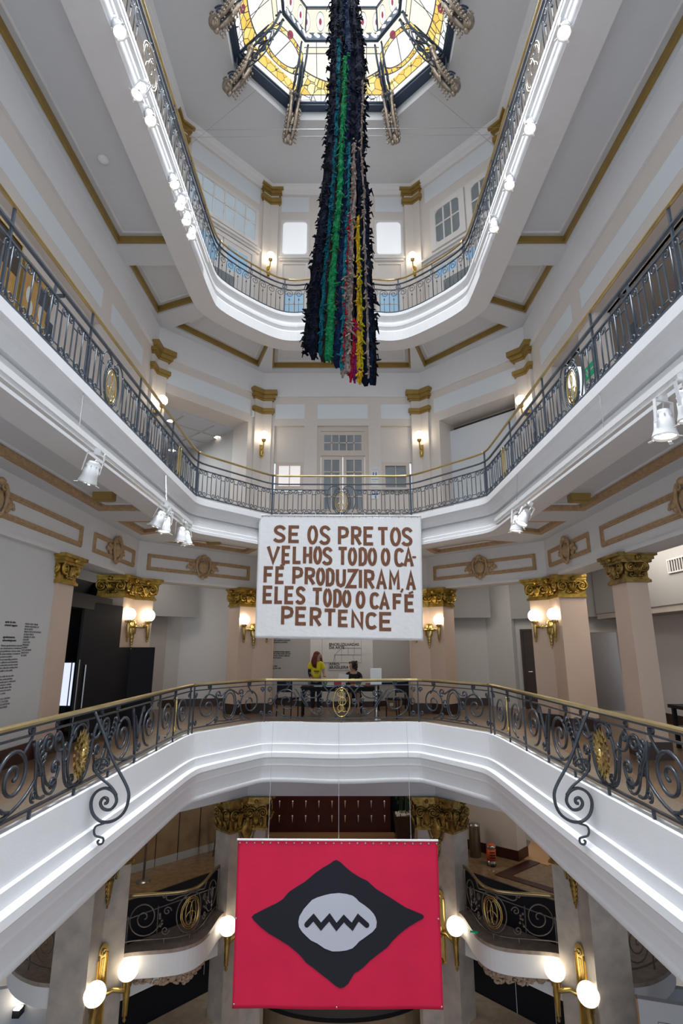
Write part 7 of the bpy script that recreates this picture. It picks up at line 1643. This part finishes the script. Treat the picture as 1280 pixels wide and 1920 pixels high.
# bins
t = thing('waste_bin', 'tall cylindrical steel bin against the cream wall', 'bin', (4.15, 18.75, ZM)); mb = MB(); mb.lathe((4.15, 18.75, ZM), [(.17, 0), (.17, .85), (.18, .86), (.18, .90)], 22); mb.build('body', 'steel', t, True); mb = MB(); mb.lathe((4.15, 18.75, ZM), [(.16, .89), (.17, .91), (.02, .93)], 22); mb.build('lid', 'steel', t, True)
t = thing('pedal_bin', 'small orange-red pedal bin with a steel foot beside the tall steel bin', 'bin', (4.46, 18.05, ZM)); mb = MB(); mb.lathe((4.46, 18.05, ZM), [(.13, 0), (.135, .14)], 20); mb.build('foot', 'steel', t, True); mb = MB(); mb.lathe((4.46, 18.05, ZM), [(.136, .14), (.136, .46)], 20); bd = mb.build('body', 'orange', t, True); mb = MB(); mb.lathe((4.46, 18.05, ZM), [(.138, .46), (.145, .47), (.145, .52), (.13, .54), (.11, .545)], 20); mb.build('rim', 'steel', t, True); mb = MB(); mb.lathe((4.46, 18.05, ZM), [(.11, .54), (.10, .56), (.01, .57)], 20); mb.build('lid', 'orange', t, True); mb = MB(); mb.box(4.40, 4.52, 17.88, 17.93, ZM + .01, ZM + .03); mb.build('pedal', 'black', t)
mb = MB()
for k in range(3): mb.box(4.38 - .0, 4.54, 17.905, 17.912, ZM + .36 - k * .07, ZM + .39 - k * .07)
mb.build('printed_lines', 'ink', bd)
# folding ladder-like stool leg behind left capital
t = thing('bar_stool', 'thin brown stool behind the left dark capital', 'stool', (-3.75, 18.9, ZM))
for dx, dy in ((-.16, -.12), (.16, -.12), (-.16, .16), (.16, .16)): mb = MB(); mb.tube([(-3.75 + dx * 1.4, 18.9 + dy * 1.4, ZM), (-3.75 + dx * .7, 18.9 + dy * .7, ZM + 1.0)], .018, 6); mb.build('leg', 'walnut', t)
mb = MB(); mb.box(-3.95, -3.55, 18.72, 19.08, ZM + 1.0, ZM + 1.04); mb.build('seat', 'walnut', t); mb = MB(); mb.box(-3.9, -3.6, 18.73, 18.75, ZM + .4, ZM + .43); mb.build('stretcher', 'walnut', t)
# black floor-standing speaker boxes and glazed black screens inside the balconies
for sg, sd in ((-1, 'left'), (1, 'right')):
    f = LD if sg < 0 else RD
    for k, (u, lb) in enumerate(((2.35, 'black box behind the %s bowed balcony, nearest the red banner' % sd), (.75, 'black box behind the %s bowed balcony, nearest the outer pier' % sd))):
        u = u if sg < 0 else f.L - u; x, y, _ = f.P(u, 0, -.62); t = thing('stage_monitor', lb, 'loudspeaker', (x, y, ZM), 'black boxes behind the balconies')
        mb = MB(); f.box(mb, u - .24, u + .24, ZM, ZM + .62, -.90, -.48); mb.build('cabinet', 'blackmatte', t); mb = MB(); f.box(mb, u - .21, u + .21, ZM + .05, ZM + .57, -.48, -.47); mb.build('front_grille', 'black', t)
    x, y, _ = f.P(f.L / 2, 0, -.42); t = thing('glazed_screen', 'black glazed screen with bright metal strips behind the %s bowed railing' % sd, 'screen', (x, y, ZM)); mb = MB(); f.box(mb, .55, f.L - .55, ZM, ZM + .86, -.40, -.36); mb.build('black_sheet', 'black', t)
    for k in range(4): mb = MB(); u = .7 + k * (f.L - 1.4) / 3; f.box(mb, u - .012, u + .012, ZM + .02, ZM + .55, -.36, -.345); mb.build('metal_strip', 'steel', t)
    mb = MB(); f.box(mb, .6, f.L - .6, ZM + .50, ZM + .52, -.36, -.345); mb.build('cross_strip', 'steel', t)
    x, y = sg * 3.35, 17.35
    t = thing('black_column_speaker', 'slim black case with two steel bands behind the %s capital pier' % sd, 'loudspeaker', (x, y, ZM), 'slim black cases'); mb = MB(); mb.lathe((x, y, ZM), [(.13, 0), (.13, 1.05), (.10, 1.15), (.03, 1.18)], 14); mb.build('case', 'blackmatte', t, True)
    for z in (.35, .8): mb = MB(); mb.box(x - .15, x + .15, y - .15, y - .12, ZM + z, ZM + z + .02); mb.build('steel_band', 'steel', t)
# ground storey
for sg, sd in ((-1, 'left'), (1, 'right')):
    f = Facet((-5.3, 14.5), (-2.75, 17.2)) if sg < 0 else Facet((2.75, 17.2), (5.3, 14.5))
    t = thing('exhibition_display', 'black display panel %s under the %s bowed balcony' % ('with a thin white line map' if sg < 0 else 'with pale joints', sd), 'panel', (*f.P(f.L / 2, 0)[:2], ZG))
    mb = MB(); f.box(mb, .2, f.L - .1, ZG, ZM - .66, -.06, 0); mb.build('board', 'black', t)
    mb = MB()
    if sg < 0:
        for a, b_ in (((2.5, -7.2), (2.4, -7.6)), ((2.4, -7.6), (2.1, -8.2)), ((2.75, -7.2), (2.75, -8.2)), ((3.1, -7.2), (3.1, -8.2)), ((2.4, -7.5), (3.5, -7.5)), ((2.3, -7.9), (3.5, -7.9)), ((2.55, -7.7), (2.55, -8.2))): mb.tube([f.P(a[0], a[1], .004), f.P(b_[0], b_[1], .004)], .007, 4)
    else:
        for u in (1.0, 2.2, 3.2): mb.tube([f.P(u, ZG, .004), f.P(u, ZM - .6, .004)], .008, 4)
    mb.build('line_print', 'whiteink', t)
    if sg < 0: text('print_text', 'ENCRUZILHADAS\nDA ARTE', .085, f, 1.15, -7.75, 'whiteink', t); text('print_text', 'AFRO-\nBRASILEIRA', .085, f, 1.75, -7.45, 'whiteink', t)
    t = thing('marble_counter', 'pale marble topped counter below the %s black panel' % sd, 'counter', (*f.P(f.L / 2, 0, .7)[:2], ZG)); mb = MB(); mb.prism([f.P(.75, 0, .02)[:2], f.P(f.L - .75, 0, .02)[:2], f.P(f.L - .75, 0, .95)[:2], f.P(f.L - .95, 0, 1.15)[:2], f.P(1.0, 0, 1.15)[:2]], ZG + 1.15, ZG + 1.28); mb.build('marble_top', mat('pale_marble', (.66, .54, .40), .3, nscale=6, col2=(.54, .42, .30)), t); mb = MB(); mb.prism([f.P(.8, 0, .02)[:2], f.P(f.L - .8, 0, .02)[:2], f.P(f.L - .8, 0, .88)[:2], f.P(f.L - 1.0, 0, 1.05)[:2], f.P(1.05, 0, 1.05)[:2]], ZG, ZG + 1.15); mb.build('base', 'lilacstone', t)
t = thing('curved_desk', 'dark curved desk front under the lower edge of the red banner', 'desk', (0, 16.2, ZG)); arc = [(2.3 * math.sin(a), 17.4 - 1.5 * math.cos(a)) for a in [-1.3 + 2.6 * k / 20 for k in range(21)]]; mb = MB(); mb.prism(arc, ZG, ZG + .95); mb.build('front', 'stonewall', t); mb = MB(); mb.prism([(x * 1.06, y - .08) for x, y in arc], ZG + .95, ZG + 1.05); mb.build('counter_top', 'blackmatte', t)
t = thing('display_board', 'grey exhibition board with black title at the lower right corner', 'board', (5.9, 10.6, ZG))
fb = Facet((5.15, 11.15), (6.5, 10.75)); mb = MB(); fb.box(mb, 0, 1.4, ZG, -5.95, -.12, 0); mb.build('board', mat('grey_board', (.42, .43, .46), .6), t); mb = MB(); fb.box(mb, -.02, 0, ZG, -5.95, -.12, .005); mb.build('edge_strip', 'card', t); text('title_line', 'ENCRUZILHADAS\nDA ARTE', .13, fb, .33, -6.38, 'ink', t, bold=True)
mb = MB(); fb.frame(mb, .28, 1.38, -7.2, -6.24, .006, 0, .006); mb.build('title_frame', 'ink', t)
t = thing('green_ribbon', 'small green ribbon lying on the right balcony ledge', 'ribbon', (2.95, 14.35, ZM)); mb = MB(); mb.obox((3.0, 14.15, ZM + .02), (.08, -.02, 0), (.01, .03, 0), (0, 0, .008)); mb.build('strip', 'green', t)
# wall lamp glow at the lower left
t = thing('wall_washer', 'small lit wall lamp on the pale wall at the lower left corner', 'wall lamp', (-6.55, 13.05, -7.2)); mb = MB(); mb.box(-6.62, -6.48, 12.95, 13.15, -7.25, -7.12); mb.build('body', 'black', t); mb = MB(); mb.box(-6.61, -6.49, 12.96, 13.10, -7.12, -7.10); mb.build('lens', 'lens', t)
pl = bpy.data.lights.new('wall_washer_light', 'POINT'); pl.energy = 5; pl.color = WARM; pl.shadow_soft_size = .06; po = bpy.data.objects.new('wall_washer_light', pl); COL.objects.link(po); po.parent = t; po.location = (0, -.12, .16)
